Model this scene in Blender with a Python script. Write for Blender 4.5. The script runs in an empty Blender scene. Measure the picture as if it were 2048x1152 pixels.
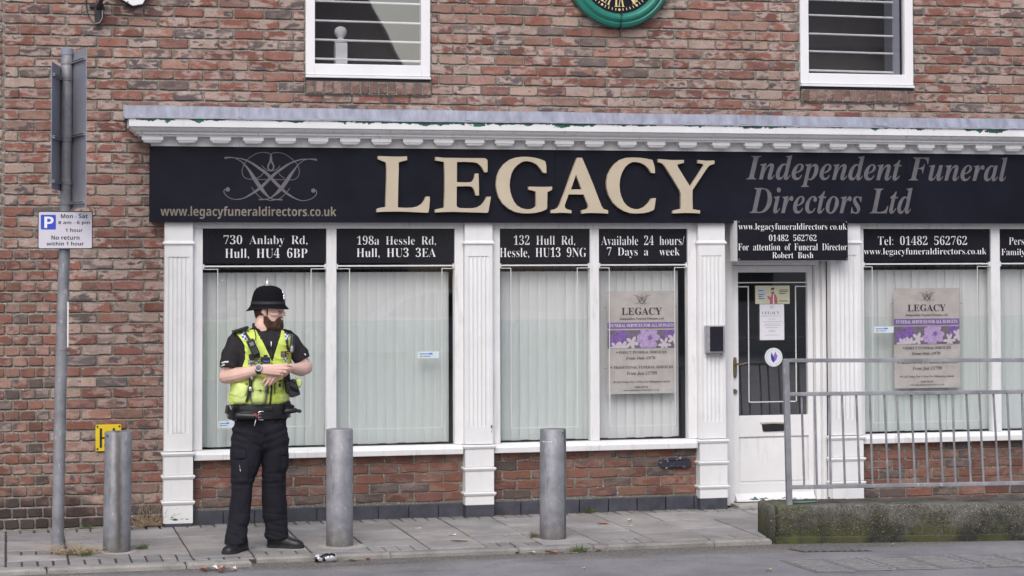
import bpy, bmesh, math, random
import numpy as np
from mathutils import Vector, Matrix, noise, geometry

S = 1.0724            # survey units -> metres (paving slabs come out at 400 mm)
sc = bpy.context.scene
COL = sc.collection

# ------------------------------------------------------------------ camera
F_PX, YAW, PITCH, ROLL, CY = 4189.58, 0.2364346, 0.0382401, -0.0028131, 357.975
_fw = Vector((math.sin(YAW), math.cos(YAW), 0)); _rt = Vector((math.cos(YAW), -math.sin(YAW), 0)); _up = Vector((0, 0, 1))
_f2 = _fw * math.cos(PITCH) + _up * math.sin(PITCH); _u2 = _up * math.cos(PITCH) - _fw * math.sin(PITCH)
_r3 = _rt * math.cos(ROLL) + _u2 * math.sin(ROLL); _u3 = _u2 * math.cos(ROLL) - _rt * math.sin(ROLL)
cam = bpy.data.cameras.new('camera'); co = bpy.data.objects.new('camera', cam); COL.objects.link(co)
M = Matrix.Identity(4)
for i in range(3):
    M[i][0], M[i][1], M[i][2] = _r3[i], _u3[i], -_f2[i]
M.translation = Vector((0, -15.2, 1.893)) * S
co.matrix_world = M
cam.sensor_width = 36; cam.lens = F_PX * 36 / 2048; cam.shift_y = -(576 - CY) / 2048
cam.clip_start = .1; cam.clip_end = 2000
sc.camera = co

# ------------------------------------------------------------------ world, sun, exposure (overcast)
SUN_EL, SUN_AZ = math.radians(46), math.radians(203)      # sun behind the photographer, to the left
w = bpy.data.worlds.new('World'); sc.world = w; w.use_nodes = True
nt = w.node_tree; bg = nt.nodes['Background']
sky = nt.nodes.new('ShaderNodeTexSky'); sky.sky_type = 'NISHITA'; sky.sun_disc = False
sky.sun_elevation = SUN_EL; sky.sun_rotation = SUN_AZ; sky.air_density = 1.0; sky.dust_density = 4.0; sky.ozone_density = 1.0
hs = nt.nodes.new('ShaderNodeHueSaturation'); hs.inputs['Saturation'].default_value = .75
nt.links.new(sky.outputs[0], hs.inputs['Color']); nt.links.new(hs.outputs[0], bg.inputs[0])
bg.inputs[1].default_value = .15
sl = bpy.data.lights.new('sun', 'SUN'); sl.energy = .75; sl.angle = math.radians(35); sl.color = (.97, .985, 1)
so = bpy.data.objects.new('sun', sl); COL.objects.link(so)
_sd = Vector((math.sin(SUN_AZ) * math.cos(SUN_EL), math.cos(SUN_AZ) * math.cos(SUN_EL), math.sin(SUN_EL)))
so.rotation_euler = _sd.to_track_quat('Z', 'Y').to_euler()
sc.view_settings.view_transform = 'Standard'; sc.view_settings.look = 'None'; sc.view_settings.gamma = 1
sc.view_settings.exposure = 0.27

# ------------------------------------------------------------------ helpers
R = random.Random(7)
def lin(r, g, b):
    f = lambda v: (v / 255 / 12.92) if v / 255 <= .04045 else ((v / 255 + .055) / 1.055) ** 2.4
    return (f(r), f(g), f(b), 1)

def newmat(name):
    m = bpy.data.materials.new(name); m.use_nodes = True
    n = m.node_tree.nodes; l = m.node_tree.links
    return m, n, l, n['Principled BSDF']

def coords(n, l, scale=(1, 1, 1)):
    tc = n.new('ShaderNodeTexCoord'); mp = n.new('ShaderNodeMapping'); mp.inputs['Scale'].default_value = scale
    l.new(tc.outputs['Object'], mp.inputs[0]); return mp.outputs[0]

def nz(n, l, vec, scale, detail=4, rough=.6):
    t = n.new('ShaderNodeTexNoise'); t.inputs['Scale'].default_value = scale; t.inputs['Detail'].default_value = detail
    t.inputs['Roughness'].default_value = rough; l.new(vec, t.inputs['Vector']); return t.outputs[0]

def ramp(n, l, fac, a, b, ca=(0, 0, 0, 1), cb=(1, 1, 1, 1)):
    r = n.new('ShaderNodeValToRGB'); e = r.color_ramp.elements
    e[0].position, e[0].color, e[1].position, e[1].color = a, ca, b, cb
    l.new(fac, r.inputs[0]); return r.outputs[0]

def mix(n, l, fac, a, b, mode='MIX'):
    x = n.new('ShaderNodeMix'); x.data_type = 'RGBA'; x.blend_type = mode
    for i, v in ((0, fac), (6, a), (7, b)):
        if hasattr(v, 'links'): l.new(v, x.inputs[i])
        else: x.inputs[i].default_value = v
    return x.outputs[2]

def math_(n, l, op, a, b=0.0, clamp=False):
    x = n.new('ShaderNodeMath'); x.operation = op; x.use_clamp = clamp
    for i, v in ((0, a), (1, b)):
        if hasattr(v, 'links'): l.new(v, x.inputs[i])
        else: x.inputs[i].default_value = v
    return x.outputs[0]

def bump(n, l, p, h, strength, dist=.01):
    b = n.new('ShaderNodeBump'); b.inputs['Strength'].default_value = strength; b.inputs['Distance'].default_value = dist
    l.new(h, b.inputs['Height']); l.new(b.outputs[0], p.inputs['Normal'])

def basic(name, col, rough=.6, var=.15, scale=12, metal=0.0, bmp=0.0, bscale=80, aniso=(1, 1, 1), spec=.5):
    m, n, l, p = newmat(name)
    v = coords(n, l, aniso)
    f = nz(n, l, v, scale)
    lo = tuple(c * (1 - var) for c in col[:3]) + (1,); hi = tuple(min(1, c * (1 + var)) for c in col[:3]) + (1,)
    l.new(mix(n, l, ramp(n, l, f, .3, .7), lo, hi), p.inputs['Base Color'])
    p.inputs['Roughness'].default_value = rough; p.inputs['Metallic'].default_value = metal
    p.inputs['Specular IOR Level'].default_value = spec
    if bmp: bump(n, l, p, nz(n, l, coords(n, l), bscale, 3), bmp, .004)
    return m

class Thing:
    """an Empty at the thing's base that parents its parts"""
    def __init__(s, name, label, cat, base, group=None):
        s.o = bpy.data.objects.new(name, None); s.o.empty_display_size = .1; COL.objects.link(s.o)
        s.L = Vector(base); s.o.location = s.L * S
        s.o['label'] = label; s.o['category'] = cat
        if group: s.o['group'] = group

def base_of(parent):
    if parent is None: return Vector((0, 0, 0))
    return parent.L if isinstance(parent, Thing) else Vector(parent.get('_L', (0, 0, 0)))

def link(name, me, mats, parent=None, bev=0, smooth=False, base=None, angle=35):
    """me holds survey coordinates; local origin = base of its thing"""
    L = Vector(base) if base is not None else base_of(parent)
    me.transform(Matrix.Diagonal((S, S, S, 1)) @ Matrix.Translation(-L))
    if not isinstance(mats, (list, tuple)): mats = [mats]
    for m in mats: me.materials.append(m)
    o = bpy.data.objects.new(name, me); COL.objects.link(o)
    if parent is not None: o.parent = parent.o if isinstance(parent, Thing) else parent
    if parent is None: o.location = L * S
    o['_L'] = tuple(L)
    if smooth:
        me.polygons.foreach_set('use_smooth', [True] * len(me.polygons))
        try: me.set_sharp_from_angle(angle=math.radians(angle))
        except Exception: pass
    if bev:
        b = o.modifiers.new('bevel', 'BEVEL'); b.width = bev * S; b.segments = 2; b.limit_method = 'ANGLE'; b.angle_limit = math.radians(40)
    return o

def obj(name, bm, mats, parent=None, **k):
    me = bpy.data.meshes.new(name)
    bmesh.ops.recalc_face_normals(bm, faces=bm.faces[:])
    bm.to_mesh(me); bm.free()
    return link(name, me, mats, parent, **k)

def tag(o, label, cat, group=None):
    o['label'] = label; o['category'] = cat
    if group: o['group'] = group
    return o
def struct(o, kind='structure'):
    o['kind'] = kind; return o

def box(bm, x0, x1, y0, y1, z0, z1, mi=0):
    v = [bm.verts.new(p) for p in ((x0,y0,z0),(x1,y0,z0),(x1,y1,z0),(x0,y1,z0),(x0,y0,z1),(x1,y0,z1),(x1,y1,z1),(x0,y1,z1))]
    for q in ((0,3,2,1),(4,5,6,7),(0,1,5,4),(1,2,6,5),(2,3,7,6),(3,0,4,7)):
        f = bm.faces.new([v[i] for i in q]); f.material_index = mi
    return v
def sheet(bm, x0, x1, y, z0, z1):
    bm.faces.new([bm.verts.new(p_) for p_ in ((x0, y, z0), (x1, y, z0), (x1, y, z1), (x0, y, z1))])
def B(*a, **k):
    bm = bmesh.new(); box(bm, *a, **k); return bm

def prism_xz(bm, pts, y0, y1, holes=(), mi=0):
    """extrude an outline in the facade plane from y0 (front) to y1 (back)"""
    loops = [pts] + list(holes)
    tri = geometry.tessellate_polygon([[Vector((p[0], p[1], 0)) for p in lp] for lp in loops])
    flat = [p for lp in loops for p in lp]
    a = [bm.verts.new((p[0], y0, p[1])) for p in flat]; b = [bm.verts.new((p[0], y1, p[1])) for p in flat]
    for t in tri:
        for vs in (a, b):
            try: bm.faces.new([vs[i] for i in t]).material_index = mi
            except ValueError: pass
    k = 0
    for lp in loops:
        m = len(lp)
        for i in range(m):
            j = (i + 1) % m
            bm.faces.new((a[k+i], a[k+j], b[k+j], b[k+i])).material_index = mi
        k += m

def prism_path(bm, prof, mi=0, caps=True):
    """prof: list of stations, each an equal-length list of points; skins them (closed section)"""
    vs = [[bm.verts.new(p) for p in st] for st in prof]
    m = len(prof[0])
    for a, b in zip(vs[:-1], vs[1:]):
        for i in range(m):
            bm.faces.new((a[i], a[(i+1) % m], b[(i+1) % m], b[i])).material_index = mi
    if caps:
        for st in (vs[0], vs[-1]):
            try: bm.faces.new(st).material_index = mi
            except ValueError: pass
    return vs

def tube(bm, path, rad, n=10, mi=0):
    path = [Vector(p) for p in path]
    rads = rad if isinstance(rad, (list, tuple)) else [rad] * len(path)
    st = []; ref = None
    for i, p in enumerate(path):
        d = (path[min(i+1, len(path)-1)] - path[max(i-1, 0)]).normalized()
        if ref is None: ref = d.orthogonal().normalized()
        u = (ref - d * ref.dot(d)).normalized(); ref = u; v = d.cross(u)
        st.append([p + (u * math.cos(t) + v * math.sin(t)) * rads[i] for t in (2 * math.pi * k / n for k in range(n))])
    return prism_path(bm, st, mi)

def lathe(bm, prof, c=(0, 0, 0), n=24, axis='z', mi=0):
    st = []
    for r, h in prof:
        ring = []
        for k in range(n):
            t = 2 * math.pi * k / n; a, b = r * math.cos(t), r * math.sin(t)
            p = (a, b, h) if axis == 'z' else ((a, h, b) if axis == 'y' else (h, a, b))
            ring.append((c[0] + p[0], c[1] + p[1], c[2] + p[2]))
        st.append(ring)
    return prism_path(bm, st, mi)

def ribbon(bm, pts, y, scale=1, mi=0):
    """flat brush stroke (x, z, width) smoothed with Catmull-Rom, lying in a vertical plane"""
    P = [Vector(p) for p in pts]; out = []
    for i in range(len(P) - 1):
        p0, p1, p2, p3 = P[max(i-1, 0)], P[i], P[i+1], P[min(i+2, len(P)-1)]
        for k in range(4):
            t = k / 4
            out.append(.5 * ((2*p1) + (p2-p0)*t + (2*p0-5*p1+4*p2-p3)*t*t + (3*p1-p0-3*p2+p3)*t*t*t))
    out.append(P[-1])
    prev = None
    for i, p in enumerate(out):
        d = out[min(i+1, len(out)-1)] - out[max(i-1, 0)]; d = Vector((d.x, d.y)).normalized()
        nn = Vector((-d.y, d.x)) * p.z * .5 * scale
        a = bm.verts.new((p.x + nn.x, y, p.y + nn.y)); b = bm.verts.new((p.x - nn.x, y, p.y - nn.y))
        if prev: bm.faces.new((prev[0], a, b, prev[1])).material_index = mi
        prev = (a, b)

def disc(bm, x, z, r, y, n=20, mi=0):
    bm.faces.new([bm.verts.new((x + r*math.cos(2*math.pi*k/n), y, z + r*math.sin(2*math.pi*k/n))) for k in range(n)]).material_index = mi

def capsule(bm, a, b, ra, rb, n=12, flat=1.0, up=None):
    """tapered limb segment with rounded ends; flat squashes it along `up`"""
    a, b = Vector(a), Vector(b); d = (b - a)
    if d.length < 1e-6: d = Vector((0, 0, 1e-5))
    dn = d.normalized()
    u = Vector(up) if up is not None else dn.orthogonal()
    u = (u - dn * u.dot(dn)).normalized(); v = dn.cross(u)
    st = []
    for c, r, s0, s1 in ((a, ra, -1, 0), (b, rb, 0, 1)):
        ks = [-.98, -.8, -.5, 0] if s0 < 0 else [0, .5, .8, .98]
        for k in ks:
            rr = r * math.sqrt(max(0, 1 - k * k))
            st.append([c + dn * k * r + u * math.cos(t) * rr * flat + v * math.sin(t) * rr for t in (2*math.pi*i/n for i in range(n))])
    prism_path(bm, st)

# ---------------------------------------------------------------- writing: queued, then turned to meshes in one go
STY = {'serif': (0x1d400, 0x1d41a, 0x1d7ce), 'ital': (0x1d468, 0x1d482, 0x1d7ce), 'sans': (0x1d5d4, 0x1d5ee, 0x1d7ec)}
QUEUE = []
def styled(t, sty):
    u, lo, d = STY[sty]; o = ''
    for c in t:
        if 'A' <= c <= 'Z': o += chr(u + ord(c) - 65)
        elif 'a' <= c <= 'z': o += chr(lo + ord(c) - 97)
        elif '0' <= c <= '9': o += chr(d + ord(c) - 48)
        else: o += c
    return o
def write(text, sty, bbox, y, mat, parent, name='lettering', depth=.0006, thin=0.0, xdir=(1, 0, 0)):
    c = bpy.data.curves.new('lettering', 'FONT'); c.body = styled(text, sty); c.resolution_u = 3; c.offset = -thin
    o = bpy.data.objects.new('lettering', c); COL.objects.link(o)
    QUEUE.append((o, bbox, y, mat, parent, name, depth))
def flush_writing():
    bpy.context.view_layer.update(); dg = bpy.context.evaluated_depsgraph_get()
    groups = {}
    for o, bb, y, mat, parent, name, depth in QUEUE:
        me = bpy.data.meshes.new_from_object(o.evaluated_get(dg))
        k = len(me.vertices); a = np.empty(k * 3, np.float32); me.vertices.foreach_get('co', a); a = a.reshape(-1, 3)
        mn, mx = a[:, :2].min(0), a[:, :2].max(0)
        q = np.empty_like(a); sx = (bb[2]-bb[0])/(mx[0]-mn[0]); sz = (bb[3]-bb[1])/(mx[1]-mn[1])
        q[:, 0] = bb[0] + (a[:, 0]-mn[0])*sx; q[:, 2] = bb[1] + (a[:, 1]-mn[1])*sz; q[:, 1] = y
        faces = [tuple(p.vertices) for p in me.polygons]
        groups.setdefault((id(parent), name, mat.name), [parent, name, mat, []])[3].append((q, faces))
        bpy.data.meshes.remove(me)
    for o, *_ in QUEUE: bpy.data.objects.remove(o)
    for parent, name, mat, lst in groups.values():
        vs, fs, off = [], [], 0
        for q, faces in lst:
            vs.append(q); fs += [tuple(i + off for i in f) for f in faces]; off += len(q)
        m2 = bpy.data.meshes.new(name); m2.from_pydata(np.concatenate(vs).tolist(), [], fs)
        link(name, m2, mat, parent)

# ------------------------------------------------------------------ measured outlines
LETTERS=[
 ([(2.62, 2.646), (2.727, 2.643), (2.784, 2.643), (2.835, 2.646), (2.836, 2.618), (2.797, 2.608), (2.773, 2.601), (2.774, 2.55), (2.77, 2.435), (2.767, 2.272), (2.822, 2.269), (2.875, 2.271), (2.918, 2.281), (2.949, 2.303), (2.966, 2.328), (2.976, 2.352), (3.003, 2.352), (3.005, 2.329), (3.0, 2.273), (2.995, 2.241), (2.99, 2.234), (2.94, 2.236), (2.857, 2.24), (2.775, 2.242), (2.675, 2.241), (2.611, 2.237), (2.612, 2.261), (2.64, 2.27), (2.676, 2.275), (2.678, 2.349), (2.683, 2.477), (2.684, 2.549), (2.679, 2.6), (2.649, 2.611), (2.62, 2.624)], []),
 ([(3.047, 2.643), (3.102, 2.638), (3.234, 2.637), (3.411, 2.637), (3.428, 2.633), (3.438, 2.622), (3.439, 2.585), (3.438, 2.535), (3.415, 2.532), (3.402, 2.559), (3.384, 2.583), (3.362, 2.6), (3.335, 2.606), (3.278, 2.609), (3.208, 2.607), (3.207, 2.459), (3.26, 2.458), (3.295, 2.458), (3.317, 2.461), (3.331, 2.472), (3.34, 2.494), (3.345, 2.524), (3.37, 2.523), (3.373, 2.442), (3.374, 2.362), (3.349, 2.362), (3.342, 2.39), (3.331, 2.414), (3.317, 2.427), (3.295, 2.43), (3.26, 2.429), (3.206, 2.427), (3.205, 2.286), (3.211, 2.276), (3.229, 2.269), (3.277, 2.267), (3.33, 2.269), (3.366, 2.276), (3.392, 2.293), (3.414, 2.317), (3.434, 2.353), (3.464, 2.354), (3.456, 2.309), (3.447, 2.257), (3.443, 2.24), (3.434, 2.234), (3.366, 2.236), (3.189, 2.241), (3.102, 2.239), (3.045, 2.236), (3.046, 2.258), (3.075, 2.264), (3.111, 2.271), (3.116, 2.393), (3.116, 2.522), (3.112, 2.605), (3.08, 2.613), (3.046, 2.617)], []),
 ([(3.751, 2.429), (3.804, 2.428), (3.867, 2.428), (3.93, 2.43), (3.93, 2.406), (3.894, 2.389), (3.893, 2.332), (3.891, 2.269), (3.884, 2.26), (3.848, 2.245), (3.804, 2.235), (3.745, 2.23), (3.696, 2.232), (3.647, 2.241), (3.598, 2.264), (3.554, 2.3), (3.523, 2.348), (3.508, 2.4), (3.503, 2.439), (3.51, 2.504), (3.53, 2.551), (3.564, 2.595), (3.608, 2.628), (3.653, 2.643), (3.698, 2.65), (3.742, 2.65), (3.796, 2.644), (3.845, 2.632), (3.872, 2.621), (3.88, 2.613), (3.886, 2.584), (3.887, 2.53), (3.861, 2.533), (3.841, 2.562), (3.814, 2.592), (3.782, 2.61), (3.747, 2.617), (3.724, 2.617), (3.698, 2.61), (3.666, 2.589), (3.639, 2.561), (3.619, 2.522), (3.609, 2.478), (3.606, 2.439), (3.61, 2.396), (3.621, 2.357), (3.639, 2.318), (3.661, 2.29), (3.692, 2.271), (3.732, 2.261), (3.768, 2.263), (3.795, 2.273), (3.806, 2.286), (3.807, 2.332), (3.805, 2.392), (3.782, 2.399), (3.75, 2.406)], []),
 ([(4.124, 2.646), (4.161, 2.647), (4.192, 2.578), (4.242, 2.46), (4.3, 2.312), (4.311, 2.286), (4.325, 2.266), (4.361, 2.255), (4.36, 2.231), (4.309, 2.234), (4.236, 2.236), (4.191, 2.234), (4.157, 2.23), (4.155, 2.254), (4.182, 2.26), (4.202, 2.268), (4.209, 2.281), (4.205, 2.298), (4.173, 2.373), (4.114, 2.373), (4.056, 2.373), (4.026, 2.293), (4.028, 2.274), (4.042, 2.263), (4.078, 2.254), (4.077, 2.233), (4.037, 2.235), (4.001, 2.237), (3.961, 2.235), (3.921, 2.233), (3.921, 2.256), (3.956, 2.263), (3.974, 2.274), (3.988, 2.295), (4.029, 2.398), (4.084, 2.547)], [(4.114, 2.521), (4.158, 2.411), (4.074, 2.41)]),
 ([(4.709, 2.635), (4.718, 2.613), (4.727, 2.578), (4.73, 2.536), (4.699, 2.537), (4.681, 2.568), (4.653, 2.595), (4.617, 2.612), (4.575, 2.619), (4.548, 2.616), (4.52, 2.602), (4.493, 2.576), (4.47, 2.536), (4.456, 2.492), (4.451, 2.444), (4.454, 2.4), (4.464, 2.361), (4.482, 2.321), (4.505, 2.293), (4.537, 2.273), (4.573, 2.264), (4.61, 2.267), (4.647, 2.282), (4.679, 2.313), (4.702, 2.346), (4.735, 2.348), (4.73, 2.313), (4.723, 2.269), (4.716, 2.258), (4.679, 2.243), (4.638, 2.235), (4.587, 2.232), (4.537, 2.234), (4.486, 2.249), (4.441, 2.275), (4.4, 2.312), (4.368, 2.365), (4.353, 2.417), (4.35, 2.461), (4.36, 2.518), (4.383, 2.562), (4.415, 2.602), (4.456, 2.633), (4.502, 2.649), (4.548, 2.652), (4.612, 2.651), (4.667, 2.644)], []),
 ([(4.755, 2.642), (4.805, 2.639), (4.87, 2.635), (4.958, 2.637), (4.958, 2.615), (4.93, 2.608), (4.905, 2.601), (4.911, 2.583), (4.953, 2.517), (5.007, 2.436), (5.055, 2.505), (5.102, 2.576), (5.114, 2.596), (5.111, 2.605), (5.097, 2.61), (5.069, 2.613), (5.07, 2.638), (5.13, 2.633), (5.201, 2.635), (5.201, 2.609), (5.172, 2.601), (5.156, 2.592), (5.139, 2.572), (5.092, 2.505), (5.031, 2.418), (5.025, 2.407), (5.024, 2.336), (5.026, 2.266), (5.053, 2.261), (5.084, 2.257), (5.083, 2.233), (5.03, 2.236), (4.974, 2.237), (4.919, 2.235), (4.868, 2.233), (4.869, 2.254), (4.9, 2.261), (4.933, 2.269), (4.933, 2.336), (4.933, 2.38), (4.924, 2.407), (4.869, 2.495), (4.814, 2.578), (4.796, 2.602), (4.778, 2.613), (4.755, 2.618)], []),
]
EMBLEM=[
 [(1.512, 2.623, 0.0139), (1.543, 2.628, 0.0104), (1.578, 2.626, 0.0063), (1.609, 2.613, 0.0056), (1.636, 2.596, 0.0063), (1.663, 2.569, 0.0104), (1.69, 2.535, 0.0167), (1.721, 2.485, 0.0261), (1.752, 2.438, 0.0278), (1.775, 2.407, 0.0261), (1.802, 2.373, 0.0191), (1.829, 2.346, 0.0104), (1.86, 2.33, 0.0077), (1.895, 2.327, 0.0084), (1.928, 2.326, 0.0104)],
 [(1.589, 2.626, 0.0049), (1.628, 2.621, 0.007), (1.674, 2.606, 0.0104), (1.72, 2.581, 0.0146), (1.763, 2.551, 0.0174), (1.802, 2.524, 0.0191), (1.844, 2.485, 0.0216), (1.879, 2.447, 0.0216), (1.914, 2.414, 0.0209), (1.949, 2.381, 0.0174), (1.988, 2.354, 0.0125), (2.027, 2.333, 0.0084), (2.07, 2.32, 0.0063), (2.109, 2.324, 0.0049), (2.148, 2.339, 0.0049), (2.172, 2.363, 0.0056), (2.176, 2.386, 0.0063), (2.168, 2.4, 0.007)],
 [(2.179, 2.616, 0.0146), (2.152, 2.62, 0.0104), (2.117, 2.621, 0.0063), (2.085, 2.613, 0.0056), (2.046, 2.584, 0.0063), (2.019, 2.549, 0.0118), (1.988, 2.506, 0.0209), (1.957, 2.459, 0.0271), (1.926, 2.416, 0.0271), (1.895, 2.381, 0.0209), (1.864, 2.354, 0.0118), (1.833, 2.336, 0.007), (1.802, 2.328, 0.0077), (1.758, 2.327, 0.0104)],
 [(2.101, 2.622, 0.0049), (2.062, 2.617, 0.0077), (2.015, 2.603, 0.0111), (1.972, 2.583, 0.0139), (1.926, 2.552, 0.0167), (1.887, 2.524, 0.0181), (1.844, 2.485, 0.0209), (1.802, 2.442, 0.0202), (1.771, 2.413, 0.0195), (1.729, 2.382, 0.0157), (1.69, 2.357, 0.0118), (1.651, 2.337, 0.0084), (1.605, 2.327, 0.0056), (1.567, 2.331, 0.0049), (1.536, 2.345, 0.0049), (1.515, 2.366, 0.0056), (1.507, 2.385, 0.0063), (1.517, 2.4, 0.007)],
 [(1.844, 2.654, 0.0056), (1.821, 2.663, 0.0049), (1.79, 2.667, 0.0045), (1.751, 2.661, 0.0045), (1.713, 2.643, 0.0045), (1.678, 2.616, 0.0045), (1.655, 2.585, 0.0045), (1.64, 2.546, 0.0045), (1.638, 2.519, 0.0045), (1.651, 2.49, 0.0045), (1.674, 2.476, 0.0045), (1.709, 2.472, 0.0045), (1.752, 2.471, 0.0045), (1.821, 2.471, 0.0045)],
 [(1.844, 2.654, 0.0056), (1.863, 2.664, 0.0049), (1.894, 2.666, 0.0045), (1.937, 2.659, 0.0045), (1.98, 2.634, 0.0045), (2.019, 2.601, 0.0045), (2.042, 2.568, 0.0045), (2.051, 2.529, 0.0045), (2.043, 2.498, 0.0045), (2.023, 2.477, 0.0045), (1.996, 2.47, 0.0045), (1.937, 2.47, 0.0045), (1.868, 2.471, 0.0045)],
 [(1.845, 2.652, 0.0104), (1.845, 2.625, 0.0174), (1.844, 2.601, 0.0209)],
 [(1.84, 2.603, 0.0122), (1.825, 2.57, 0.0104), (1.827, 2.547, 0.0097), (1.844, 2.536, 0.0077)],
 [(1.848, 2.604, 0.0122), (1.864, 2.571, 0.0104), (1.861, 2.547, 0.0097), (1.844, 2.536, 0.0077)],
 [(1.778, 2.574, 0.0049), (1.798, 2.553, 0.0049), (1.817, 2.537, 0.0049), (1.844, 2.533, 0.0042), (1.871, 2.538, 0.0049), (1.895, 2.553, 0.0049), (1.911, 2.573, 0.0049)],
 [(1.792, 2.52, 0.0042), (1.771, 2.496, 0.0049), (1.751, 2.484, 0.0056), (1.74, 2.479, 0.0063)],
 [(1.901, 2.517, 0.0042), (1.922, 2.495, 0.0049), (1.945, 2.48, 0.0056)],
 [(1.705, 2.415, 0.0049), (1.736, 2.376, 0.0049), (1.763, 2.346, 0.0049), (1.787, 2.332, 0.0049)],
 [(1.982, 2.41, 0.0049), (1.953, 2.373, 0.0049), (1.922, 2.344, 0.0049), (1.903, 2.333, 0.0049)],
 [(1.802, 2.329, 0.0049), (1.829, 2.323, 0.0056), (1.848, 2.321, 0.0056), (1.872, 2.324, 0.0049)],
]
EMBLEM_DOTS=[(1.535, 2.398, 0.0157), (2.152, 2.393, 0.0157)]
TEXTS=[
 ('fascia','www.legacyfuneraldirectors.co.uk','sans',(1.0590,2.1870,2.3210,2.2770),-0.124),
 ('fascia','Independent Funeral','ital',(5.4685,2.4400,7.6405,2.6825),-0.124),
 ('fascia','Directors Ltd','ital',(5.4935,2.2350,6.8340,2.4385),-0.124),
 ('p0','730 Anlaby Rd,','serif',(1.5180,1.9885,2.1250,2.0720),-0.012),
 ('p0','Hull, HU4 6BP','serif',(1.5280,1.8970,2.1250,1.9775),-0.012),
 ('p1','198a Hessle Rd,','serif',(2.4900,1.9920,3.0790,2.0670),-0.012),
 ('p1','Hull, HU3 3EA','serif',(2.4870,1.9010,3.0790,1.9785),-0.012),
 ('p2','132 Hull Rd,','serif',(3.6715,1.9885,4.1450,2.0710),-0.012),
 ('p2','Hessle, HU13 9NG','serif',(3.5640,1.8975,4.2320,1.9805),-0.012),
 ('p3','Available 24 hours/','serif',(4.3490,1.9960,5.0070,2.0690),-0.012),
 ('p3','7 Days a  week','serif',(4.3940,1.8995,4.9685,1.9805),-0.012),
 ('p4','Tel: 01482 562762','serif',(6.5865,1.9945,7.3390,2.0650),-0.012),
 ('p4','www.legacyfuneraldirectors.co.uk','serif',(6.4690,1.9065,7.5045,1.9710),-0.012),
 ('p5','Pers','serif',(7.6995,1.9955,7.8295,2.0540),-0.012),
 ('p5','Family','serif',(7.6335,1.8985,7.8365,1.9640),-0.012),
 ('d','www.legacyfuneraldirectors co.uk','serif',(5.3730,2.0970,6.2480,2.1595),-0.204),
 ('d','01482 562762','serif',(5.6170,2.0250,6.0010,2.0730),-0.204),
 ('d','For attention of Funeral Director','serif',(5.3705,1.9535,6.2490,2.0065),-0.204),
 ('d','Robert Bush','serif',(5.6425,1.8935,5.9740,1.9400),-0.204),
 ('park','P','sans',(0.2360,2.1060,0.2960,2.1810),-1.1),
 ('park','Mon - Sat','sans',(0.3420,2.1705,0.5150,2.1975),-1.1),
 ('park','8 am - 6 pm','sans',(0.3260,2.1250,0.5300,2.1530),-1.1),
 ('park','1 hour','sans',(0.3720,2.0800,0.4830,2.1050),-1.1),
 ('park','No return','sans',(0.2820,2.0290,0.4630,2.0560),-1.1),
 ('park','within 1 hour','sans',(0.2510,1.9905,0.4910,2.0160),-1.1),
 ('po0','LEGACY','serif',(4.5180,1.4685,4.8365,1.5240),0.024),
 ('po0','Independent Funeral Directors Ltd','ital',(4.5010,1.4270,4.8500,1.4505),0.024),
 ('po0','FUNERAL SERVICES FOR ALL BUDGETS','serif',(4.4270,1.3770,4.9300,1.4015),0.024),
 ('po0','DIRECT FUNERAL SERVICES','serif',(4.4940,1.1765,4.8690,1.1960),0.024),
 ('po0','From Only £970','ital',(4.5490,1.1255,4.7820,1.1545),0.024),
 ('po0','TRADITIONAL FUNERAL SERVICES','serif',(4.4500,1.0635,4.9210,1.0835),0.024),
 ('po0','From Just £1799','ital',(4.5540,1.0125,4.7940,1.0415),0.024),
 ('po0','Call Today For A Free No Obligation Quote','serif',(4.4690,0.9525,4.8990,0.9715),0.024),
 ('po0','01482 562762','serif',(4.6190,0.9170,4.7230,0.9315),0.024),
 ('po0','www.legacyfuneraldirectors.co.uk','serif',(4.5280,0.8925,4.8110,0.9075),0.024),
 ('po1','LEGACY','serif',(6.8470,1.4755,7.1705,1.5295),0.024),
 ('po1','Independent Funeral Directors Ltd','ital',(6.8290,1.4330,7.1845,1.4575),0.024),
 ('po1','FUNERAL SERVICES FOR ALL BUDGETS','serif',(6.7495,1.3815,7.2670,1.4075),0.024),
 ('po1','DIRECT FUNERAL SERVICES','serif',(6.8200,1.1795,7.2080,1.2005),0.024),
 ('po1','From Only £970','ital',(6.8780,1.1290,7.1190,1.1590),0.024),
 ('po1','TRADITIONAL FUNERAL SERVICES','serif',(6.7780,1.0665,7.2600,1.0865),0.024),
 ('po1','From Just £1799','ital',(6.8830,1.0150,7.1310,1.0450),0.024),
 ('po1','Call Today For A Free No Obligation Quote','serif',(6.7975,0.9555,7.2350,0.9755),0.024),
 ('po1','01482 562762','serif',(6.9520,0.9190,7.0580,0.9340),0.024),
 ('po1','www.legacyfuneraldirectors.co.uk','serif',(6.8595,0.8935,7.1490,0.9095),0.024),
 ('no','LEGACY','serif',(5.6795,1.4610,5.8230,1.4835),0.09),
 ('no','Independent Funeral Directors Ltd','serif',(5.6720,1.4430,5.8300,1.4515),0.09),
]


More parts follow.
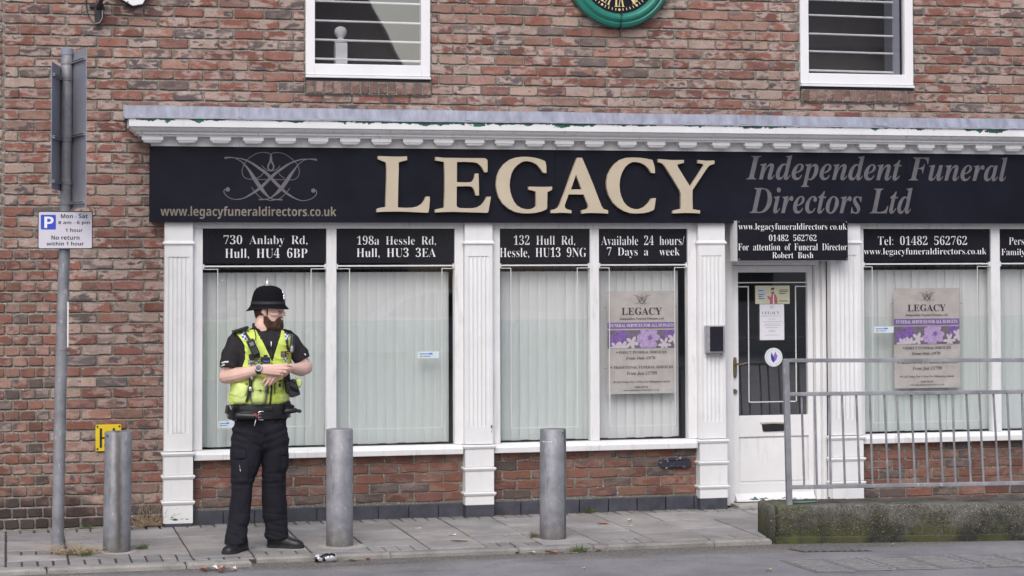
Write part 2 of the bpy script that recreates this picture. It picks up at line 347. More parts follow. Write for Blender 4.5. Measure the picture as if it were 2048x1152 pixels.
# ------------------------------------------------------------------ materials
def m_brick():
    m, n, l, p = newmat('weathered_brick')
    a = n.new('ShaderNodeAttribute'); a.attribute_name = 'bcol'
    r = n.new('ShaderNodeAttribute'); r.attribute_name = 'brnd'
    tc = n.new('ShaderNodeTexCoord')
    off = n.new('ShaderNodeVectorMath'); off.operation = 'MULTIPLY_ADD'
    l.new(r.outputs['Color'], off.inputs[0]); off.inputs[1].default_value = (60, 40, 70); l.new(tc.outputs['Object'], off.inputs[2])
    mp = n.new('ShaderNodeMapping'); mp.inputs['Scale'].default_value = (.55, 1, 1.15); l.new(off.outputs[0], mp.inputs[0])
    v = mp.outputs[0]
    sep = n.new('ShaderNodeSeparateColor'); l.new(r.outputs['Color'], sep.inputs[0])
    pale = ramp(n, l, nz(n, l, v, 15, 3, .6), .46, .57)
    palef = math_(n, l, 'MULTIPLY', pale, a.outputs['Alpha'])
    c = mix(n, l, palef, a.outputs['Color'], (.40, .315, .288, 1))
    wob = n.new('ShaderNodeVectorMath'); wob.operation = 'MULTIPLY_ADD'; nq = n.new('ShaderNodeTexNoise'); nq.inputs['Scale'].default_value = 30; l.new(v, nq.inputs['Vector'])
    l.new(nq.outputs['Color'], wob.inputs[0]); wob.inputs[1].default_value = (.035, .035, .035); l.new(v, wob.inputs[2])
    vo = n.new('ShaderNodeTexVoronoi'); vo.inputs['Scale'].default_value = 10.5; l.new(wob.outputs[0], vo.inputs['Vector'])
    gate = ramp(n, l, sep.outputs[0], .30, .38)
    halo = math_(n, l, 'MULTIPLY', ramp(n, l, vo.outputs['Distance'], .30, .40, (1, 1, 1, 1), (0, 0, 0, 1)), gate)
    c = mix(n, l, math_(n, l, 'MULTIPLY', halo, math_(n, l, 'MULTIPLY', a.outputs['Alpha'], .9)), c, (.42, .335, .308, 1))
    blob = math_(n, l, 'MULTIPLY', ramp(n, l, vo.outputs['Distance'], .14, .19, (1, 1, 1, 1), (0, 0, 0, 1)), math_(n, l, 'MULTIPLY', gate, math_(n, l, 'MULTIPLY', a.outputs['Alpha'], 1.0)))
    c = mix(n, l, math_(n, l, 'MULTIPLY', blob, .9), c, (.085, .075, .078, 1))
    kiss = ramp(n, l, nz(n, l, v, 18, 2, .5), .565, .62)
    kissf = math_(n, l, 'MULTIPLY', kiss, ramp(n, l, sep.outputs[1], .35, .8))
    c = mix(n, l, kissf, c, (.12, .098, .105, 1))
    ring = ramp(n, l, nz(n, l, v, 26, 3, .7), .62, .68)
    c = mix(n, l, math_(n, l, 'MULTIPLY', ring, .7), c, (.10, .075, .075, 1))
    fine = nz(n, l, tc.outputs['Object'], 90, 4, .7)
    c = mix(n, l, .55, c, ramp(n, l, fine, .25, .75, (.25, .25, .25, 1), (.78, .78, .78, 1)), 'OVERLAY')
    # damp, sooty foot of the wall at the street corner and runs under sills
    sp = n.new('ShaderNodeSeparateXYZ'); l.new(tc.outputs['Object'], sp.inputs[0])
    dz = math_(n, l, 'SUBTRACT', .36, sp.outputs[2]); dx = math_(n, l, 'MULTIPLY', math_(n, l, 'SUBTRACT', -4.15, sp.outputs[0]), .16)
    damp = math_(n, l, 'ADD', math_(n, l, 'ADD', dz, dx), math_(n, l, 'MULTIPLY', math_(n, l, 'SUBTRACT', nz(n, l, tc.outputs['Object'], 5, 4), .5), .5))
    side = math_(n, l, 'LESS_THAN', sp.outputs[0], -3.42)
    dampf = math_(n, l, 'MULTIPLY', ramp(n, l, damp, .03, .24), math_(n, l, 'MULTIPLY', side, .9))
    c = mix(n, l, dampf, c, (.045, .04, .042, 1))
    big = nz(n, l, tc.outputs['Object'], 1.3, 3)
    c = mix(n, l, .6, c, ramp(n, l, big, .32, .68, (.34, .335, .32, 1), (.60, .585, .57, 1)), 'OVERLAY')
    stv = n.new('ShaderNodeMapping'); stv.inputs['Scale'].default_value = (3.2, 1, .35); l.new(tc.outputs['Object'], stv.inputs[0])
    c = mix(n, l, math_(n, l, 'MULTIPLY', ramp(n, l, nz(n, l, stv.outputs[0], 1.6, 5, .65), .55, .74), .38), c, (.10, .088, .078, 1))
    l.new(c, p.inputs['Base Color']); p.inputs['Roughness'].default_value = .92; p.inputs['Specular IOR Level'].default_value = .2
    h = math_(n, l, 'ADD', nz(n, l, tc.outputs['Object'], 55, 5, .7), math_(n, l, 'MULTIPLY', ring, -.5))
    bump(n, l, p, h, .55, .006)
    return m
def m_mortar(dark=1.0, name='lime_mortar'):
    m, n, l, p = newmat(name)
    v = coords(n, l)
    c = mix(n, l, ramp(n, l, nz(n, l, v, 45, 5, .75), .3, .72), (.16*dark, .147*dark, .128*dark, 1), (.35*dark, .325*dark, .288*dark, 1))
    c = mix(n, l, ramp(n, l, nz(n, l, v, 95, 2), .60, .66), c, (.6*dark, .58*dark, .55*dark, 1))
    c = mix(n, l, ramp(n, l, nz(n, l, v, 2.2, 4), .5, .75), c, (.21*dark, .19*dark, .16*dark, 1))
    l.new(c, p.inputs['Base Color']); p.inputs['Roughness'].default_value = .95; p.inputs['Specular IOR Level'].default_value = .15
    bump(n, l, p, nz(n, l, v, 110, 4, .8), .9, .008)
    return m
def m_paint(name='white_gloss_paint', flake=None, dirt=.7):
    """flake = (z top of flaking band, reach in metres, bias): old green coat showing where the white has come off"""
    m, n, l, p = newmat(name)
    v = coords(n, l)
    base = mix(n, l, ramp(n, l, nz(n, l, v, 3, 4), .35, .7), (.71, .715, .735, 1), (.79, .795, .815, 1))
    dv = coords(n, l, (9, 9, 1.2))
    base = mix(n, l, math_(n, l, 'MULTIPLY', ramp(n, l, nz(n, l, dv, 2.5, 5, .7), .56, .78), dirt), base, (.42, .40, .38, 1))
    base = mix(n, l, math_(n, l, 'MULTIPLY', ramp(n, l, nz(n, l, v, 70, 3), .70, .76), .5 * dirt + .1), base, (.3, .27, .24, 1))
    if flake:
        zt, reach, bias = flake
        tc = n.new('ShaderNodeTexCoord'); sp = n.new('ShaderNodeSeparateXYZ'); l.new(tc.outputs['Object'], sp.inputs[0])
        prox = math_(n, l, 'SUBTRACT', 1.0, math_(n, l, 'DIVIDE', math_(n, l, 'ABSOLUTE', math_(n, l, 'SUBTRACT', sp.outputs[2], zt)), reach), True)
        nn = math_(n, l, 'ADD', math_(n, l, 'MULTIPLY', nz(n, l, coords(n, l, (.6, 1, 1)), 11, 5, .65), 1.0), math_(n, l, 'MULTIPLY', nz(n, l, v, 1.1, 2), .6))
        fl = ramp(n, l, math_(n, l, 'MULTIPLY', math_(n, l, 'ADD', math_(n, l, 'MULTIPLY', prox, .45), nn), .5), bias * .5, bias * .5 + .008)
        base = mix(n, l, fl, base, mix(n, l, ramp(n, l, nz(n, l, v, 30, 3), .45, .62), (.012, .13, .085, 1), (.03, .05, .04, 1)))
        bump(n, l, p, math_(n, l, 'ADD', math_(n, l, 'MULTIPLY', fl, -1.0), math_(n, l, 'MULTIPLY', nz(n, l, v, 40, 3), .25)), .4, .003)
    else:
        bump(n, l, p, nz(n, l, coords(n, l, (1, 1, .25)), 45, 3), .12, .003)
    l.new(base, p.inputs['Base Color']); p.inputs['Roughness'].default_value = .42
    return m
def m_glass(name, tint=(.93, .95, .94, 1), refl=.12):
    m, n, l, p = newmat(name); n.remove(p)
    tr = n.new('ShaderNodeBsdfTransparent'); tr.inputs[0].default_value = tint
    gl = n.new('ShaderNodeBsdfGlossy'); gl.inputs['Roughness'].default_value = .015; gl.inputs['Color'].default_value = (1, 1, 1, 1)
    ge = n.new('ShaderNodeNewGeometry'); dt = n.new('ShaderNodeVectorMath'); dt.operation = 'DOT_PRODUCT'
    l.new(ge.outputs['Incoming'], dt.inputs[0]); l.new(ge.outputs['Normal'], dt.inputs[1])
    fz = math_(n, l, 'POWER', math_(n, l, 'SUBTRACT', 1.0, math_(n, l, 'ABSOLUTE', dt.outputs['Value']), True), 5.0)
    f = math_(n, l, 'ADD', math_(n, l, 'MULTIPLY', fz, .9), refl + .04, True)
    # faint ripple of old glass
    b = n.new('ShaderNodeBump'); b.inputs['Strength'].default_value = .02; b.inputs['Distance'].default_value = .02
    l.new(nz(n, l, coords(n, l), 2.0, 1), b.inputs['Height']); l.new(b.outputs[0], gl.inputs['Normal'])
    mx = n.new('ShaderNodeMixShader'); l.new(f, mx.inputs[0]); l.new(tr.outputs[0], mx.inputs[1]); l.new(gl.outputs[0], mx.inputs[2])
    l.new(mx.outputs[0], n['Material Output'].inputs[0]); return m
def m_film():
    m, n, l, p = newmat('pale_green_window_film'); n.remove(p)
    tr = n.new('ShaderNodeBsdfTransparent'); tr.inputs[0].default_value = (.925, .957, .945, 1)
    l.new(tr.outputs[0], n['Material Output'].inputs[0]); return m
def m_galv(name='galvanised_steel', tone=1.0, streak=None, dark_foot=False):
    m, n, l, p = newmat(name)
    v = coords(n, l)
    c = mix(n, l, ramp(n, l, nz(n, l, v, 7, 5, .6), .3, .7), (.15*tone, .154*tone, .172*tone, 1), (.285*tone, .29*tone, .32*tone, 1))
    c = mix(n, l, ramp(n, l, nz(n, l, coords(n, l, (1, 1, .3)), 40, 3), .62, .74), c, (.40*tone, .40*tone, .43*tone, 1))
    if streak:   # (x centre, width, depth of colour) rust-brown run down one side, in local coordinates
        tc = n.new('ShaderNodeTexCoord'); sp = n.new('ShaderNodeSeparateXYZ'); l.new(tc.outputs['Object'], sp.inputs[0])
        wob = math_(n, l, 'MULTIPLY', math_(n, l, 'SUBTRACT', nz(n, l, coords(n, l, (.2, .2, 1)), 6, 3), .5), .05)
        dd = math_(n, l, 'ABSOLUTE', math_(n, l, 'ADD', math_(n, l, 'SUBTRACT', sp.outputs[0], streak[0]), wob))
        f = math_(n, l, 'MULTIPLY', ramp(n, l, dd, streak[1] * .3, streak[1], (1, 1, 1, 1), (0, 0, 0, 1)), ramp(n, l, nz(n, l, coords(n, l, (3, 3, .6)), 5, 4), .25, .5))
        c = mix(n, l, math_(n, l, 'MULTIPLY', f, streak[2]), c, (.06, .052, .042, 1))
    if dark_foot:  # noisy darkening towards the foot, plus thin dark vertical streaks
        tc = n.new('ShaderNodeTexCoord'); sp = n.new('ShaderNodeSeparateXYZ'); l.new(tc.outputs['Object'], sp.inputs[0])
        q = math_(n, l, 'ADD', sp.outputs[2], math_(n, l, 'MULTIPLY', math_(n, l, 'SUBTRACT', nz(n, l, v, 22, 5, .7), .5), .22))
        c = mix(n, l, math_(n, l, 'MULTIPLY', ramp(n, l, q, .0, .16, (1, 1, 1, 1), (0, 0, 0, 1)), .75), c, (.10, .092, .075, 1))
        c = mix(n, l, math_(n, l, 'MULTIPLY', ramp(n, l, nz(n, l, coords(n, l, (1, 1, .12)), 26, 4, .6), .60, .72), .5), c, (.10, .098, .10, 1))
    l.new(c, p.inputs['Base Color']); p.inputs['Roughness'].default_value = .55; p.inputs['Metallic'].default_value = .25
    bump(n, l, p, nz(n, l, v, 35, 3), .1, .003)
    return m
def m_ground(name, a, b, spk, scale, bm_=.6, moss=0.0, spks=140, stain=0.0):
    m, n, l, p = newmat(name)
    v = coords(n, l)
    at = n.new('ShaderNodeAttribute'); at.attribute_name = 'bcol'
    c = mix(n, l, ramp(n, l, nz(n, l, v, scale, 5, .65), .3, .7), a, b)
    c = mix(n, l, ramp(n, l, nz(n, l, v, spks, 2, .6), .60, .72), c, spk)
    c = mix(n, l, ramp(n, l, nz(n, l, v, spks * .7, 2, .6), .66, .74), c, tuple(x * .35 for x in a[:3]) + (1,))
    if stain:
        c = mix(n, l, math_(n, l, 'MULTIPLY', ramp(n, l, nz(n, l, v, 1.6, 5, .65), .50, .72), stain), c, (.13, .122, .115, 1))
        vo = n.new('ShaderNodeTexVoronoi'); vo.inputs['Scale'].default_value = 5.5; l.new(v, vo.inputs['Vector'])
        c = mix(n, l, ramp(n, l, vo.outputs['Distance'], .07, .10, (.6, .6, .6, 1), (0, 0, 0, 1)), c, (.14, .135, .13, 1))
    if moss: c = mix(n, l, math_(n, l, 'MULTIPLY', ramp(n, l, nz(n, l, v, 6, 5, .7), .52, .7), moss), c, (.05, .06, .025, 1))
    l.new(c, p.inputs['Base Color']); p.inputs['Roughness'].default_value = .9; p.inputs['Specular IOR Level'].default_value = .25
    bump(n, l, p, nz(n, l, v, 180, 4, .8), bm_, .004)
    return m, n, l, p, c

BRICK = m_brick(); MORTAR = m_mortar(); MORTAR_D = m_mortar(.78, 'dark_mortar')
WHITE = m_paint(); WHITE_CORN = m_paint('flaking_white_paint', (2.888 * S, .065, 1.245), .35)
WHITE_PIL = m_paint('pilaster_white_paint', (.055, .075, 1.285), .25)
WHITE_CLEAN = m_paint('clean_white_paint', None, .08)
UPVC = basic('white_window_plastic', (.80, .80, .83, 1), .3, .03, 4)
GLASS = m_glass('shop_glass', (.975, .985, .98, 1), .055); GLASS_UP = m_glass('upstairs_glass', (.95, .95, .96, 1), .20); GLASS_DOOR = m_glass('door_glass', (.90, .91, .93, 1), .24)
FILM = m_film()
SIGN_BLACK = basic('black_sign_panel', (.010, .0105, .019, 1), .35, .25, 3, spec=.2)
PANEL_BLACK = basic('black_window_panel', (.012, .012, .018, 1), .22, .2, 4)
GOLD = basic('cream_gold_letter', lin(190, 178, 158), .42, .05, 6)
VINYL_W = basic('white_vinyl', (.80, .80, .82, 1), .45, .03, 20)
VINYL_G = basic('worn_grey_vinyl', lin(100, 98, 103), .5, .18, 14)
VINYL_T = basic('faded_gold_vinyl', lin(126, 118, 108), .5, .15, 9)
BLUEBRICK = basic('blue_engineering_brick', lin(64, 65, 76), .6, .35, 10, bmp=.3)
LEAD = basic('weathered_lead', lin(140, 144, 160), .5, .32, 4, aniso=(3, .6, 1.2), bmp=.2, bscale=20)
BLACK_METAL = basic('black_painted_metal', (.018, .018, .022, 1), .4, .3, 20)
STEEL = basic('brushed_steel', lin(165, 165, 172), .4, .15, 30, metal=.3)
BRASS = basic('tarnished_brass', lin(128, 116, 92), .45, .25, 30, metal=.6)
GREY_SIGN = basic('grey_sign_back', lin(140, 143, 155), .55, .12, 4)
DARK_ROOM = basic('dim_room_paint', (.20, .19, .20, 1), .9, .2, 2)
BLIND = basic('blind_fabric', (.64, .65, .665, 1), .8, .04, 40, aniso=(1, 1, .1))
GALV = m_galv()

# ------------------------------------------------------------------ ground
ROAD_Z = -.035
_m = m_ground('worn_asphalt', (.17, .166, .18, 1), (.285, .278, .296, 1), (.42, .41, .42, 1), 1.7, .7, 0, 150)
ASPHALT, n, l, p, c = _m
_tc = n.new('ShaderNodeTexCoord'); _sp = n.new('ShaderNodeSeparateXYZ'); l.new(_tc.outputs['Object'], _sp.inputs[0])
_g = math_(n, l, 'ADD', math_(n, l, 'MULTIPLY', math_(n, l, 'ADD', _sp.outputs[1], 2.22 * S), 4.0), math_(n, l, 'MULTIPLY', math_(n, l, 'SUBTRACT', nz(n, l, coords(n, l, (.5, 1, 1)), 3, 5), .5), 2.2))
c2 = mix(n, l, math_(n, l, 'MULTIPLY', ramp(n, l, _g, .1, 1.2), .75), c, mix(n, l, ramp(n, l, nz(n, l, coords(n, l), 60, 4), .4, .62), (.06, .053, .046, 1), (.22, .205, .18, 1)))
l.new(c2, p.inputs['Base Color'])
bm = bmesh.new()
box(bm, -60, 80, -60, -1.5, -.3, ROAD_Z)
struct(obj('road', bm, ASPHALT))

PAV = m_ground('paving_concrete', (.245, .235, .235, 1), (.365, .352, .353, 1), (.48, .465, .465, 1), 2.5, .35, .12, stain=.5)[0]
def tinted(m):   # multiply by the per-slab tint stored on the mesh
    n = m.node_tree.nodes; l = m.node_tree.links; p = n['Principled BSDF']
    at = n.new('ShaderNodeAttribute'); at.attribute_name = 'bcol'
    src = p.inputs['Base Color'].links[0].from_socket
    l.new(mix(n, l, 1.0, src, at.outputs['Color'], 'MULTIPLY'), p.inputs['Base Color']); return m
tinted(PAV)
JOINT = m_ground('joint_dirt', (.055, .05, .042, 1), (.10, .09, .075, 1), (.17, .15, .13, 1), 8, .8, .6)[0]
KERB = m_ground('kerb_concrete', (.24, .23, .22, 1), (.36, .345, .33, 1), (.44, .43, .41, 1), 5, .5, .4)[0]
KERB = tinted(KERB)

def chips(name, cells, mat, z=0, drop=.06, gap=.0055, tintv=.13, bev=.004, kind='structure', tint=None):
    """slabs or blocks as real pieces: cells = (x0,x1,y0,y1)"""
    bm = bmesh.new(); lay = bm.verts.layers.float_color.new('bcol')
    for (x0, x1, y0, y1, tone) in cells:
        g = gap * R.uniform(.7, 1.5); dz = R.uniform(-.0025, .0025); tx, ty = R.uniform(-.004, .004), R.uniform(-.004, .004)
        t = tone * R.uniform(1 - tintv, 1 + tintv); w_ = R.uniform(-.02, .02)
        st = []
        for k, (inset, zz) in enumerate(((0, z - drop), (0, z - bev), (bev, z))):
            q = []
            for (cx, cy) in ((x0 + g + inset, y0 + g + inset), (x1 - g - inset, y0 + g + inset), (x1 - g - inset, y1 - g - inset), (x0 + g + inset, y1 - g - inset)):
                q.append((cx, cy, zz + dz + tx * (cx - x0) + ty * (cy - y0)))
            st.append(q)
        vs = prism_path(bm, st)
        for ring in vs:
            for vv in ring: vv[lay] = (t * (1 + w_), t, t * (1 - w_), 1)
    return struct(obj(name, bm, mat), kind)

cells = []
for k in range(-8, 26):
    x0 = .005 + .385 * k; x1 = x0 + .385
    odd = k % 2
    cuts = [(-.015, -.20, 'b'), (-.20, -.64, 's'), (-.64, -1.10 if not odd else -1.27, 's')]
    if odd: cuts += [(-1.27, -1.665, 's')]
    else: cuts += [(-1.10, -1.47, 's'), (-1.47, -1.665, 'b')]
    if k == 1 or k == 0: cuts = [(-.015, -.20, 'b'), (-.20, -.65, 's'), (-.65, -1.08, 's'), (-1.08, -1.28, 'b'), (-1.28, -1.55, 's'), (-1.55, -1.80, 'b')]
    elif x1 < 1.6: cuts += [(-1.665, -1.80, 'b')]
    for (ya, yb, t) in cuts:
        if t == 's': cells.append((x0, x1, yb, ya, 1.0))
        else:
            m_ = 4
            for j in range(m_): cells.append((x0 + .385 * j / m_, x0 + .385 * (j + 1) / m_, yb, ya, .86))
chips('pavement', cells, PAV)
bm = bmesh.new(); box(bm, -4, 11, -1.66, -.01, -.10, -.008); box(bm, -4, 1.545, -1.8, -1.66, -.10, -.008); struct(obj('pavement_bed', bm, JOINT))
kc = []
x = -4.0
while x < 1.4:
    kc.append((x, min(x + .85, 1.512), -1.935, -1.80, 1.05)); x += .85
for a, b in ((1.55, 2.42), (2.42, 3.27), (3.27, 3.78), (3.78, 4.62), (4.62, 5.03)):
    kc.append((a, b, -1.79, -1.665, .9))
chips('kerb', kc, KERB, z=.0, drop=.12, gap=.003, tintv=.08, bev=.014)

# ------------------------------------------------------------------ the shop building
shop = Thing('brick_shop_building', 'two storey brick building with white panelled shopfront and black fascia', 'building', (4.3, 0, 0))
UW = [(2.112, 3.040, 3.205), (5.960, 6.900, 3.205)]     # upstairs openings (x0, x1, z of the sill's underside)
ZTOP = 5.1
COURSE = .0758; JT = .0125
PAL = [((.25, .115, .093), .34), ((.195, .092, .076), .18), ((.285, .165, .135), .24), ((.35, .26, .225), .12), ((.145, .118, .115), .09), ((.24, .155, .13), .03)]
PAL_LOW = [((.205, .100, .078), .38), ((.17, .083, .067), .28), ((.235, .135, .108), .20), ((.115, .09, .086), .14)]
class BrickMesh:
    def __init__(s): s.v, s.f, s.col, s.rnd, s.k = [], [], [], [], 0
    def brick(s, x0, x1, z0, z1, yf, pal, pale=1.0, wob=.0024, ybk=.02, dark=1.0):
        nx = max(2, int((x1 - x0) / .04) + 1); nz_ = 3
        def edge():
            o = []
            for i in range(nx): o.append((x0 + (x1 - x0) * i / nx, z0))
            for i in range(nz_): o.append((x1, z0 + (z1 - z0) * i / nz_))
            for i in range(nx): o.append((x1 - (x1 - x0) * i / nx, z1))
            for i in range(nz_): o.append((x0, z1 - (z1 - z0) * i / nz_))
            return o
        e = np.array(edge()); m = len(e)
        cx, cz = (x0 + x1) / 2, (z0 + z1) / 2
        jit = np.array([(R.gauss(0, wob * .6), R.gauss(0, wob)) for _ in range(m)])
        jit = (jit + np.roll(jit, 1, 0) * .7) / 1.3
        e = e + jit
        # knock the arrises off the corners
        for ci in (0, nx, nx + nz_, 2 * nx + nz_):
            e[ci] += (np.array((cx, cz)) - e[ci]) * np.array((.02, .07)) * R.uniform(.2, 1.2)
        dirn = np.sign(np.array((cx, cz)) - e)
        rings = [(e, np.full(m, ybk)), (e, np.full(m, yf + .005)), (e + dirn * .0045, yf + np.array([R.uniform(-.001, .0015) for _ in range(m)]))]
        tilt = R.uniform(-.004, .004)
        base = s.k
        for pts, y in rings:
            yy = y + tilt * (pts[:, 0] - cx) / max(.1, x1 - x0)
            s.v.append(np.column_stack((pts[:, 0], yy, pts[:, 1])))
        for r_ in (0, 1):
            for i in range(m):
                j = (i + 1) % m
                s.f.append((base + r_*m + i, base + r_*m + j, base + (r_+1)*m + j, base + (r_+1)*m + i))
        s.f.append(tuple(base + 2*m + i for i in range(m)))
        s.k += 3 * m
        t = R.random(); acc = 0
        for c, w_ in pal:
            acc += w_
            if t <= acc: break
        b = R.uniform(.82, 1.18) * dark; hue = R.uniform(-.05, .05)
        col = (c[0]*b*(1+hue), c[1]*b, c[2]*b*(1-hue), pale * R.choice((.2, .7, .9, 1.0)))
        s.col.append(np.tile(col, (3*m, 1))); s.rnd.append(np.tile((R.random(), R.random(), R.random(), 1), (3*m, 1)))
    def build(s, name, mat, parent):
        V = np.concatenate(s.v); me = bpy.data.meshes.new(name)
        me.from_pydata(V.tolist(), [], s.f)
        for an, arr in (('bcol', np.concatenate(s.col)), ('brnd', np.concatenate(s.rnd))):
            a = me.color_attributes.new(an, 'FLOAT_COLOR', 'POINT'); a.data.foreach_set('color', arr.astype(np.float32).ravel())
        return link(name, me, mat, parent)
def spans(x0, x1, cut):
    out = [(x0, x1)]
    for a, b in cut:
        nxt = []
        for p_, q_ in out:
            if b <= p_ or a >= q_: nxt.append((p_, q_)); continue
            if a > p_ + .02: nxt.append((p_, a))
            if b < q_ - .02: nxt.append((b, q_))
        out = nxt
    return out
def course(bw, x0, x1, z0, odd, pal, L=.2165, yf=0.0, pale=1.0, dark=1.0, start=0.0):
    x = start + (L / 2 if odd else 0) - 12 * L
    while x < x1:
        j = R.uniform(-.006, .006)
        a, b = max(x + JT/2, x0 + JT/2), min(x + L - JT/2 + j, x1 - JT/2)
        if b - a > .03: bw.brick(a, b, z0 + JT/2 + R.uniform(-.0015, .0015), z0 + COURSE - JT/2, yf + R.gauss(0, .0012), pal, pale, dark=dark)
        x += L
bw = BrickMesh()
z = .004; i = 0
while z < ZTOP:
    cut = []
    for (a, b, zs) in UW:
        if z + COURSE > 3.12 and z < 4.75: cut.append((a - .004, b + .006))
    full = z + COURSE > 2.86
    hi_x = 9.6 if full else 1.20
    pale = 1.0 if z > 1.2 else .7
    if z < 1.95:
        # header bond where the old corner bulges at the street end
        x = -1.6 + (.053 if i % 2 else 0); xe = .30 + (.055 if i % 2 else 0)
        while x < xe - .02:
            bw.brick(x + JT/2, min(x + .106, xe) - JT/2, z + JT/2, z + COURSE - JT/2, R.gauss(0, .0015), PAL_LOW if R.random() < .6 else PAL, .45); x += .106
        course(bw, xe, hi_x, z, i % 2, PAL, pale=pale, start=.085)
    else:
        xb = -.03 + R.uniform(-.004, .004)
        course(bw, -1.8, xb - .006, z + .012, (i + 1) % 2, PAL, yf=.004, start=-.03)
        for (a, b) in spans(xb, hi_x, cut): course(bw, a, b, z, i % 2, PAL, pale=pale, start=.075)
    z += COURSE; i += 1
bw.build('brickwork', BRICK, shop)
# soldier sills under the upstairs windows
for (a, b, zs) in UW:
    sb = BrickMesh(); n_ = 14
    for k in range(n_):
        xa = a + .004 + (b - a + .004) * k / n_
        sb.brick(xa + .006, xa + (b - a) / n_ - .006, 3.108 + R.uniform(-.002, .002), 3.198, -.022 + R.uniform(-.002, .002), [((.215, .128, .108), .6), ((.175, .112, .10), .4)], .45)
    so_ = sb.build('brick_sill', BRICK, shop)
bm = bmesh.new()
for (a, b) in spans(-2, 9.8, [(u[0], u[1]) for u in UW]): box(bm, a, b, .022, .3, 2.8, ZTOP)
for (a, b, zs) in UW: box(bm, a, b, .022, .3, 2.8, 3.2); box(bm, a, b, .022, .3, 4.7, ZTOP)
box(bm, -2, 1.09, .022, .3, -.1, 2.8)
# weathered joints: cut back under each course, flush above the one below
def struck(a, b, z0, z1):
    if b - a < .01: return
    n_ = max(2, int((b - a) / .05)); prev = None; k = 0; zz = .004 + COURSE * math.floor((z0 - .004) / COURSE)
    while zz < z1 + COURSE:
        for z_, y_ in ((zz - JT / 2, .0035), (zz + JT / 2, .0165)):
            row = [bm.verts.new((a + (b - a) * i_ / n_, y_ + .0022 * noise.noise((a * 3 + i_ * .9, z_ * 40, 1)), min(max(z_ + .0015 * noise.noise((i_ * .6, z_ * 30, 4)), z0), z1))) for i_ in range(n_ + 1)]
            if prev:
                for i_ in range(n_): bm.faces.new((prev[i_], prev[i_+1], row[i_+1], row[i_]))
            prev = row
        zz += COURSE
for (a, b) in spans(-2, 9.8, [(u[0], u[1]) for u in UW]): struck(a, b, 2.8, ZTOP)
for (a, b, zs) in UW: struck(a, b, 2.8, 3.105); struck(a, b, 4.72, ZTOP)
struck(-2, 1.2, -.05, 2.799)
obj('mortar', bm, MORTAR, shop)
for (a, b, zs) in UW:
    bm = bmesh.new(); box(bm, a - .002, b + .004, -.006, .004, 3.094, 3.1045); box(bm, a + .004, b + .006, -.0155, .004, 3.105, 3.2)
    obj('mortar_bed', bm, MORTAR_D, shop)
# stall risers, blue brick plinth
for (a, b) in ((1.293, 3.285), (3.49, 5.095), (6.405, 9.4)):
    rb = BrickMesh(); z = .112 if a < 6 else -.031
    for k in range(5 if a < 6 else 7):
        course(rb, a, b, z - (.004 if k else 0), k % 2, PAL_LOW, L=.222, yf=-.012, pale=.22, dark=.95, start=.03); z += .0715
    rb.build('stall_riser', BRICK, shop)
for (a, b) in ((1.293, 3.285), (3.49, 5.095)):
    pb = bmesh.new(); x = a
    while x < b - .02:
        e_ = min(x + .225, b); box(pb, x + .004, e_ - .004, -.034 + R.uniform(-.002, .002), .0, -.02, .098); x += .225
    obj('blue_brick_plinth', pb, BLUEBRICK, shop, bev=.003)
for (a, b) in ((1.29, 3.285), (3.49, 5.095), (6.405, 9.4)): obj('riser_mortar', B(a, b, -.0055, .3, -.05, .47), MORTAR_D, shop)

# pilasters: fluted shaft, necking band, three stacked plinth blocks
def pilaster(x0, x1, foot):
    yF = -.082; ob = bmesh.new()
    wd = x1 - x0; n_ = 5; fl = []
    fl.append((x0, 0.0)); fl.append((x0, yF))
    gw = .0155
    for k in range(n_):
        cx = x0 + wd * (.20 + .15 * k)
        for t in range(7):
            an = math.pi * t / 6
            fl.append((cx - gw * math.cos(an) / 1.0, yF + .0075 * math.sin(an)))
    fl.append((x1, yF)); fl.append((x1, 0.0))
    prism_path(ob, [[(px, py, .66) for px, py in fl], [(px, py, 1.915) for px, py in fl]])
    box(ob, x0, x1, yF, 0, 1.9155, 2.164); box(ob, x0, x1, yF, 0, .532, .6595)
    # necking band
    ob2 = [(x0 - .012, -.0)]
    st = [[(x0 - e, 0, zz), (x0 - e, yF - e, zz), (x1 + e, yF - e, zz), (x1 + e, 0, zz)] for e, zz in ((.001, 2.000), (.013, 2.008), (.013, 2.016), (.006, 2.024), (.001, 2.030))]
    prism_path(ob, st)
    # plinth blocks with moulded lips
    for zt, zb in ((.528, .366), (.366, .184), (.184, foot)):
        e0 = .004
        st = [[(x0 - e, 0, zz), (x0 - e, yF - e - .012, zz), (x1 + e, yF - e - .012, zz), (x1 + e, 0, zz)] for e, zz in
              ((e0, zb + .001), (e0, zt - .034), (.014, zt - .024), (.020, zt - .012), (.018, zt - .006), (.002, zt - .001))]
        prism_path(ob, st)
    o = obj('pilaster', ob, WHITE_PIL, shop, bev=.0015)
    return o
pl = [pilaster(1.092, 1.292, .022), pilaster(3.284, 3.492, .088), pilaster(5.095, 5.306, .085), pilaster(6.165, 6.412, .03)]
bm = bmesh.new(); prism_xz(bm, [(3.478, .668), (3.486, .672), (3.489, .655), (3.485, .640), (3.480, .648), (3.476, .655)], -.0835, -.0815); prism_xz(bm, [(3.482, .634), (3.486, .632), (3.484, .610), (3.482, .618)], -.0835, -.0815); obj('paint_chip', bm, basic('bare_brown_wood', lin(88, 66, 54), .9, .3, 60), pl[1])
for q, (x0, x1) in zip((pl[0], pl[1], pl[2]), ((1.098, 1.290), (3.284, 3.494), (5.092, 5.304))):
    z1 = .021 if q is pl[0] else .086
    obj('foot_block', B(x0 - .002, x1 + .002, -.105, 0, -.03, z1), BLUEBRICK, q, bev=.003)

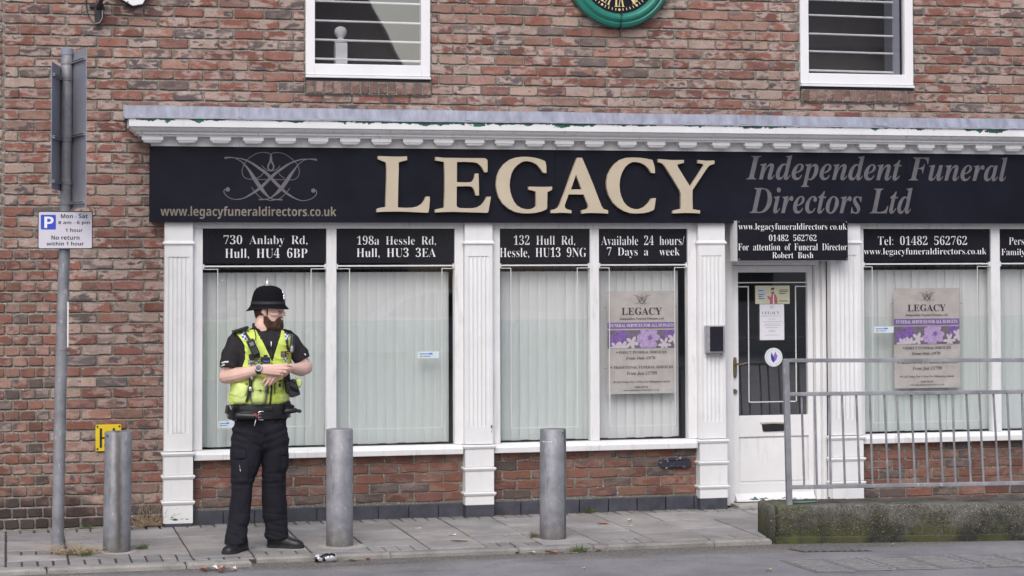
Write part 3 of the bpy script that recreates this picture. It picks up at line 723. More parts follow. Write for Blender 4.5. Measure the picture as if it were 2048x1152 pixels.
# shop windows: frame (with mullions and head), sill, panes, etched border lines
def frame_bars(rects, name, mat, parent, bev=.003):
    bm = bmesh.new()
    for r_ in rects: box(bm, *r_)
    return obj(name, bm, mat, parent, bev=bev)
Y0, Y1 = -.030, .05
WINS = [ # xl, xr, mullions, pane x-ranges
 (1.293, 3.283, [(2.263, 2.337)], [(1.367, 2.263), (2.337, 3.218)]),
 (3.493, 5.094, [(4.258, 4.328)], [(3.562, 4.258), (4.328, 5.026)]),
 (6.413, 9.3, [(7.537, 7.614), (8.72, 8.79)], [(6.460, 7.537), (7.614, 8.72)])]
LIN = [[(1.379, 1.477, 2.154, 2.256, .683), (2.348, 2.437, 3.127, 3.207, .652)], [(3.568, 3.651, 4.164, 4.256, .635), (4.334, 4.414, 4.930, 5.022, .633)], [(6.470, 6.541, 7.430, 7.531, .614), (7.62, 7.71, 8.6, 8.7, .61)]]
LINE = basic('etched_white_line', (.62, .64, .64, 1), .6, .03, 20)
for wi, (xl, xr, mul, panes) in enumerate(WINS):
    rects = [(xl, xr, Y0, Y1, 2.120, 2.166)]
    edges = [xl] + [v for ab in panes for v in ab] + [xr]
    rects.append((xl, panes[0][0], Y0, Y1, .53, 2.1195))
    if wi < 2: rects.append((panes[-1][1], xr, Y0, Y1, .53, 2.1195))
    for (a, b) in mul: rects.append((a, b, Y0 + .004, Y1, .53, 2.1195))
    fr = frame_bars(rects, 'shop_window', WHITE, shop)
    # sloping projecting sill
    a, b = xl + .012, xr - .012 if wi < 2 else xr
    sec = [(-.075, .462), (-.078, .500), (-.066, .512), (-.026, .5285), (.05, .5285), (.05, .462)]
    bm = bmesh.new(); prism_path(bm, [[(a, y, zz) for y, zz in sec], [(b, y, zz) for y, zz in sec]])
    obj('sill', bm, m_paint('flaky_sill_paint', None, .75) if wi == 0 else bpy.data.materials['flaky_sill_paint'], fr, bev=.002)
    for (a, b), ln in zip(panes, LIN[wi]):
        bm = bmesh.new(); sheet(bm, a - .006, b + .006, .003, .524, 2.126); obj('pane', bm, GLASS, fr)
        if b < 8:
            bm = bmesh.new(); t = .0028
            def seg(xa, za, xb, zb):
                if abs(xa - xb) < 1e-6: box(bm, xa - t, xa + t, -.0022, -.0008, min(za, zb), max(za, zb))
                else: box(bm, min(xa, xb), max(xa, xb), -.0022, -.0008, za - t, za + t)
            x_0, x_1, x_2, x_3, zb = ln; zt = 1.826
            seg(x_0, zt, x_1 + t, zt); seg(x_2 - t, zt, x_3, zt); seg(x_1, zb, x_1, zt - t); seg(x_2, zb, x_2, zt - t); seg(x_1 + t, zb + t, x_2 - t, zb + t)
            obj('etched_border', bm, LINE, fr)
        if not 4.3 < a < 4.4: bm = bmesh.new(); sheet(bm, a - .004, b + .004, .0525, .535, 1.445 - .004 * wi); obj('film', bm, FILM, fr)
# shop interior behind the blinds
bm = bmesh.new()
for r_ in ((1.0, 9.5, 1.6, 1.7, 0, 2.4), (1.0, 9.5, .3, 1.7, 2.35, 2.42), (1.0, 1.1, .3, 1.6, 0, 2.4), (9.4, 9.5, .3, 1.6, 0, 2.4), (1.0, 9.5, .15, 1.7, -.04, -.015), (1.0, 9.5, .06, .3, 2.17, 2.9)): box(bm, *r_)
for (a, b, zs) in UW:
    for r_ in ((a - .6, b + .6, 1.2, 1.3, 2.95, 4.9), (a - .7, a - .6, .3, 1.3, 2.95, 4.9), (b + .6, b + .7, .3, 1.3, 2.95, 4.9), (a - .7, b + .7, .3, 1.3, 4.75, 4.9), (a - .7, b + .7, .3, 1.3, 2.9, 2.95)): box(bm, *r_)
obj('interior', bm, DARK_ROOM, shop)

# cornice: lead flashing, flaking fascia board, mouldings, dentils
sec = [(-.105, 2.705), (-.130, 2.705), (-.130, 2.770), (-.213, 2.770), (-.216, 2.783), (-.235, 2.786), (-.238, 2.797), (-.262, 2.810), (-.276, 2.824), (-.278, 2.831), (-.10, 2.831)]
def mitred(sec, xr=9.6):
    ml = lambda y: .828 + (y + .29)
    return [[(xr, y, zz) for y, zz in sec], [(ml(y) , y, zz) for y, zz in sec], [(ml(y), 0.0, zz) for y, zz in sec]]
bm = bmesh.new(); prism_path(bm, mitred(sec)); corn = obj('cornice', bm, m_paint('grimy_cornice_paint', None, 1.0), shop)
sec2 = [(-.10, 2.8315), (-.288, 2.8315), (-.292, 2.835), (-.292, 2.889), (-.10, 2.889)]
bm = bmesh.new(); prism_path(bm, mitred(sec2)); obj('cornice_board', bm, WHITE_CORN, corn)
x_d = [0.922, 1.164, 1.401, 1.635, 1.868, 2.103, 2.335, 2.566, 2.798, 3.028, 3.26, 3.486, 3.717, 3.943, 4.173, 4.429, 4.655, 4.903, 5.168, 5.427, 5.656, 5.891, 6.115, 6.357, 6.596, 6.842, 7.085, 7.329, 7.58, 7.83, 8.08, 8.33, 8.58, 8.83]
for k, x in enumerate(x_d):
    w_ = .148 - .0004 * k
    bm = bmesh.new(); box(bm, x, x + w_, -.211, -.131, 2.744, 2.7695); box(bm, x + .010, x + w_ - .010, -.203, -.131, 2.733, 2.7438); box(bm, x + .018, x + w_ - .018, -.196, -.131, 2.726, 2.7328)
    obj('dentil', bm, WHITE_CLEAN, corn)
bm = bmesh.new()
xs = [.800, 1.02, 1.45, 1.62, 2.0, 2.42, 2.47, 2.98, 3.30, 3.36, 3.9, 4.4, 4.92, 5.4, 5.46, 6.0, 6.5, 6.56, 7.1, 7.6, 8.2, 9.6]
low = [(x, -.302, 2.8905 + R.uniform(-.002, .002)) for x in xs]; mid = [(x, -.300, 2.898 + R.uniform(-.002, .002)) for x in xs]; flat = [(x, -.05, 2.918) for x in xs]; top = [(x, -.024, 3.000 - .0016 * x + R.uniform(-.004, .004)) for x in xs]; up = [(x, -.008, 3.004 - .0016 * x + R.uniform(-.004, .004)) for x in xs]
rows = [[bm.verts.new(p_) for p_ in r_] for r_ in (low, mid, flat, top, up)]
for a, b in zip(rows[:-1], rows[1:]):
    for k in range(len(xs) - 1): bm.faces.new((a[k], a[k+1], b[k+1], b[k]))
bm.faces.new([rows[r_][0] for r_ in (0, 1, 2, 3, 4)] + [bm.verts.new((.8, -.008, 2.8905))])
for x in (1.62, 3.30, 5.46, 6.56): tube(bm, [(x, -.302, 2.892), (x, -.298, 2.900), (x, -.052, 2.921), (x + .003, -.026, 2.994)], .005, 6)
lead = obj('lead_flashing', bm, LEAD, corn)
md = lead.modifiers.new('thick', 'SOLIDIFY'); md.thickness = .004

# upstairs windows
for wi, (a, b, zs) in enumerate(UW):
    zb = 3.245; t = .068; ft = .082
    fr = frame_bars([(a, a + t, -.012, .06, zb, 4.7), (b - t, b, -.012, .06, zb, 4.7), (a + t, b - t, -.012, .06, zb, zb + ft)], 'upstairs_window', UPVC, shop, .004)
    obj('sub_sill', B(a - .001, b + .001, -.03, .06, 3.224, 3.241), UPVC, fr, bev=.002)
    obj('shadow_strip', B(a, b, -.006, .05, 3.2, 3.2235), BLACK_METAL, fr)  # black strip stands in for the shade under the sub sill
    bm = bmesh.new(); sheet(bm, a + t - .006, b - t + .006, .015, zb + ft - .006, 4.7); obj('pane', bm, GLASS_UP, fr)
    zz = [3.367, 3.507, 3.648, 3.792, 3.935, 4.08] if wi == 0 else [3.353, 3.501, 3.638, 3.783, 3.905, 4.05]
    for zq in zz:
        bm = bmesh.new(); tube(bm, [(a + t, .030, zq), (b - t - (0 if wi == 0 else .085), .030, zq - .006)], .0085, 10); obj('glazing_rail', bm, UPVC, fr, smooth=True)
    if wi == 1: obj('reveal_lining', B(b - t - .082, b - t - .022, .045, .20, zb + ft, 4.7), GREY_SIGN, fr)

# door
DW = m_paint('door_white_paint', (.05, .07, 1.30), .35)
dr = frame_bars([(5.300, 5.430, .095, .20, .0, 2.165), (6.135, 6.166, .02, .20, .0, 2.165), (6.098, 6.1345, .07, .20, .0, 2.165), (5.4305, 6.0975, -.01, .20, 1.842, 2.165)], 'shop_door', WHITE_CLEAN, shop)
GL = (5.483, 6.052, .682, 1.785)
frame_bars([(5.437, GL[0], .12, .165, .03, 1.838), (GL[1], 6.094, .12, .165, .03, 1.838), (GL[0], GL[1], .12, .165, GL[3], 1.838), (GL[0], GL[1], .12, .165, .520, GL[2]), (GL[0], GL[1], .12, .165, .03, .165),
            (GL[0], GL[1], .138, .16, .165, .520), (GL[0] + .012, GL[1] - .012, .131, .1379, .178, .507)], 'leaf', DW, dr, .003)
bm = bmesh.new(); sheet(bm, GL[0] - .004, GL[1] + .004, .143, GL[2] - .004, GL[3] + .004); obj('pane', bm, GLASS_DOOR, dr)
bm = bmesh.new(); t = .0042
for r_ in ((5.488, 6.050, 1.706), (5.488, 5.576, 1.675), (5.956, 6.050, 1.675)): box(bm, r_[0], r_[1], .1372, .1392, r_[2] - t, r_[2] + t)
for x in (5.572, 5.960): box(bm, x - t, x + t, .1372, .1392, .785, 1.6705)
box(bm, 5.5765, 5.9555, .1372, .1392, .781, .789)
obj('etched_border', bm, LINE, dr)
sec = [(.119, .03), (.075, .03), (.078, .045), (.119, .088)]
bm = bmesh.new(); prism_path(bm, [[(5.445, y, zz) for y, zz in sec], [(6.088, y, zz) for y, zz in sec]]); obj('weather_bar', bm, DW, dr)
bm = bmesh.new(); prism_xz(bm, [(5.668, .612), (5.674, .565), (5.690, .558), (5.845, .560), (5.853, .571), (5.851, .585), (5.858, .592), (5.850, .612), (5.76, .617)], .113, .1195); obj('letter_slot', bm, BLACK_METAL, dr)
bm = bmesh.new(); prism_xz(bm, [(5.655, .630), (5.662, .618), (5.72, .622), (5.80, .6185), (5.86, .621), (5.862, .627), (5.78, .634), (5.70, .631)], .108, .1193); obj('splintered_wood', bm, basic('bare_wood', lin(196, 188, 180), .9, .2, 60, aniso=(.2, 1, 1)), dr)
bm = bmesh.new(); prism_xz(bm, [(5.449 + .013 * math.cos(t_), 1.056 + .078 * max(-1, min(1, 1.3 * math.sin(t_)))) for t_ in (2*math.pi*k/20 for k in range(20))], .098, .116)
h_ = obj('lock_plate', bm, BRASS, dr, bev=.002)
for q in (0,): pass
bm = bmesh.new(); tube(bm, [(5.449, .10, 1.083), (5.449, .06, 1.083), (5.454, .055, 1.083), (5.48, .055, 1.080), (5.51, .055, 1.086), (5.534, .056, 1.094)], [.008, .008, .008, .0065, .006, .005], 10); obj('handle', bm, BRASS, h_, smooth=True)
bm = bmesh.new(); lathe(bm, [(.0, .100), (.016, .100), (.018, .108), (.018, .119)], (5.449, 0, .872), 16, 'y'); obj('lock', bm, BRASS, dr, smooth=True)
obj('door_step', B(5.40, 6.15, -.10, .12, -.02, .022), basic('step_stone', (.34, .325, .31, 1), .9, .2, 14, bmp=.4), shop, bev=.006)

# airbrick cover in the riser
bm = bmesh.new(); prism_xz(bm, [(4.787, .35), (4.80, .325), (4.815, .318), (4.83, .312), (5.01, .312), (5.025, .318), (5.04, .325), (5.05, .35), (5.04, .375), (5.025, .383), (5.01, .389), (4.83, .389), (4.815, .383), (4.80, .375)], -.030, -.012)
box(bm, 4.83, 5.005, -.038, -.0305, .372, .380); box(bm, 4.83, 5.005, -.038, -.0305, .322, .330)
m_, n, l, p = newmat('chipped_black_paint'); v = coords(n, l)
l.new(mix(n, l, ramp(n, l, nz(n, l, v, 28, 4, .7), .60, .63), lin(48, 48, 60), (.7, .7, .72, 1)), p.inputs['Base Color']); p.inputs['Roughness'].default_value = .45
obj('vent_cover', bm, m_, shop, bev=.002)

# ------------------------------------------------------------------ vertical blinds behind the glass
def blind(x0, x1, label, zb=.535, y=.115):
    b = Thing('vertical_blind', label, 'blind', ((x0 + x1) / 2, y, zb), 'vertical blinds in the shop windows')
    bm = bmesh.new(); x = x0
    while x < x1 - .03:
        a = math.radians(R.uniform(7, 13) if x0 < 1.5 else R.uniform(4, 8)); w_ = min(.089, x1 - x + .01); d = R.uniform(-.004, .004)
        st = []
        for zz in (zb + R.uniform(0, .006), 1.80):
            r_ = []
            for t in range(5):
                u_ = (t / 4 - .5) * w_; bow = .004 * (1 - (2 * t / 4 - 1) ** 2)
                r_.append((x + w_ / 2 + u_ * math.cos(a), y + d + u_ * math.sin(a) - bow, zz))
            for t in range(4, -1, -1):
                u_ = (t / 4 - .5) * w_; bow = .004 * (1 - (2 * t / 4 - 1) ** 2)
                r_.append((x + w_ / 2 + u_ * math.cos(a), y + d + u_ * math.sin(a) - bow + .0012, zz))
            st.append(r_)
        prism_path(bm, st); x += .0715
    obj('slats', bm, BLIND, b)
    bm = bmesh.new(); box(bm, x0, x1, y - .02, y + .025, 1.822, 1.856)
    obj('headrail', bm, basic('blind_headrail', (.10, .10, .10, 1), .5, .2, 6) if 'blind_headrail' not in bpy.data.materials else bpy.data.materials['blind_headrail'], b)
    bm = bmesh.new(); x = x0 + .03
    while x < x1: box(bm, x, x + .008, y - .024, y - .0205, 1.80, 1.835); x += .0715
    obj('carriers', bm, BLACK_METAL, b)
blind(1.34, 2.29, 'vertical blind behind the policeman under the 730 Anlaby Rd panel')
blind(2.30, 3.19, 'vertical blind under the 198a Hessle Rd window panel')
blind(3.53, 4.285, 'vertical blind under the 132 Hull Rd window panel')
blind(4.29, 4.985, 'vertical blind behind the tall poster left of the door')
blind(6.42, 7.57, 'vertical blind right of the door behind the railing and poster')
blind(7.58, 8.76, 'vertical blind at the far right edge of the photo')

# ------------------------------------------------------------------ signs
fas = Thing('fascia_sign', 'long black fascia sign with raised cream letters over the shopfront', 'sign', (4.4, -.12, 2.16))
bm = bmesh.new()
for a, b in ((.980, 3.963), (3.9645, 6.785), (6.7865, 9.4)): box(bm, a, b, -.120, -.106, 2.162, 2.7225)
obj('board', bm, SIGN_BLACK, fas, bev=.0012)
obj('backing', B(1.0, 9.3, -.105, .0, 2.168, 2.70), BLACK_METAL, fas)
for outer, hole in LETTERS:
    bm = bmesh.new(); prism_xz(bm, outer, -.162, -.128, [hole] if hole else [])
    obj('letter', bm, GOLD, fas, bev=.0015)
bm = bmesh.new()
for k, s_ in enumerate(EMBLEM): ribbon(bm, s_, -.1212 - k * .00012)
for k, (x, zz, r_) in enumerate(EMBLEM_DOTS): disc(bm, x, zz, r_, -.1232 - k * .0001)
obj('emblem', bm, VINYL_G, fas)
PX = [('p0', 1.367, 2.263, '730 Anlaby Rd, Hull'), ('p1', 2.337, 3.218, '198a Hessle Rd, Hull'), ('p2', 3.562, 4.258, '132 Hull Rd, Hessle'), ('p3', 4.328, 5.026, 'Available 24 hours'), ('p4', 6.460, 7.537, 'telephone number and web address'), ('p5', 7.614, 8.72, 'words cut off by the picture edge')]
PAR = {}
RAILM = basic('white_plastic_rail', (.72, .72, .74, 1), .35, .04, 10)
for key, a, b, txt in PX:
    q = Thing('window_sign', 'black window panel lettered in white with ' + txt, 'sign', ((a + b) / 2, -.01, 1.86), 'black panels across the window tops')
    obj('panel', B(a + .003, b - .003, -.011, -.001, 1.866, 2.119), PANEL_BLACK, q)
    bm = bmesh.new(); box(bm, a + .012, b - .012, -.012, -.004, 1.842, 1.852); box(bm, a + .002, a + .0118, -.018, -.002, 1.826, 1.862); box(bm, b - .0118, b - .002, -.018, -.002, 1.826, 1.862)
    obj('rail', bm, RAILM, q)
    PAR[key] = (q, VINYL_W)
PAR['fascia'] = (fas, VINYL_G)
dsn = Thing('door_sign', 'black box sign over the door with four lines of white text', 'sign', (5.81, -.2, 1.88))
obj('face', B(5.367, 6.257, -.203, -.192, 1.8775, 2.181), PANEL_BLACK, dsn, bev=.001)
obj('casing', B(5.367, 6.256, -.1915, -.022, 1.872, 2.1795), WHITE_CLEAN, dsn)
bm = bmesh.new()
for x in (5.378, 6.246):
    for zz in (1.888, 2.170): lathe(bm, [(.0, -.2055), (.004, -.2052), (.0045, -.2025)], (x, 0, zz), 8, 'y')
obj('screw', bm, STEEL, dsn)
PAR['d'] = (dsn, VINYL_W)

# posters hung inside the glass
PAPER = basic('mottled_poster_paper', lin(183, 177, 175), .55, .14, 9); PURPLE = basic('purple_print', lin(122, 96, 156), .55, .06, 9); INK = basic('dark_print', lin(62, 56, 62), .6, .1, 20)
PALEPR = basic('pale_print', lin(222, 214, 226), .55, .05, 20)
m_, n, l, p = newmat('purple_flower_print'); v = coords(n, l, (1, 1, 1))
vo = n.new('ShaderNodeTexVoronoi'); vo.inputs['Scale'].default_value = 8; l.new(v, vo.inputs['Vector'])
c = ramp(n, l, nz(n, l, v, 7, 2), .35, .65, lin(88, 50, 140), lin(190, 160, 205))
c = mix(n, l, ramp(n, l, nz(n, l, v, 13, 1), .56, .60), c, lin(225, 215, 225)); c = mix(n, l, ramp(n, l, vo.outputs['Distance'], .0, .08, (1, 1, 1, 1), (0, 0, 0, 1)), c, lin(70, 45, 95))
l.new(c, p.inputs['Base Color']); p.inputs['Roughness'].default_value = .55; FLOW = m_
PETAL = basic('lilac_petal_print', lin(178, 154, 196), .55, .25, 40); PETALD = basic('violet_petal_print', lin(126, 92, 164), .55, .35, 40); PETALW = basic('white_petal_print', lin(200, 192, 202), .55, .08, 30)
LEAFP = basic('shadow_leaf_print', lin(112, 102, 118), .6, .25, 30)
def petals(x0, x1, z0, z1, y):
    rr = random.Random(int(x0 * 100)); bms = {'l': bmesh.new(), 'd': bmesh.new(), 'w': bmesh.new()}
    W, H = x1 - x0, z1 - z0; k = 0
    def petal(bk, cx, cz, r_, ang, wd):
        nonlocal k; k += 1
        pts = []
        for t in range(14):
            a = 2 * math.pi * t / 14; u_ = r_ * math.cos(a); v_ = r_ * wd * math.sin(a) * (1 + .25 * math.cos(a))
            px, pz = cx + u_ * math.cos(ang) - v_ * math.sin(ang), cz + u_ * math.sin(ang) + v_ * math.cos(ang)
            pts.append((min(max(px, x0 + .001), x1 - .001), min(max(pz, z0 + .001), z1 - .001)))
        b_ = bms[bk]; b_.faces.new([b_.verts.new((px, y - k * .00004, pz)) for px, pz in pts])
    def bloom(bk, cx, cz, r_, n_, wd=.45):
        for i_ in range(n_): 
            an = 2 * math.pi * i_ / n_ + rr.uniform(-.2, .2); petal(bk, cx + .5 * r_ * math.cos(an), cz + .5 * r_ * math.sin(an), r_ * .58, an, wd)
    bloom('w', x0 + .36 * W, z0 + .30 * H, .05, 5); bloom('d', x0 + .12 * W, z0 + .45 * H, .060, 5, .55); bloom('d', x0 + .21 * W, z0 + .70 * H, .055, 5, .55)
    bloom('w', x0 + .12 * W, z0 + .04 * H, .045, 6); bloom('w', x0 + .22 * W, z0 + .10 * H, .045, 6); bloom('d', x0 + .92 * W, z0 + .75 * H, .05, 5, .6)
    bloom('l', x0 + .60 * W, z0 + .55 * H, .085, 9, .5); bloom('l', x0 + .52 * W, z0 + .42 * H, .05, 6, .5); bloom('d', x0 + .62 * W, z0 + .58 * H, .022, 5, .5); bloom('w', x0 + .84 * W, z0 + .22 * H, .05, 6, .35); bloom('w', x0 + .97 * W, z0 + .5 * H, .045, 5)
    return bms
def emblem_at(bm, x0, x1, zt, zb, y):
    xs0 = min(q[0] for s_ in EMBLEM for q in s_); xs1 = max(q[0] for s_ in EMBLEM for q in s_); zs0 = min(q[1] for s_ in EMBLEM for q in s_); zs1 = max(q[1] for s_ in EMBLEM for q in s_)
    k = (x1 - x0) / (xs1 - xs0); kz = (zt - zb) / (zs1 - zs0)
    for i_, s_ in enumerate(EMBLEM): ribbon(bm, [(x0 + (q[0] - xs0) * k, zb + (q[1] - zs0) * kz, q[2] * k) for q in s_], y - i_ * .00003)
def poster(key, x0, x1, z0, z1, band, pic, em, label):
    q = Thing('poster', label, 'poster', ((x0 + x1) / 2, .028, z0), 'funeral service posters in the windows')
    bm = bmesh.new()      # slightly buckled sheet
    NX, NZ = 10, 14
    g = [[bm.verts.new((x0 + (x1 - x0) * i_ / NX, .0275 + .0012 * noise.noise((i_ * .5, j * .5, x0)), z0 + (z1 - z0) * j / NZ)) for i_ in range(NX + 1)] for j in range(NZ + 1)]
    for j in range(NZ):
        for i_ in range(NX): bm.faces.new((g[j][i_], g[j][i_+1], g[j+1][i_+1], g[j+1][i_]))
    obj('sheet', bm, PAPER, q)
    obj('heading_band', B(x0 + .001, x1 - .003, .0252, .0258, band[1], band[0]), PURPLE, q)
    obj('flower_picture', B(x0 + .001, x1 - .003, .0252, .0258, pic[1], pic[0]), LEAFP, q)
    for bk, b_ in petals(x0 + .001, x1 - .003, pic[1], pic[0], .0250).items(): obj({'l': 'lilac_petals', 'd': 'violet_petals', 'w': 'white_petals'}[bk], b_, {'l': PETAL, 'd': PETALD, 'w': PETALW}[bk], q)
    bm = bmesh.new(); emblem_at(bm, *em, .0240)
    for fx, fz in ((.14, .405), (.055, .258), (.095, .118)):
        cx, cz = x0 + (x1 - x0) * fx, z0 + (z1 - z0) * fz
        bm.faces.new([bm.verts.new((cx + r_ * math.sin(t_), .024, cz + r_ * math.cos(t_))) for r_, t_ in ((.009 if k % 2 == 0 else .004, math.pi * k / 5) for k in range(10))])
    obj('emblem', bm, INK, q)
    bm = bmesh.new()
    for zz in (z1 - .12, z1 - .58):
        for x in (x0 - .016, x1 + .014): box(bm, x - .010, x + .010, .024, .030, zz - .003, zz + .003)
    for x in (x0 + .02, x1 + .006):
        tube(bm, [(x, .033, .62), (x, .033, 1.80)], .0016, 6)
    obj('hanging_wire', bm, STEEL, q)
    PAR[key] = (q, INK)
poster('po0', 4.405, 4.945, .873, 1.648, (1.412, 1.366), (1.354, 1.216), (4.609, 4.745, 1.626, 1.551), 'poster with purple flowers in the window just left of the door')
poster('po1', 6.732, 7.288, .877, 1.656, (1.418, 1.368), (1.358, 1.218), (6.939, 7.082, 1.630, 1.560), 'crinkled poster with purple flowers behind the railing, right window')

# notices on the door glass
DY = .128
no = Thing('card_notice', 'pale yellow card on the door glass showing a man in a red shirt', 'notice', (5.765, DY, 1.54))
obj('card', B(5.625, 5.907, DY - .002, DY, 1.541, 1.682), basic('cream_card', lin(196, 194, 170), .5, .04, 10), no)
bm = bmesh.new(); box(bm, 5.648, 5.705, DY - .0032, DY - .0022, 1.575, 1.660); obj('blue_panel', bm, basic('pale_blue_print', lin(178, 188, 205), .5, .03, 10), no)
bm = bmesh.new(); prism_xz(bm, [(5.745, 1.5425), (5.742, 1.575), (5.728, 1.582), (5.722, 1.600), (5.732, 1.604), (5.748, 1.590), (5.757, 1.612), (5.775, 1.617), (5.792, 1.612), (5.803, 1.585), (5.806, 1.5425)], DY - .0035, DY - .0023); obj('shirt_print', bm, basic('faded_red_print', lin(170, 98, 104), .5, .25, 60), no)
bm = bmesh.new(); prism_xz(bm, [(5.766 + .013 * math.cos(t_), 1.638 + .018 * math.sin(t_)) for t_ in (math.pi * k / 7 for k in range(14))], DY - .0036, DY - .0024); obj('face_print', bm, basic('skin_print', lin(190, 160, 148), .5, .1, 20), no)
bm = bmesh.new(); prism_xz(bm, [(5.751, 1.646), (5.755, 1.664), (5.775, 1.668), (5.783, 1.660), (5.776, 1.652), (5.757, 1.650)], DY - .0042, DY - .0037); prism_xz(bm, [(5.754, 1.632), (5.757, 1.620), (5.768, 1.617), (5.778, 1.622), (5.779, 1.632), (5.767, 1.627)], DY - .0042, DY - .0037); obj('hair_print', bm, INK, no)
bm = bmesh.new(); prism_xz(bm, [(5.768, 1.5425), (5.769, 1.613), (5.777, 1.613), (5.778, 1.5425)], DY - .0042, DY - .0036); obj('vest_print', bm, PALEPR, no)
bm = bmesh.new()
for x0, x1, zz in ((5.650, 5.690, 1.644), (5.650, 5.698, 1.616), (5.650, 5.682, 1.600), (5.650, 5.698, 1.583), (5.820, 5.892, 1.648), (5.820, 5.888, 1.635), (5.820, 5.872, 1.621), (5.820, 5.892, 1.563)): box(bm, x0, x1, DY - .0042, DY - .0033, zz - .0024, zz + .0024)
obj('text_lines', bm, INK, no)
no2 = Thing('paper_notice', 'white printed sheet headed Legacy taped to the door glass', 'notice', (5.76, DY, 1.26))
obj('sheet', B(5.660, 5.860, DY - .002, DY, 1.262, 1.538), basic('white_paper', lin(218, 218, 226), .6, .02, 10), no2)
bm = bmesh.new(); emblem_at(bm, 5.735, 5.785, 1.531, 1.504, DY - .0025)
for x0, x1, zz in ((5.730, 5.790, 1.424), (5.680, 5.842, 1.404), (5.695, 5.828, 1.385), (5.693, 5.828, 1.372), (5.708, 5.812, 1.358), (5.735, 5.786, 1.337), (5.733, 5.788, 1.327), (5.703, 5.818, 1.300)): box(bm, x0, x1, DY - .0030, DY - .0022, zz - .0012, zz + .0012)
obj('text_lines', bm, basic('grey_print', lin(150, 150, 160), .6, .05, 10), no2)
PAR['no'] = (no2, INK)
no3 = Thing('round_sticker', 'round white sticker with a purple crocus flower on the door glass', 'sticker', (5.772, DY, 1.12))
bm = bmesh.new(); lathe(bm, [(.0, DY - .002), (.072, DY - .002), (.0725, DY)], (5.772, 0, 1.129), 40, 'y'); obj('disc', bm, basic('sticker_white', lin(214, 218, 226), .5, .02, 10), no3)
bm = bmesh.new()
for k in range(30):
    t_ = 2 * math.pi * k / 30 + .05
    if k in (7, 22): continue
    r0, r1, d_ = .056, .063, .0028
    bm.faces.new([bm.verts.new((5.772 + r_ * math.cos(t_ + e_), DY - .0026, 1.129 + r_ * math.sin(t_ + e_))) for r_, e_ in ((r0, -.04), (r1, -.04), (r1, .04), (r0, .04))])
obj('ring_text', bm, basic('pale_blue_text', lin(165, 172, 190), .5, .03, 10), no3)
for nm, pts, mt, dy in (('violet_petal', [(5.768, 1.087), (5.752, 1.108), (5.748, 1.140), (5.752, 1.168), (5.762, 1.150), (5.776, 1.120), (5.779, 1.098)], basic('blue_violet_sticker_print', lin(72, 48, 140), .5, .15, 30), .0030), ('lilac_petal', [(5.770, 1.092), (5.792, 1.108), (5.804, 1.140), (5.795, 1.150), (5.787, 1.172), (5.774, 1.150), (5.768, 1.122)], basic('lilac_sticker_print', lin(132, 104, 186), .5, .15, 30), .0026)):
    bm = bmesh.new(); prism_xz(bm, pts, DY - dy - .001, DY - dy); obj(nm, bm, mt, no3)

# small blue and green stickers on the shop glass
for (x0, x1, z0, z1), lb in (((1.485, 1.593, .688, .735), 'small pale sticker low on the glass behind the policeman'), ((2.944, 3.102, 1.165, 1.214), 'small pale blue sticker on the second shop pane'), ((6.552, 6.714, 1.313, 1.361), 'small pale sticker beside the right hand poster')):
    q = Thing('window_sticker', lb, 'sticker', ((x0 + x1) / 2, -.003, z0), 'small stickers on the shop glass')
    obj('label', B(x0, x1, -.0035, -.0005, z0, z1), basic('sticker_blue_white', lin(205, 218, 228), .4, .03, 10) if 'sticker_blue_white' not in bpy.data.materials else bpy.data.materials['sticker_blue_white'], q)
    W = x1 - x0; bm = bmesh.new(); box(bm, x0 + .08*W, x0 + .5*W, -.0046, -.0036, z1 - .020, z1 - .014); box(bm, x0 + .52*W, x0 + .70*W, -.0046, -.0036, z1 - .022, z1 - .010); box(bm, x0 + .25*W, x0 + .6*W, -.0046, -.0036, z0 + .012, z0 + .017)
    obj('blue_text', bm, basic('blue_print', lin(96, 122, 190), .4, .05, 10) if 'blue_print' not in bpy.data.materials else bpy.data.materials['blue_print'], q)
    bm = bmesh.new(); disc(bm, x0 + .16*W, z0 + .014, .008, -.0042, 12); obj('green_mark', bm, basic('green_print', lin(150, 176, 96), .4, .05, 10) if 'green_print' not in bpy.data.materials else bpy.data.materials['green_print'], q)

# yellow hydrant plate on the brickwork
hy = Thing('hydrant_plate', 'yellow hydrant plate with a black H on the brick wall', 'sign', (.706, -.01, .54))
bm = bmesh.new()
def rrect(x0, x1, z0, z1, r_, n_=5):
    o = []
    for cx, cz, a0 in ((x1 - r_, z1 - r_, 0), (x0 + r_, z1 - r_, 90), (x0 + r_, z0 + r_, 180), (x1 - r_, z0 + r_, 270)):
        for k in range(n_ + 1):
            a = math.radians(a0 + 90 * k / n_); o.append((cx + r_ * math.cos(a), cz + r_ * math.sin(a)))
    return o
prism_xz(bm, rrect(.617, .796, .541, .728, .010), -.018, -.006); obj('plate', bm, basic('yellow_plastic', lin(224, 196, 40), .45, .06, 10), hy, bev=.002)
bm = bmesh.new()
for r_ in ((.646, .662, .565, .702), (.736, .752, .565, .702), (.6625, .7355, .628, .640)): box(bm, r_[0], r_[1], -.0195, -.0182, r_[2], r_[3])
prism_xz(bm, [(.676, .586), (.676, .592), (.684, .598), (.690, .594), (.690, .588), (.680, .577), (.691, .577), (.691, .572), (.675, .572), (.675, .577), (.685, .588), (.683, .592), (.681, .592), (.680, .586)], -.0195, -.0182)
obj('letter', bm, BLACK_METAL, hy)
for x in (.630, .783):
    for zz in (.556, .714):
        bm = bmesh.new(); lathe(bm, [(.0, -.024), (.006, -.023), (.008, -.018)], (x, 0, zz), 10, 'y'); obj('screw', bm, basic('rusty_screw', lin(92, 70, 40), .7, .3, 40) if 'rusty_screw' not in bpy.data.materials else bpy.data.materials['rusty_screw'], hy)

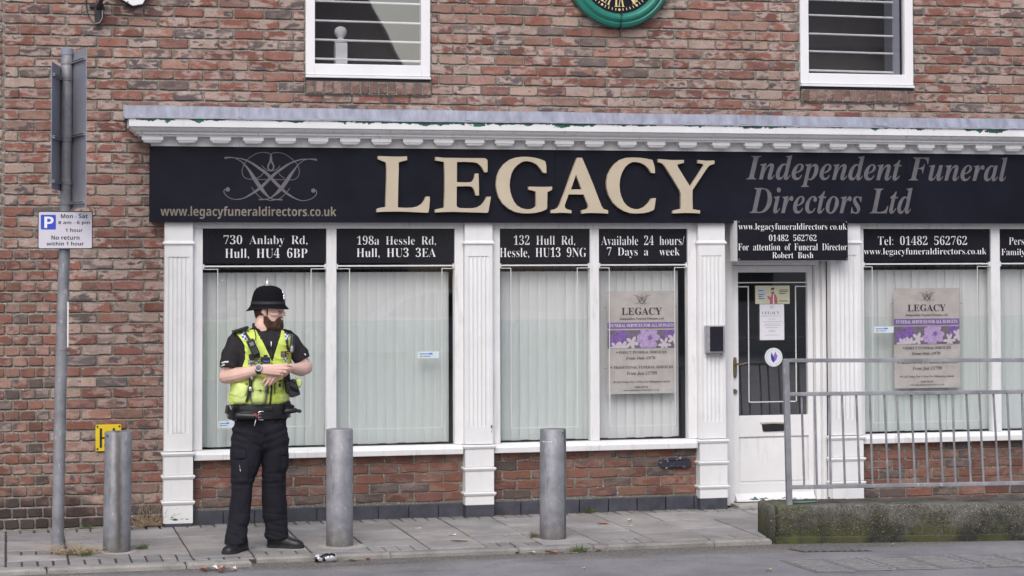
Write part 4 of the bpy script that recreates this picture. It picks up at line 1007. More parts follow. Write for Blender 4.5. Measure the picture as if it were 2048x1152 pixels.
# wall clock (only its foot is in the picture; built whole)
CX, CZ, CR = 4.487, 4.047, .412
ck = Thing('wall_clock', 'round wall clock with green rim and gold Roman numerals on black', 'clock', (CX, -.02, CZ - CR))
GREEN = basic('green_gloss_paint', lin(40, 122, 108), .35, .12, 5)
bm = bmesh.new(); lathe(bm, [(.30, -.02), (.405, -.02), (.412, -.045), (.402, -.075), (.382, -.088), (.372, -.082), (.366, -.088), (.350, -.104), (.332, -.106), (.318, -.098), (.306, -.078), (.300, -.05)], (CX, 0, CZ), 72, 'y'); obj('rim', bm, GREEN, ck, smooth=True)
bm = bmesh.new(); box(bm, CX - .0015, CX + .0025, -.109, -.03, CZ - CR - .012, CZ - .30); tube(bm, [(CX - .001, -.10, CZ - .34), (CX + .012, -.107, CZ - .32), (CX + .006, -.108, CZ - .305)], .002, 5); obj('joint_seam', bm, BLACK_METAL, ck)
bm = bmesh.new(); lathe(bm, [(.0, -.056), (.303, -.056), (.303, -.03)], (CX, 0, CZ), 48, 'y'); obj('dial', bm, SIGN_BLACK, ck)
GOLDP = basic('gold_leaf', lin(222, 200, 150), .4, .08, 20)
bm = bmesh.new()
def rad(a, r_, t_=0): return (CX + r_ * math.sin(a) + t_ * math.cos(a), CZ + r_ * math.cos(a) - t_ * math.sin(a))
def rquad(a, r0, r1, t0, t1, t2, t3, y=-.0585):
    bm.faces.new([bm.verts.new((p_[0], y, p_[1])) for p_ in (rad(a, r0, t0), rad(a, r0, t1), rad(a, r1, t2), rad(a, r1, t3))])
for k in range(60):
    a = 2 * math.pi * k / 60
    if k % 5: rquad(a, .262, .281, -.003, .003, .003, -.003)
    else:
        q = rad(a, .272); disc(bm, q[0], q[1], .0095, -.0585, 12)
NUM = {1: 'I', 2: 'II', 3: 'III', 4: 'IV', 5: 'V', 6: 'VI', 7: 'VII', 8: 'VIII', 9: 'IX', 10: 'X', 11: 'XI', 12: 'XII'}
for k, s_ in NUM.items():
    a = 2 * math.pi * k / 12; wd = {'I': .026, 'V': .05, 'X': .05}; tot = sum(wd[c_] for c_ in s_); t0 = -tot / 2
    for c_ in s_:
        m0 = t0 + wd[c_] / 2; t0 += wd[c_]
        r0, r1 = .150, .250     # inner foot, outer head: numerals stand with their feet to the centre
        if c_ == 'I':
            rquad(a, r0 + .004, r1 - .004, m0 - .0065, m0 + .0065, m0 + .0065, m0 - .0065)
            for rr_ in (r0, r1 - .0045): rquad(a, rr_, rr_ + .0045, m0 - .012, m0 + .012, m0 + .012, m0 - .012, -.0588)
        elif c_ == 'V':
            rquad(a, r0, r1 - .004, m0 - .004, m0 + .004, m0 - .010, m0 - .022); rquad(a, r0, r1 - .004, m0 - .001, m0 + .003, m0 + .018, m0 + .012, -.0590)
            for s2 in (-1, 1): rquad(a, r1 - .0045, r1, m0 + s2 * .016 - .011, m0 + s2 * .016 + .011, m0 + s2 * .016 + .011, m0 + s2 * .016 - .011, -.0592)
        else:
            rquad(a, r0, r1, m0 + .010, m0 + .022, m0 - .010, m0 - .022); rquad(a, r0, r1, m0 - .020, m0 - .015, m0 + .020, m0 + .015, -.0590)
obj('numerals', bm, GOLDP, ck)
for nm, a, ln, wd in (('minute_hand', math.radians(152.5), .268, .013), ('hour_hand', math.radians(20), .18, .018)):
    bm = bmesh.new(); pts = [rad(a, -.05, -wd * .6), rad(a, -.05, wd * .6), rad(a, .10, wd * .5), rad(a, ln * .72, wd), rad(a, ln * .9, wd * .8), rad(a, ln, 0), rad(a, ln * .9, -wd * .8), rad(a, ln * .72, -wd), rad(a, .10, -wd * .5)]
    prism_xz(bm, pts, -.072, -.066); obj(nm, bm, GOLDP, ck)

# burglar alarm box and bracket at the top left
al = Thing('alarm_box', 'white hexagonal burglar alarm box high on the brick wall', 'alarm', (.87, -.05, 3.71))
hexp = [(.862, 3.708), (.931, 3.722), (1.00, 3.86), (.93, 4.02), (.72, 4.02), (.65, 3.86), (.742, 3.775)]
bm = bmesh.new(); prism_xz(bm, hexp, -.085, -.066); obj('cover', bm, UPVC, al, bev=.004)
bm = bmesh.new(); prism_xz(bm, [(CX_ + (x - CX_) * 1.03, 3.86 + (zz - 3.86) * 1.04) for CX_ in (.83,) for x, zz in hexp], -.0655, 0.0); obj('back_box', bm, BLACK_METAL, al)
bm = bmesh.new(); lathe(bm, [(0, -.0875), (.005, -.087), (.006, -.084)], (.826, 0, 3.735), 8, 'y'); obj('screw', bm, BLACK_METAL, al)
cb = Thing('camera_bracket', 'black metal arm bracket with looped cable on the brick wall', 'bracket', (.62, -.03, 3.59))
bm = bmesh.new(); box(bm, .560, .660, -.03, 0, 3.694, 3.720); box(bm, .596, .640, -.045, -.002, 3.580, 3.720); obj('wall_plate', bm, BLACK_METAL, cb, bev=.004)
bm = bmesh.new(); tube(bm, [(.618, -.045, 3.69), (.640, -.12, 3.74), (.66, -.2, 3.80), (.66, -.25, 3.95)], .016, 10); obj('arm', bm, BLACK_METAL, cb, smooth=True)
bm = bmesh.new(); tube(bm, [(.540, -.006, 3.90), (.535, -.010, 3.72), (.552, -.02, 3.63), (.585, -.04, 3.588), (.62, -.05, 3.575), (.645, -.055, 3.60), (.652, -.06, 3.66), (.648, -.08, 3.72)], .005, 6); obj('cable', bm, BLACK_METAL, cb, smooth=True)
bm = bmesh.new(); tube(bm, [(.600, -.052, 3.578), (.630, -.058, 3.584), (.648, -.062, 3.62), (.650, -.066, 3.68)], .0035, 6); obj('grey_cable', bm, STEEL, cb, smooth=True)

# letter box beside the door
mb = Thing('letter_box', 'steel framed letter box with dark door on the pilaster', 'letter box', (5.213, -.09, 1.17))
bm = bmesh.new(); st = []
for zz in (1.182, 1.386): st.append([(5.137, -.083, zz), (5.137, -.120, zz), (5.150, -.150, zz), (5.276, -.150, zz), (5.289, -.120, zz), (5.289, -.083, zz)])
prism_path(bm, st); obj('body', bm, STEEL, mb, bev=.003)
obj('door', B(5.158, 5.263, -.158, -.1505, 1.194, 1.380), basic('smoked_door', lin(36, 36, 46), .45, .2, 8, spec=.25), mb, bev=.003)
bm = bmesh.new(); box(bm, 5.142, 5.282, -.089, -.083, 1.150, 1.1815)
obj('lower_plate', bm, basic('dull_plate', lin(205, 200, 205), .4, .06, 10), mb)
bm = bmesh.new()
for x in (5.158, 5.268): lathe(bm, [(0, -.094), (.004, -.093), (.005, -.0895)], (x, 0, 1.166), 8, 'y')
obj('rivet', bm, BLACK_METAL, mb)

# newel post seen inside the upstairs window
nw = tag(obj('newel_post', (lambda b_: (lathe(b_, [(.035, 3.49), (.050, 3.50), (.050, 3.506), (.026, 3.516), (.022, 3.536), (.036, 3.548), (.046, 3.572), (.046, 3.590), (.036, 3.608), (.014, 3.620), (.0, 3.622)], (2.392, .14, 0), 24), box(b_, 2.348, 2.436, .096, .184, 2.96, 3.492), b_)[-1])(bmesh.new()), basic('white_newel_paint', (.84, .84, .86, 1), .5, .05, 6), None, base=(2.392, .14, 2.96), smooth=True), 'white newel post with ball top inside the upstairs left window', 'newel post')

# ------------------------------------------------------------------ street furniture
# parking sign on its galvanised post, with two large signs turned edge-on
PX_, PY_ = .333, -1.03
ps = Thing('sign_post', 'tall grey post with a parking plate and two signs turned edge on', 'sign post', (PX_, PY_, 0))
bm = bmesh.new(); tube(bm, [(PX_, PY_, -.05), (PX_ + .014, PY_, 1.0), (PX_ + .041, PY_, 2.3), (PX_ + .045, PY_, 3.285), (PX_ + .045, PY_, 3.298)], [.0395, .0395, .037, .0385, .036], 24); obj('pole', bm, m_galv('dull_galvanised_post', 1.15), ps, smooth=True)
bm = bmesh.new(); lathe(bm, [(.0392, 3.255), (.0415, 3.256), (.0415, 3.296), (.036, 3.302), (0, 3.303)], (PX_ + .045, PY_, 0), 24); obj('cap', bm, GREY_SIGN, ps, smooth=True)
bm = bmesh.new(); lathe(bm, [(.0385, 1.30), (.0408, 1.301), (.0408, 1.306), (.0385, 1.307)], (PX_ + .022, PY_, 0), 24); obj('joint_ring', bm, GALV, ps, smooth=True)
bm = bmesh.new(); box(bm, PX_ + .055, PX_ + .063, PY_ - .034, PY_ - .014, 1.32, 1.62); obj('reflector_strip', bm, VINYL_W, ps)
def side_panel(xa, ya, xb, yb, z0, z1, zbr, sgn):
    d = Vector((xb - xa, yb - ya)); d.normalize(); nn = Vector((d.y, -d.x)) * .0022
    back = Vector((xa, ya)) - d * .10; fr = Vector((xb, yb))
    bm = bmesh.new(); st = [[(p_.x + s_ * nn.x, p_.y + s_ * nn.y, zz) for p_, s_ in ((back, 1), (fr, 1), (fr, -1), (back, -1))] for zz in (z0, z1)]
    prism_path(bm, st); o = obj('sign_panel', bm, GREY_SIGN, ps, bev=.001)
    inn = Vector((d.y, -d.x)); inn = inn if inn.x * sgn < 0 else -inn
    for zz in zbr:
        bm = bmesh.new()
        a0 = back + inn * .012; b0 = fr - d * .02 + inn * .012
        st = [[(a0.x + inn.x * e, a0.y + inn.y * e, zz + h), (b0.x + inn.x * e, b0.y + inn.y * e, zz + h)] for e, h in ((-.0095, -.008), (.008, -.008), (.008, -.004), (-.004, -.003), (-.004, .003), (.008, .004), (.008, .008), (-.0095, .008))]
        prism_path(bm, [[q[0] for q in st], [q[1] for q in st]]); obj('channel_rail', bm, STEEL, o)
        bm = bmesh.new(); lathe(bm, [(.0385, zz - .012), (.0425, zz - .011), (.0425, zz + .011), (.0385, zz + .012)], (PX_ + .044 if zz > 2.3 else PX_ + .042, PY_, 0), 24); box(bm, PX_ + .04 + sgn * .035 - .02, PX_ + .04 + sgn * .035 + .02, PY_ - .03, PY_ + .012, zz - .009, zz + .009); obj('clamp', bm, GALV, o)
side_panel(.420, -1.03, .494, -1.38, 2.235, 3.273, (3.205, 2.715, 2.272), 1)
side_panel(.336, -1.03, .272, -1.40, 2.353, 3.176, (3.095, 2.690, 2.405), -1)
pts = rrect(.1945, .5485, 1.968, 2.217, .013)
bm = bmesh.new(); prism_xz(bm, pts, PY_ - .062, PY_ - .059); o_ = obj('parking_plate', bm, BLACK_METAL, ps)
bm = bmesh.new(); prism_xz(bm, rrect(.200, .543, 1.9735, 2.2115, .009), PY_ - .0632, PY_ - .0621); obj('white_face', bm, basic('sign_white', lin(206, 204, 216), .4, .03, 6), ps)
bm = bmesh.new(); prism_xz(bm, rrect(.2135, .3100, 2.0965, 2.1930, .006), PY_ - .0644, PY_ - .0633); obj('blue_square', bm, basic('sign_blue', lin(52, 76, 190), .4, .04, 8), ps)
bm = bmesh.new(); box(bm, PX_ - .01, PX_ + .085, PY_ - .0585, PY_ - .03, 2.05, 2.07); obj('plate_clamp', bm, STEEL, ps)
# three bollards
for k, (x, y, r_, zt, st, lb) in enumerate(((.709, -1.26, .0885, .776, (.0, .034, .85), 'galvanised bollard with brown streak in front of the yellow hydrant plate'), (2.157, -1.357, .0885, .770, None, 'clean galvanised bollard just right of the policeman'), (3.614, -1.370, .0895, .740, (.075, .014, .8), 'galvanised bollard with scratched top near the fluted middle pilaster'))):
    b = Thing('bollard', lb, 'bollard', (x, y, 0), 'steel bollards along the kerb')
    mt = m_galv('bollard_steel_%d' % k, (1.15, 1.18, 1.12)[k], st, True)
    bm = bmesh.new(); lean = (.004, -.004, .0)[k]
    tube(bm, [(x - .006, y, -.05), (x - .004, y, .0), (x + lean, y, zt - .006), (x + lean, y, zt)], [r_ + .002, r_, r_, r_ - .004], 40); obj('tube', bm, mt, b, smooth=True)
    bm = bmesh.new(); lathe(bm, [(0, zt + .004), (r_ - .018, zt + .002), (r_ - .010, zt - .002)], (x + lean, y, 0), 40); obj('cap', bm, mt, b, smooth=True)
    bm = bmesh.new(); hx = x + ((-.068, -.075, .048)[k]); hy_ = y - math.sqrt(max(0, r_ * r_ - (hx - x) ** 2)); lathe(bm, [(0, hy_ - .002), (.0055, hy_ - .0015), (.006, hy_ + .01)], (hx, 0, zt - .022), 10, 'y'); obj('bolt_hole', bm, BLACK_METAL, b)
    if k == 2:
        bm = bmesh.new()
        for q in range(16): 
            a = -1.2 + q * .055; 
            if R.random() < .8: bm.faces.new([bm.verts.new((x + (r_ + .0008) * math.sin(a + da) , y - (r_ + .0008) * math.cos(a + da), .655 + R.uniform(-.004, .006) + dz)) for da, dz in ((0, 0), (.06, .002), (.05, .006), (.01, .005))])
        obj('scratch', bm, VINYL_W, b)
    if k < 2:
        bm = bmesh.new(); lathe(bm, [(r_ - .01, .002), (r_ + (.02, .05)[k], .004), (r_ + (.035, .085)[k], -.004)], (x + .01, y - .02, 0), 28); obj('cement_collar', bm, basic('cement_collar_%d' % k, (.34, .325, .31, 1), .9, .2, 20, bmp=.3), b)

# railing on its concrete kerb wall
DIR = Vector((1.0, -.150)); DIR.normalize()
def on(xx, off=0.0):   # a point of the railing line at survey x
    return -1.715 + (xx - 5.175) * (DIR.y / DIR.x) - off
rl = Thing('pedestrian_railing', 'galvanised steel railing with thin upright bars on the mossy concrete wall', 'railing', (5.18, on(5.18), .22))
RM = m_galv('railing_steel', 1.2)
def bar_box(bm, xa, za, xb, zb, w_, h_):
    st = []
    for xx, zz in ((xa, za), (xb, zb)):
        y = on(xx); nx, ny = -DIR.y, DIR.x
        st.append([(xx - nx * w_, y - ny * w_, zz - h_), (xx + nx * w_, y + ny * w_, zz - h_), (xx + nx * w_, y + ny * w_, zz + h_), (xx - nx * w_, y - ny * w_, zz + h_)])
    prism_path(bm, st)
XE = 8.4
def post(xt, xb):
    bm = bmesh.new(); st = []
    for xx, zz in ((xb, .20), (xt, 1.2085)):
        y = on(xx); st.append([(xx - .0185, y - .0185, zz), (xx + .0185, y - .0185, zz), (xx + .0185, y + .0185, zz), (xx - .0185, y + .0185, zz)])
    prism_path(bm, st); obj('post', bm, RM, rl, bev=.003)
post(5.166, 5.182); post(7.30, 7.316)
for za, zb in ((1.197, 1.186), (.968, .972), (.336, .350)):
    bm = bmesh.new(); bar_box(bm, 5.186 if za < 1.1 else 5.186, za, XE, zb + (zb - za) * .5, .0185, .0125); obj('rail', bm, RM, rl, bev=.003)
BARS = [(5.2742, 5.2872), (5.3609, 5.3701), (5.4639, 5.4694), (5.5477, 5.5621), (5.6502, 5.6684), (5.7387, 5.7523), (5.8441, 5.8642), (5.9256, 5.9446), (6.0277, 6.0511), (6.1166, 6.1354), (6.2213, 6.2432), (6.3092, 6.3257), (6.4117, 6.4375), (6.4962, 6.5203), (6.6002, 6.6295), (6.6909, 6.7125), (6.7988, 6.8145), (6.885, 6.90), (6.98, 7.0), (7.07, 7.09), (7.17, 7.19)]
for k, (a, b) in enumerate(BARS):
    e = .006 if k % 2 else -.006
    bm = bmesh.new(); tube(bm, [(b, on(b, e), .350), (a, on(a, e), .962)], .0078, 10); obj('bar', bm, RM, rl, smooth=True)

# mossy concrete wall under the railing: cast lump with rounded arrises
m_, n, l, p, c = m_ground('mossy_exposed_aggregate', (.07, .067, .058, 1), (.20, .192, .175, 1), (.46, .45, .42, 1), 7, 1.0, 0, 130)
tc = n.new('ShaderNodeTexCoord'); sp = n.new('ShaderNodeSeparateXYZ'); l.new(tc.outputs['Object'], sp.inputs[0]); v = coords(n, l)
gz = math_(n, l, 'SUBTRACT', .30, math_(n, l, 'MULTIPLY', sp.outputs[2], .95))
moss = math_(n, l, 'ADD', gz, math_(n, l, 'MULTIPLY', math_(n, l, 'SUBTRACT', nz(n, l, v, 4, 5, .7), .5), .75))
mf = ramp(n, l, moss, .02, .24)
mcol = mix(n, l, ramp(n, l, nz(n, l, v, 2.6, 4), .46, .60), (.026, .027, .024, 1), (.072, .077, .034, 1))
mcol = mix(n, l, ramp(n, l, nz(n, l, v, 90, 2), .62, .7), mcol, (.17, .17, .13, 1))
c = mix(n, l, math_(n, l, 'MULTIPLY', mf, .94), c, mcol)
grn = math_(n, l, 'MULTIPLY', ramp(n, l, math_(n, l, 'ABSOLUTE', math_(n, l, 'SUBTRACT', sp.outputs[0], .16)), .0, .20, (1, 1, 1, 1), (0, 0, 0, 1)), ramp(n, l, nz(n, l, v, 9, 4), .4, .6))
c = mix(n, l, math_(n, l, 'MULTIPLY', grn, .75), c, (.105, .12, .04, 1))
l.new(c, p.inputs['Base Color']); bump(n, l, p, nz(n, l, v, 55, 4, .8), 1.0, .012)
cw = Thing('concrete_wall', 'low mossy concrete kerb wall with rounded end carrying the steel railing', 'wall', (5.03, -1.77, ROAD_Z))
def wall_piece(x0, x1, nseg, endcap):
    sec = [(0.0, -.10), (0.0, -.01), (.004, .02), (.004, .160), (.012, .195), (.030, .213), (.055, .219), (.36, .222), (.395, .214), (.41, .19), (.41, -.10)]
    bm = bmesh.new(); st = []
    for i_ in range(nseg + 1):
        xx = x0 + (x1 - x0) * i_ / nseg; yf = -1.770 + (xx - 5.04) * -.150; r_ = []
        k = 1.0
        if endcap:
            d_ = (xx - x0) / .05
            k = math.sqrt(max(.0, 1 - (1 - min(1, d_)) ** 2)) if d_ < 1 else 1.0
        for j, (py, pz) in enumerate(sec):
            q = .006 * noise.noise((xx * 7, pz * 12, py * 9)) + .005 * noise.noise((xx * 30, pz * 40, py * 30)) + .003 * noise.noise((xx * 70, pz * 80, py * 70))
            inset = (1 - k) * .035
            pyy = min(max(py, inset), .41 - inset); r_.append((xx + .15 * pyy, yf + pyy + q, min(pz, .222 - (1 - k) * .05) + q))
        st.append(r_)
    prism_path(bm, st); return bm
obj('end_block', wall_piece(5.018, 5.060, 6, True), m_, cw, smooth=True, angle=50)
obj('wall_block', wall_piece(5.063, 9.6, 220, True), m_, cw, smooth=True, angle=50)
bm = bmesh.new(); st = []
for xx in (5.06, 5.4, 6.4, 9.5):
    yf = -1.770 + (xx - 5.04) * -.150; st.append([(xx, yf - .012, -.1), (xx, yf - .012, .005), (xx, yf - .004, .012), (xx, yf + .01, .012), (xx, yf + .01, -.1)])
prism_path(bm, st); obj('foot_ledge', bm, m_, cw)
# pebbles standing proud of the weathered face
AGG, n, l, p = newmat('exposed_pebbles'); at = n.new('ShaderNodeAttribute'); at.attribute_name = 'bcol'; l.new(at.outputs['Color'], p.inputs['Base Color']); p.inputs['Roughness'].default_value = .9
bm = bmesh.new(); lay = bm.verts.layers.float_color.new('bcol'); rg = random.Random(21)
for k in range(9000):
    xx = rg.uniform(5.03, 7.6); yf = -1.770 + (xx - 5.04) * -.150; zz = -.03 + .25 * rg.random() ** .6
    if zz < .165: y = yf - .001
    else: zz = .215 - .05 * rg.random(); y = yf + .004 + .05 * max(0, (zz - .165) / .05) ** 2.5 * rg.random()
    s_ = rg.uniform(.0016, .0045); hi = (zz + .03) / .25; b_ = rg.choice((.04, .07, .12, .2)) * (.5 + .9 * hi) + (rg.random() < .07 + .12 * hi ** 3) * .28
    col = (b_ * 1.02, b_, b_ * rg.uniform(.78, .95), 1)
    vs = []
    for a, c_ in ((1, .1), (.3, .9), (-.8, .6), (-.7, -.7), (.4, -.9)): vs.append(bm.verts.new((xx + s_ * a * rg.uniform(.7, 1.3), y + .006, zz + s_ * c_ * rg.uniform(.7, 1.2))))
    vs.append(bm.verts.new((xx, y - s_ * .7, zz + s_ * .25)))
    for q in vs: q[lay] = col
    for i_ in range(5): bm.faces.new((vs[i_], vs[(i_ + 1) % 5], vs[5]))
obj('aggregate', bm, AGG, cw)
bm = bmesh.new(); cxx, cyy = 5.31, -1.665
vs = [bm.verts.new((cxx + .10 * math.cos(t_) * (1 + .2 * math.sin(3 * t_)), cyy + .024 * math.sin(t_), .2285)) for t_ in (2 * math.pi * k / 18 for k in range(18))]; bm.faces.new(vs)
obj('paint_splash', bm, basic('turquoise_paint', lin(120, 200, 185), .6, .2, 30), cw)

# gully grate and three ribbed covers let into the carriageway
CASTIRON = basic('worn_cast_iron', (.16, .16, .165, 1), .6, .3, 40, bmp=.3)
gr = Thing('gully_grate', 'slotted road gully grate in the gutter before the concrete wall', 'drain', (5.26, -2.13, ROAD_Z))
bm = bmesh.new(); x0, y0 = 5.05, -2.20
for k in range(9):
    xx = 5.06 + .047 * k; yy = -2.06 - (xx - 5.06) * .15
    st = [[(xx, yy, ROAD_Z + z_), (xx + .026, yy - .004, ROAD_Z + z_), (xx + .070, yy - .136, ROAD_Z + z_), (xx + .044, yy - .132, ROAD_Z + z_)] for z_ in (.002, .009)]
    prism_path(bm, st)
obj('bars', bm, CASTIRON, gr, bev=.001)
bm = bmesh.new(); prism_path(bm, [[(5.04, -2.045, z_), (5.50, -2.115, z_), (5.55, -2.275, z_), (5.09, -2.205, z_)] for z_ in (ROAD_Z + .0005, ROAD_Z + .0018)]); obj('pit_shade', bm, basic('grate_pit_shade', (.02, .02, .02, 1), .9, .2, 20), gr)  # flat black sheet on the road: the pit's shade put into colour
COVERM, n, l, p, c = m_ground('ribbed_concrete', (.14, .136, .14, 1), (.22, .215, .225, 1), (.3, .3, .3, 1), 8, .6, 0, 90)
for k, (xa, xb) in enumerate(((4.80, 5.31), (5.33, 5.90), (5.93, 6.47), (6.50, 7.06))):
    cv = Thing('inspection_cover', ('ribbed chamber cover in the road at the end nearest the can', 'second ribbed chamber cover in the road, left of centre in its row', 'third ribbed chamber cover in the road, below the railing', 'ribbed chamber cover in the road at the right picture edge')[k], 'road cover', ((xa + xb) / 2, -2.8, ROAD_Z), 'ribbed chamber covers in the carriageway')
    ya, yb = -2.53 - .07 * (xa - 4.8), -3.06 - .07 * (xa - 4.8)
    bm = bmesh.new(); prism_path(bm, [[(xa, ya, z_), (xb, ya - .03, z_), (xb + .03, yb - .03, z_), (xa + .03, yb, z_)] for z_ in (ROAD_Z + .001, ROAD_Z + .004)]); obj('slab', bm, COVERM, cv)
    bm = bmesh.new()
    for q in range(7):
        f0 = (q + .25) / 7; 
        yy = ya + (yb - ya) * f0
        for s_ in range(2):
            xs_ = xa + .03 + s_ * (xb - xa) * .5; xe_ = xs_ + (xb - xa) * .42
            prism_path(bm, [[(xs_ + .03*f0, yy, z_), (xe_ + .03*f0, yy - .095, z_), (xe_ + .03*f0, yy - .112, z_), (xs_ + .03*f0, yy - .017, z_)] for z_ in (ROAD_Z + .0042, ROAD_Z + .010)])
    obj('ribs', bm, m_ground('rib_%d' % k, (.20, .195, .205, 1), (.29, .285, .30, 1), (.40, .40, .40, 1), 12, .4)[0], cv)
    bm = bmesh.new(); prism_path(bm, [[(xb - .004, ya - .03, z_), (xb + .010, ya - .03, z_), (xb + .040, yb - .03, z_), (xb + .026, yb - .03, z_)] for z_ in (ROAD_Z + .002, ROAD_Z + .012)]); obj('edge_strip', bm, STEEL, cv)

# crushed drinks can in the gutter
can = Thing('drinks_can', 'crushed black and silver drinks can lying in the gutter', 'can', (1.985, -1.845, ROAD_Z))
bm = bmesh.new(); st = []
for k in range(13):
    xx = 1.918 + .134 * k / 12; r_ = .029 if 1 < k < 11 else (.024 if k in (1, 11) else .021); q = []
    dent = math.exp(-((k - 4) / 1.6) ** 2) * .35
    for j in range(20):
        a = 2 * math.pi * j / 20; rr = r_ * (1 - dent * max(0, math.cos(a - 1.9)) * 1.1 + .04 * noise.noise((k * .5, math.cos(a) * 1.5, math.sin(a) * 1.5)))
        q.append((xx, -1.85 - .04 * (xx - 1.98) + rr * math.cos(a), ROAD_Z + .028 + rr * math.sin(a)))
    st.append(q)
prism_path(bm, st)
m_, n, l, p = newmat('can_print'); v = coords(n, l, (.7, 1, 1))
l.new(mix(n, l, ramp(n, l, nz(n, l, v, 26, 3, .6), .47, .50), (.012, .012, .016, 1), (.6, .6, .64, 1)), p.inputs['Base Color']); p.inputs['Metallic'].default_value = .5; p.inputs['Roughness'].default_value = .35
obj('body', bm, m_, can, smooth=True)
bm = bmesh.new(); lathe(bm, [(0, 2.048), (.020, 2.049), (.022, 2.054), (.024, 2.053), (.0245, 2.046)], (0, -1.853, ROAD_Z + .028), 20, 'x'); obj('lid', bm, STEEL, can, smooth=True)

# litter and leaves: each scrap lies on its own
def scrap(name, x, y, z, L_, W_, ang, col, label, cat, curl=.006, var=.2):
    bm = bmesh.new(); nx = 6; rows = []
    rr = random.Random(int(x * 977 + y * 131))
    for i_ in range(nx + 1):
        t = i_ / nx; row = []
        prof = math.sin(math.pi * min(max(t, .04), .96)) ** .6 if cat == 'leaf' else rr.uniform(.8, 1.0)
        for j in range(4):
            s_ = (j / 3 - .5) * W_ * prof
            zz = .004 + curl * (1 + math.sin(4 * t + rr.uniform(0, 1) + j)) * .6 + curl * 1.3 * abs(j / 3 - .5)
            lx = (t - .5) * L_
            row.append(bm.verts.new((x + lx * math.cos(ang) - s_ * math.sin(ang), y + lx * math.sin(ang) + s_ * math.cos(ang), z + zz)))
        rows.append(row)
    for a, b in zip(rows[:-1], rows[1:]):
        for j in range(3): bm.faces.new((a[j], a[j+1], b[j+1], b[j]))
    o = obj(name, bm, basic(name + '_' + str(len(bpy.data.materials)), col, .75, var, 60), None, base=(x, y, z))
    o.modifiers.new('thick', 'SOLIDIFY').thickness = .0012
    return tag(o, label, cat)
BR, WH, OR, GN = lin(140, 104, 84), lin(215, 212, 215), lin(186, 112, 88), lin(120, 128, 70)
scrap('paper_scrap', 2.80, -.65, 0, .085, .018, .0, WH, 'long white paper scrap on the paving behind the middle bollards', 'litter', .002)
scrap('paper_scrap', 2.975, -1.065, 0, .055, .030, -.5, WH, 'small folded white paper scrap on the middle of the pavement', 'litter', .005)
scrap('dry_leaf', 2.95, -1.41, 0, .12, .03, .1, lin(150, 128, 104), 'pale curled leaf by the kerb blocks between two bollards', 'leaf', .008)
scrap('cigarette_end', 3.32, -1.195, 0, .022, .010, .4, WH, 'tiny white cigarette end left of the right hand bollard', 'litter', .003)
scrap('dry_leaf', 4.14, -.75, 0, .09, .04, .05, OR, 'orange leaf on the paving right of the scratched bollard', 'leaf', .006)
scrap('paper_scrap', 4.36, -.69, 0, .035, .035, .9, lin(205, 200, 185), 'crumpled cream scrap on paving below the vent', 'litter', .014)
scrap('paper_scrap', 4.29, -.90, 0, .055, .018, .1, lin(210, 205, 190), 'flat cream scrap just in front of the crumpled one', 'litter', .002)
scrap('crisp_leaf', 2.155, -1.88, ROAD_Z, .06, .035, .2, GN, 'yellow green leaf in the gutter right of the can', 'leaf', .008)
scrap('crisp_leaf', 2.26, -1.845, ROAD_Z, .045, .02, .6, OR, 'small reddish leaf in the gutter beyond the green leaf', 'leaf', .008)
scrap('crisp_leaf', 3.34, -1.845, ROAD_Z, .055, .03, .1, lin(196, 190, 180), 'whitish leaf fragment in the gutter left of the right bollard', 'leaf', .010)
scrap('crisp_leaf', 3.47, -1.86, ROAD_Z, .085, .045, -.3, lin(168, 118, 96), 'large brown leaf in the gutter below the right bollard', 'leaf', .012)
scrap('twig', 3.60, -1.88, ROAD_Z, .09, .009, -.08, lin(170, 150, 130), 'thin pale twig beside the large brown gutter leaf', 'leaf', .003)
scrap('crisp_leaf', 3.80, -1.83, ROAD_Z, .05, .03, .5, lin(170, 120, 100), 'small pinkish leaf in the gutter right of the weeds', 'leaf', .008)
scrap('paper_scrap', 3.50, -2.56, ROAD_Z, .03, .02, .7, WH, 'white speck of paper out on the road at the bottom', 'litter', .004)
scrap('crisp_leaf', 4.57, -2.94, ROAD_Z, .05, .028, .2, lin(190, 182, 150), 'cream leaf out on the road by the ribbed covers', 'leaf', .008)
scrap('crisp_leaf', 5.78, -2.06, ROAD_Z, .03, .02, .2, lin(200, 200, 190), 'pale leaf against the foot of the concrete wall', 'leaf', .006)
scrap('crisp_leaf', 3.25, -1.83, ROAD_Z, .03, .02, .2, lin(66, 60, 58), 'dark leaf in the gutter left of the whitish fragment', 'leaf', .008)
for k, (x, y, L_, W_, a, col, lb) in enumerate(((1.24, -2.05, .09, .05, .3, WH, 'white torn wrapper in the gutter by the policeman'), (1.31, -2.07, .055, .04, 1.0, lin(200, 178, 150), 'tan scrap of card right of the white wrapper'), (1.36, -2.10, .07, .04, .2, lin(210, 200, 190), 'pale wrapper at the right end of the gutter litter'), (1.29, -2.14, .06, .04, 2.0, lin(130, 60, 55), 'dark red scrap in the heap of gutter litter'), (1.19, -2.10, .05, .03, .5, lin(150, 95, 80), 'brown leaf at the left end of the gutter litter'))):
    scrap('wrapper' if k != 4 else 'crisp_leaf', x, y, ROAD_Z, L_, W_, a, col, lb, 'litter' if k != 4 else 'leaf', .016)
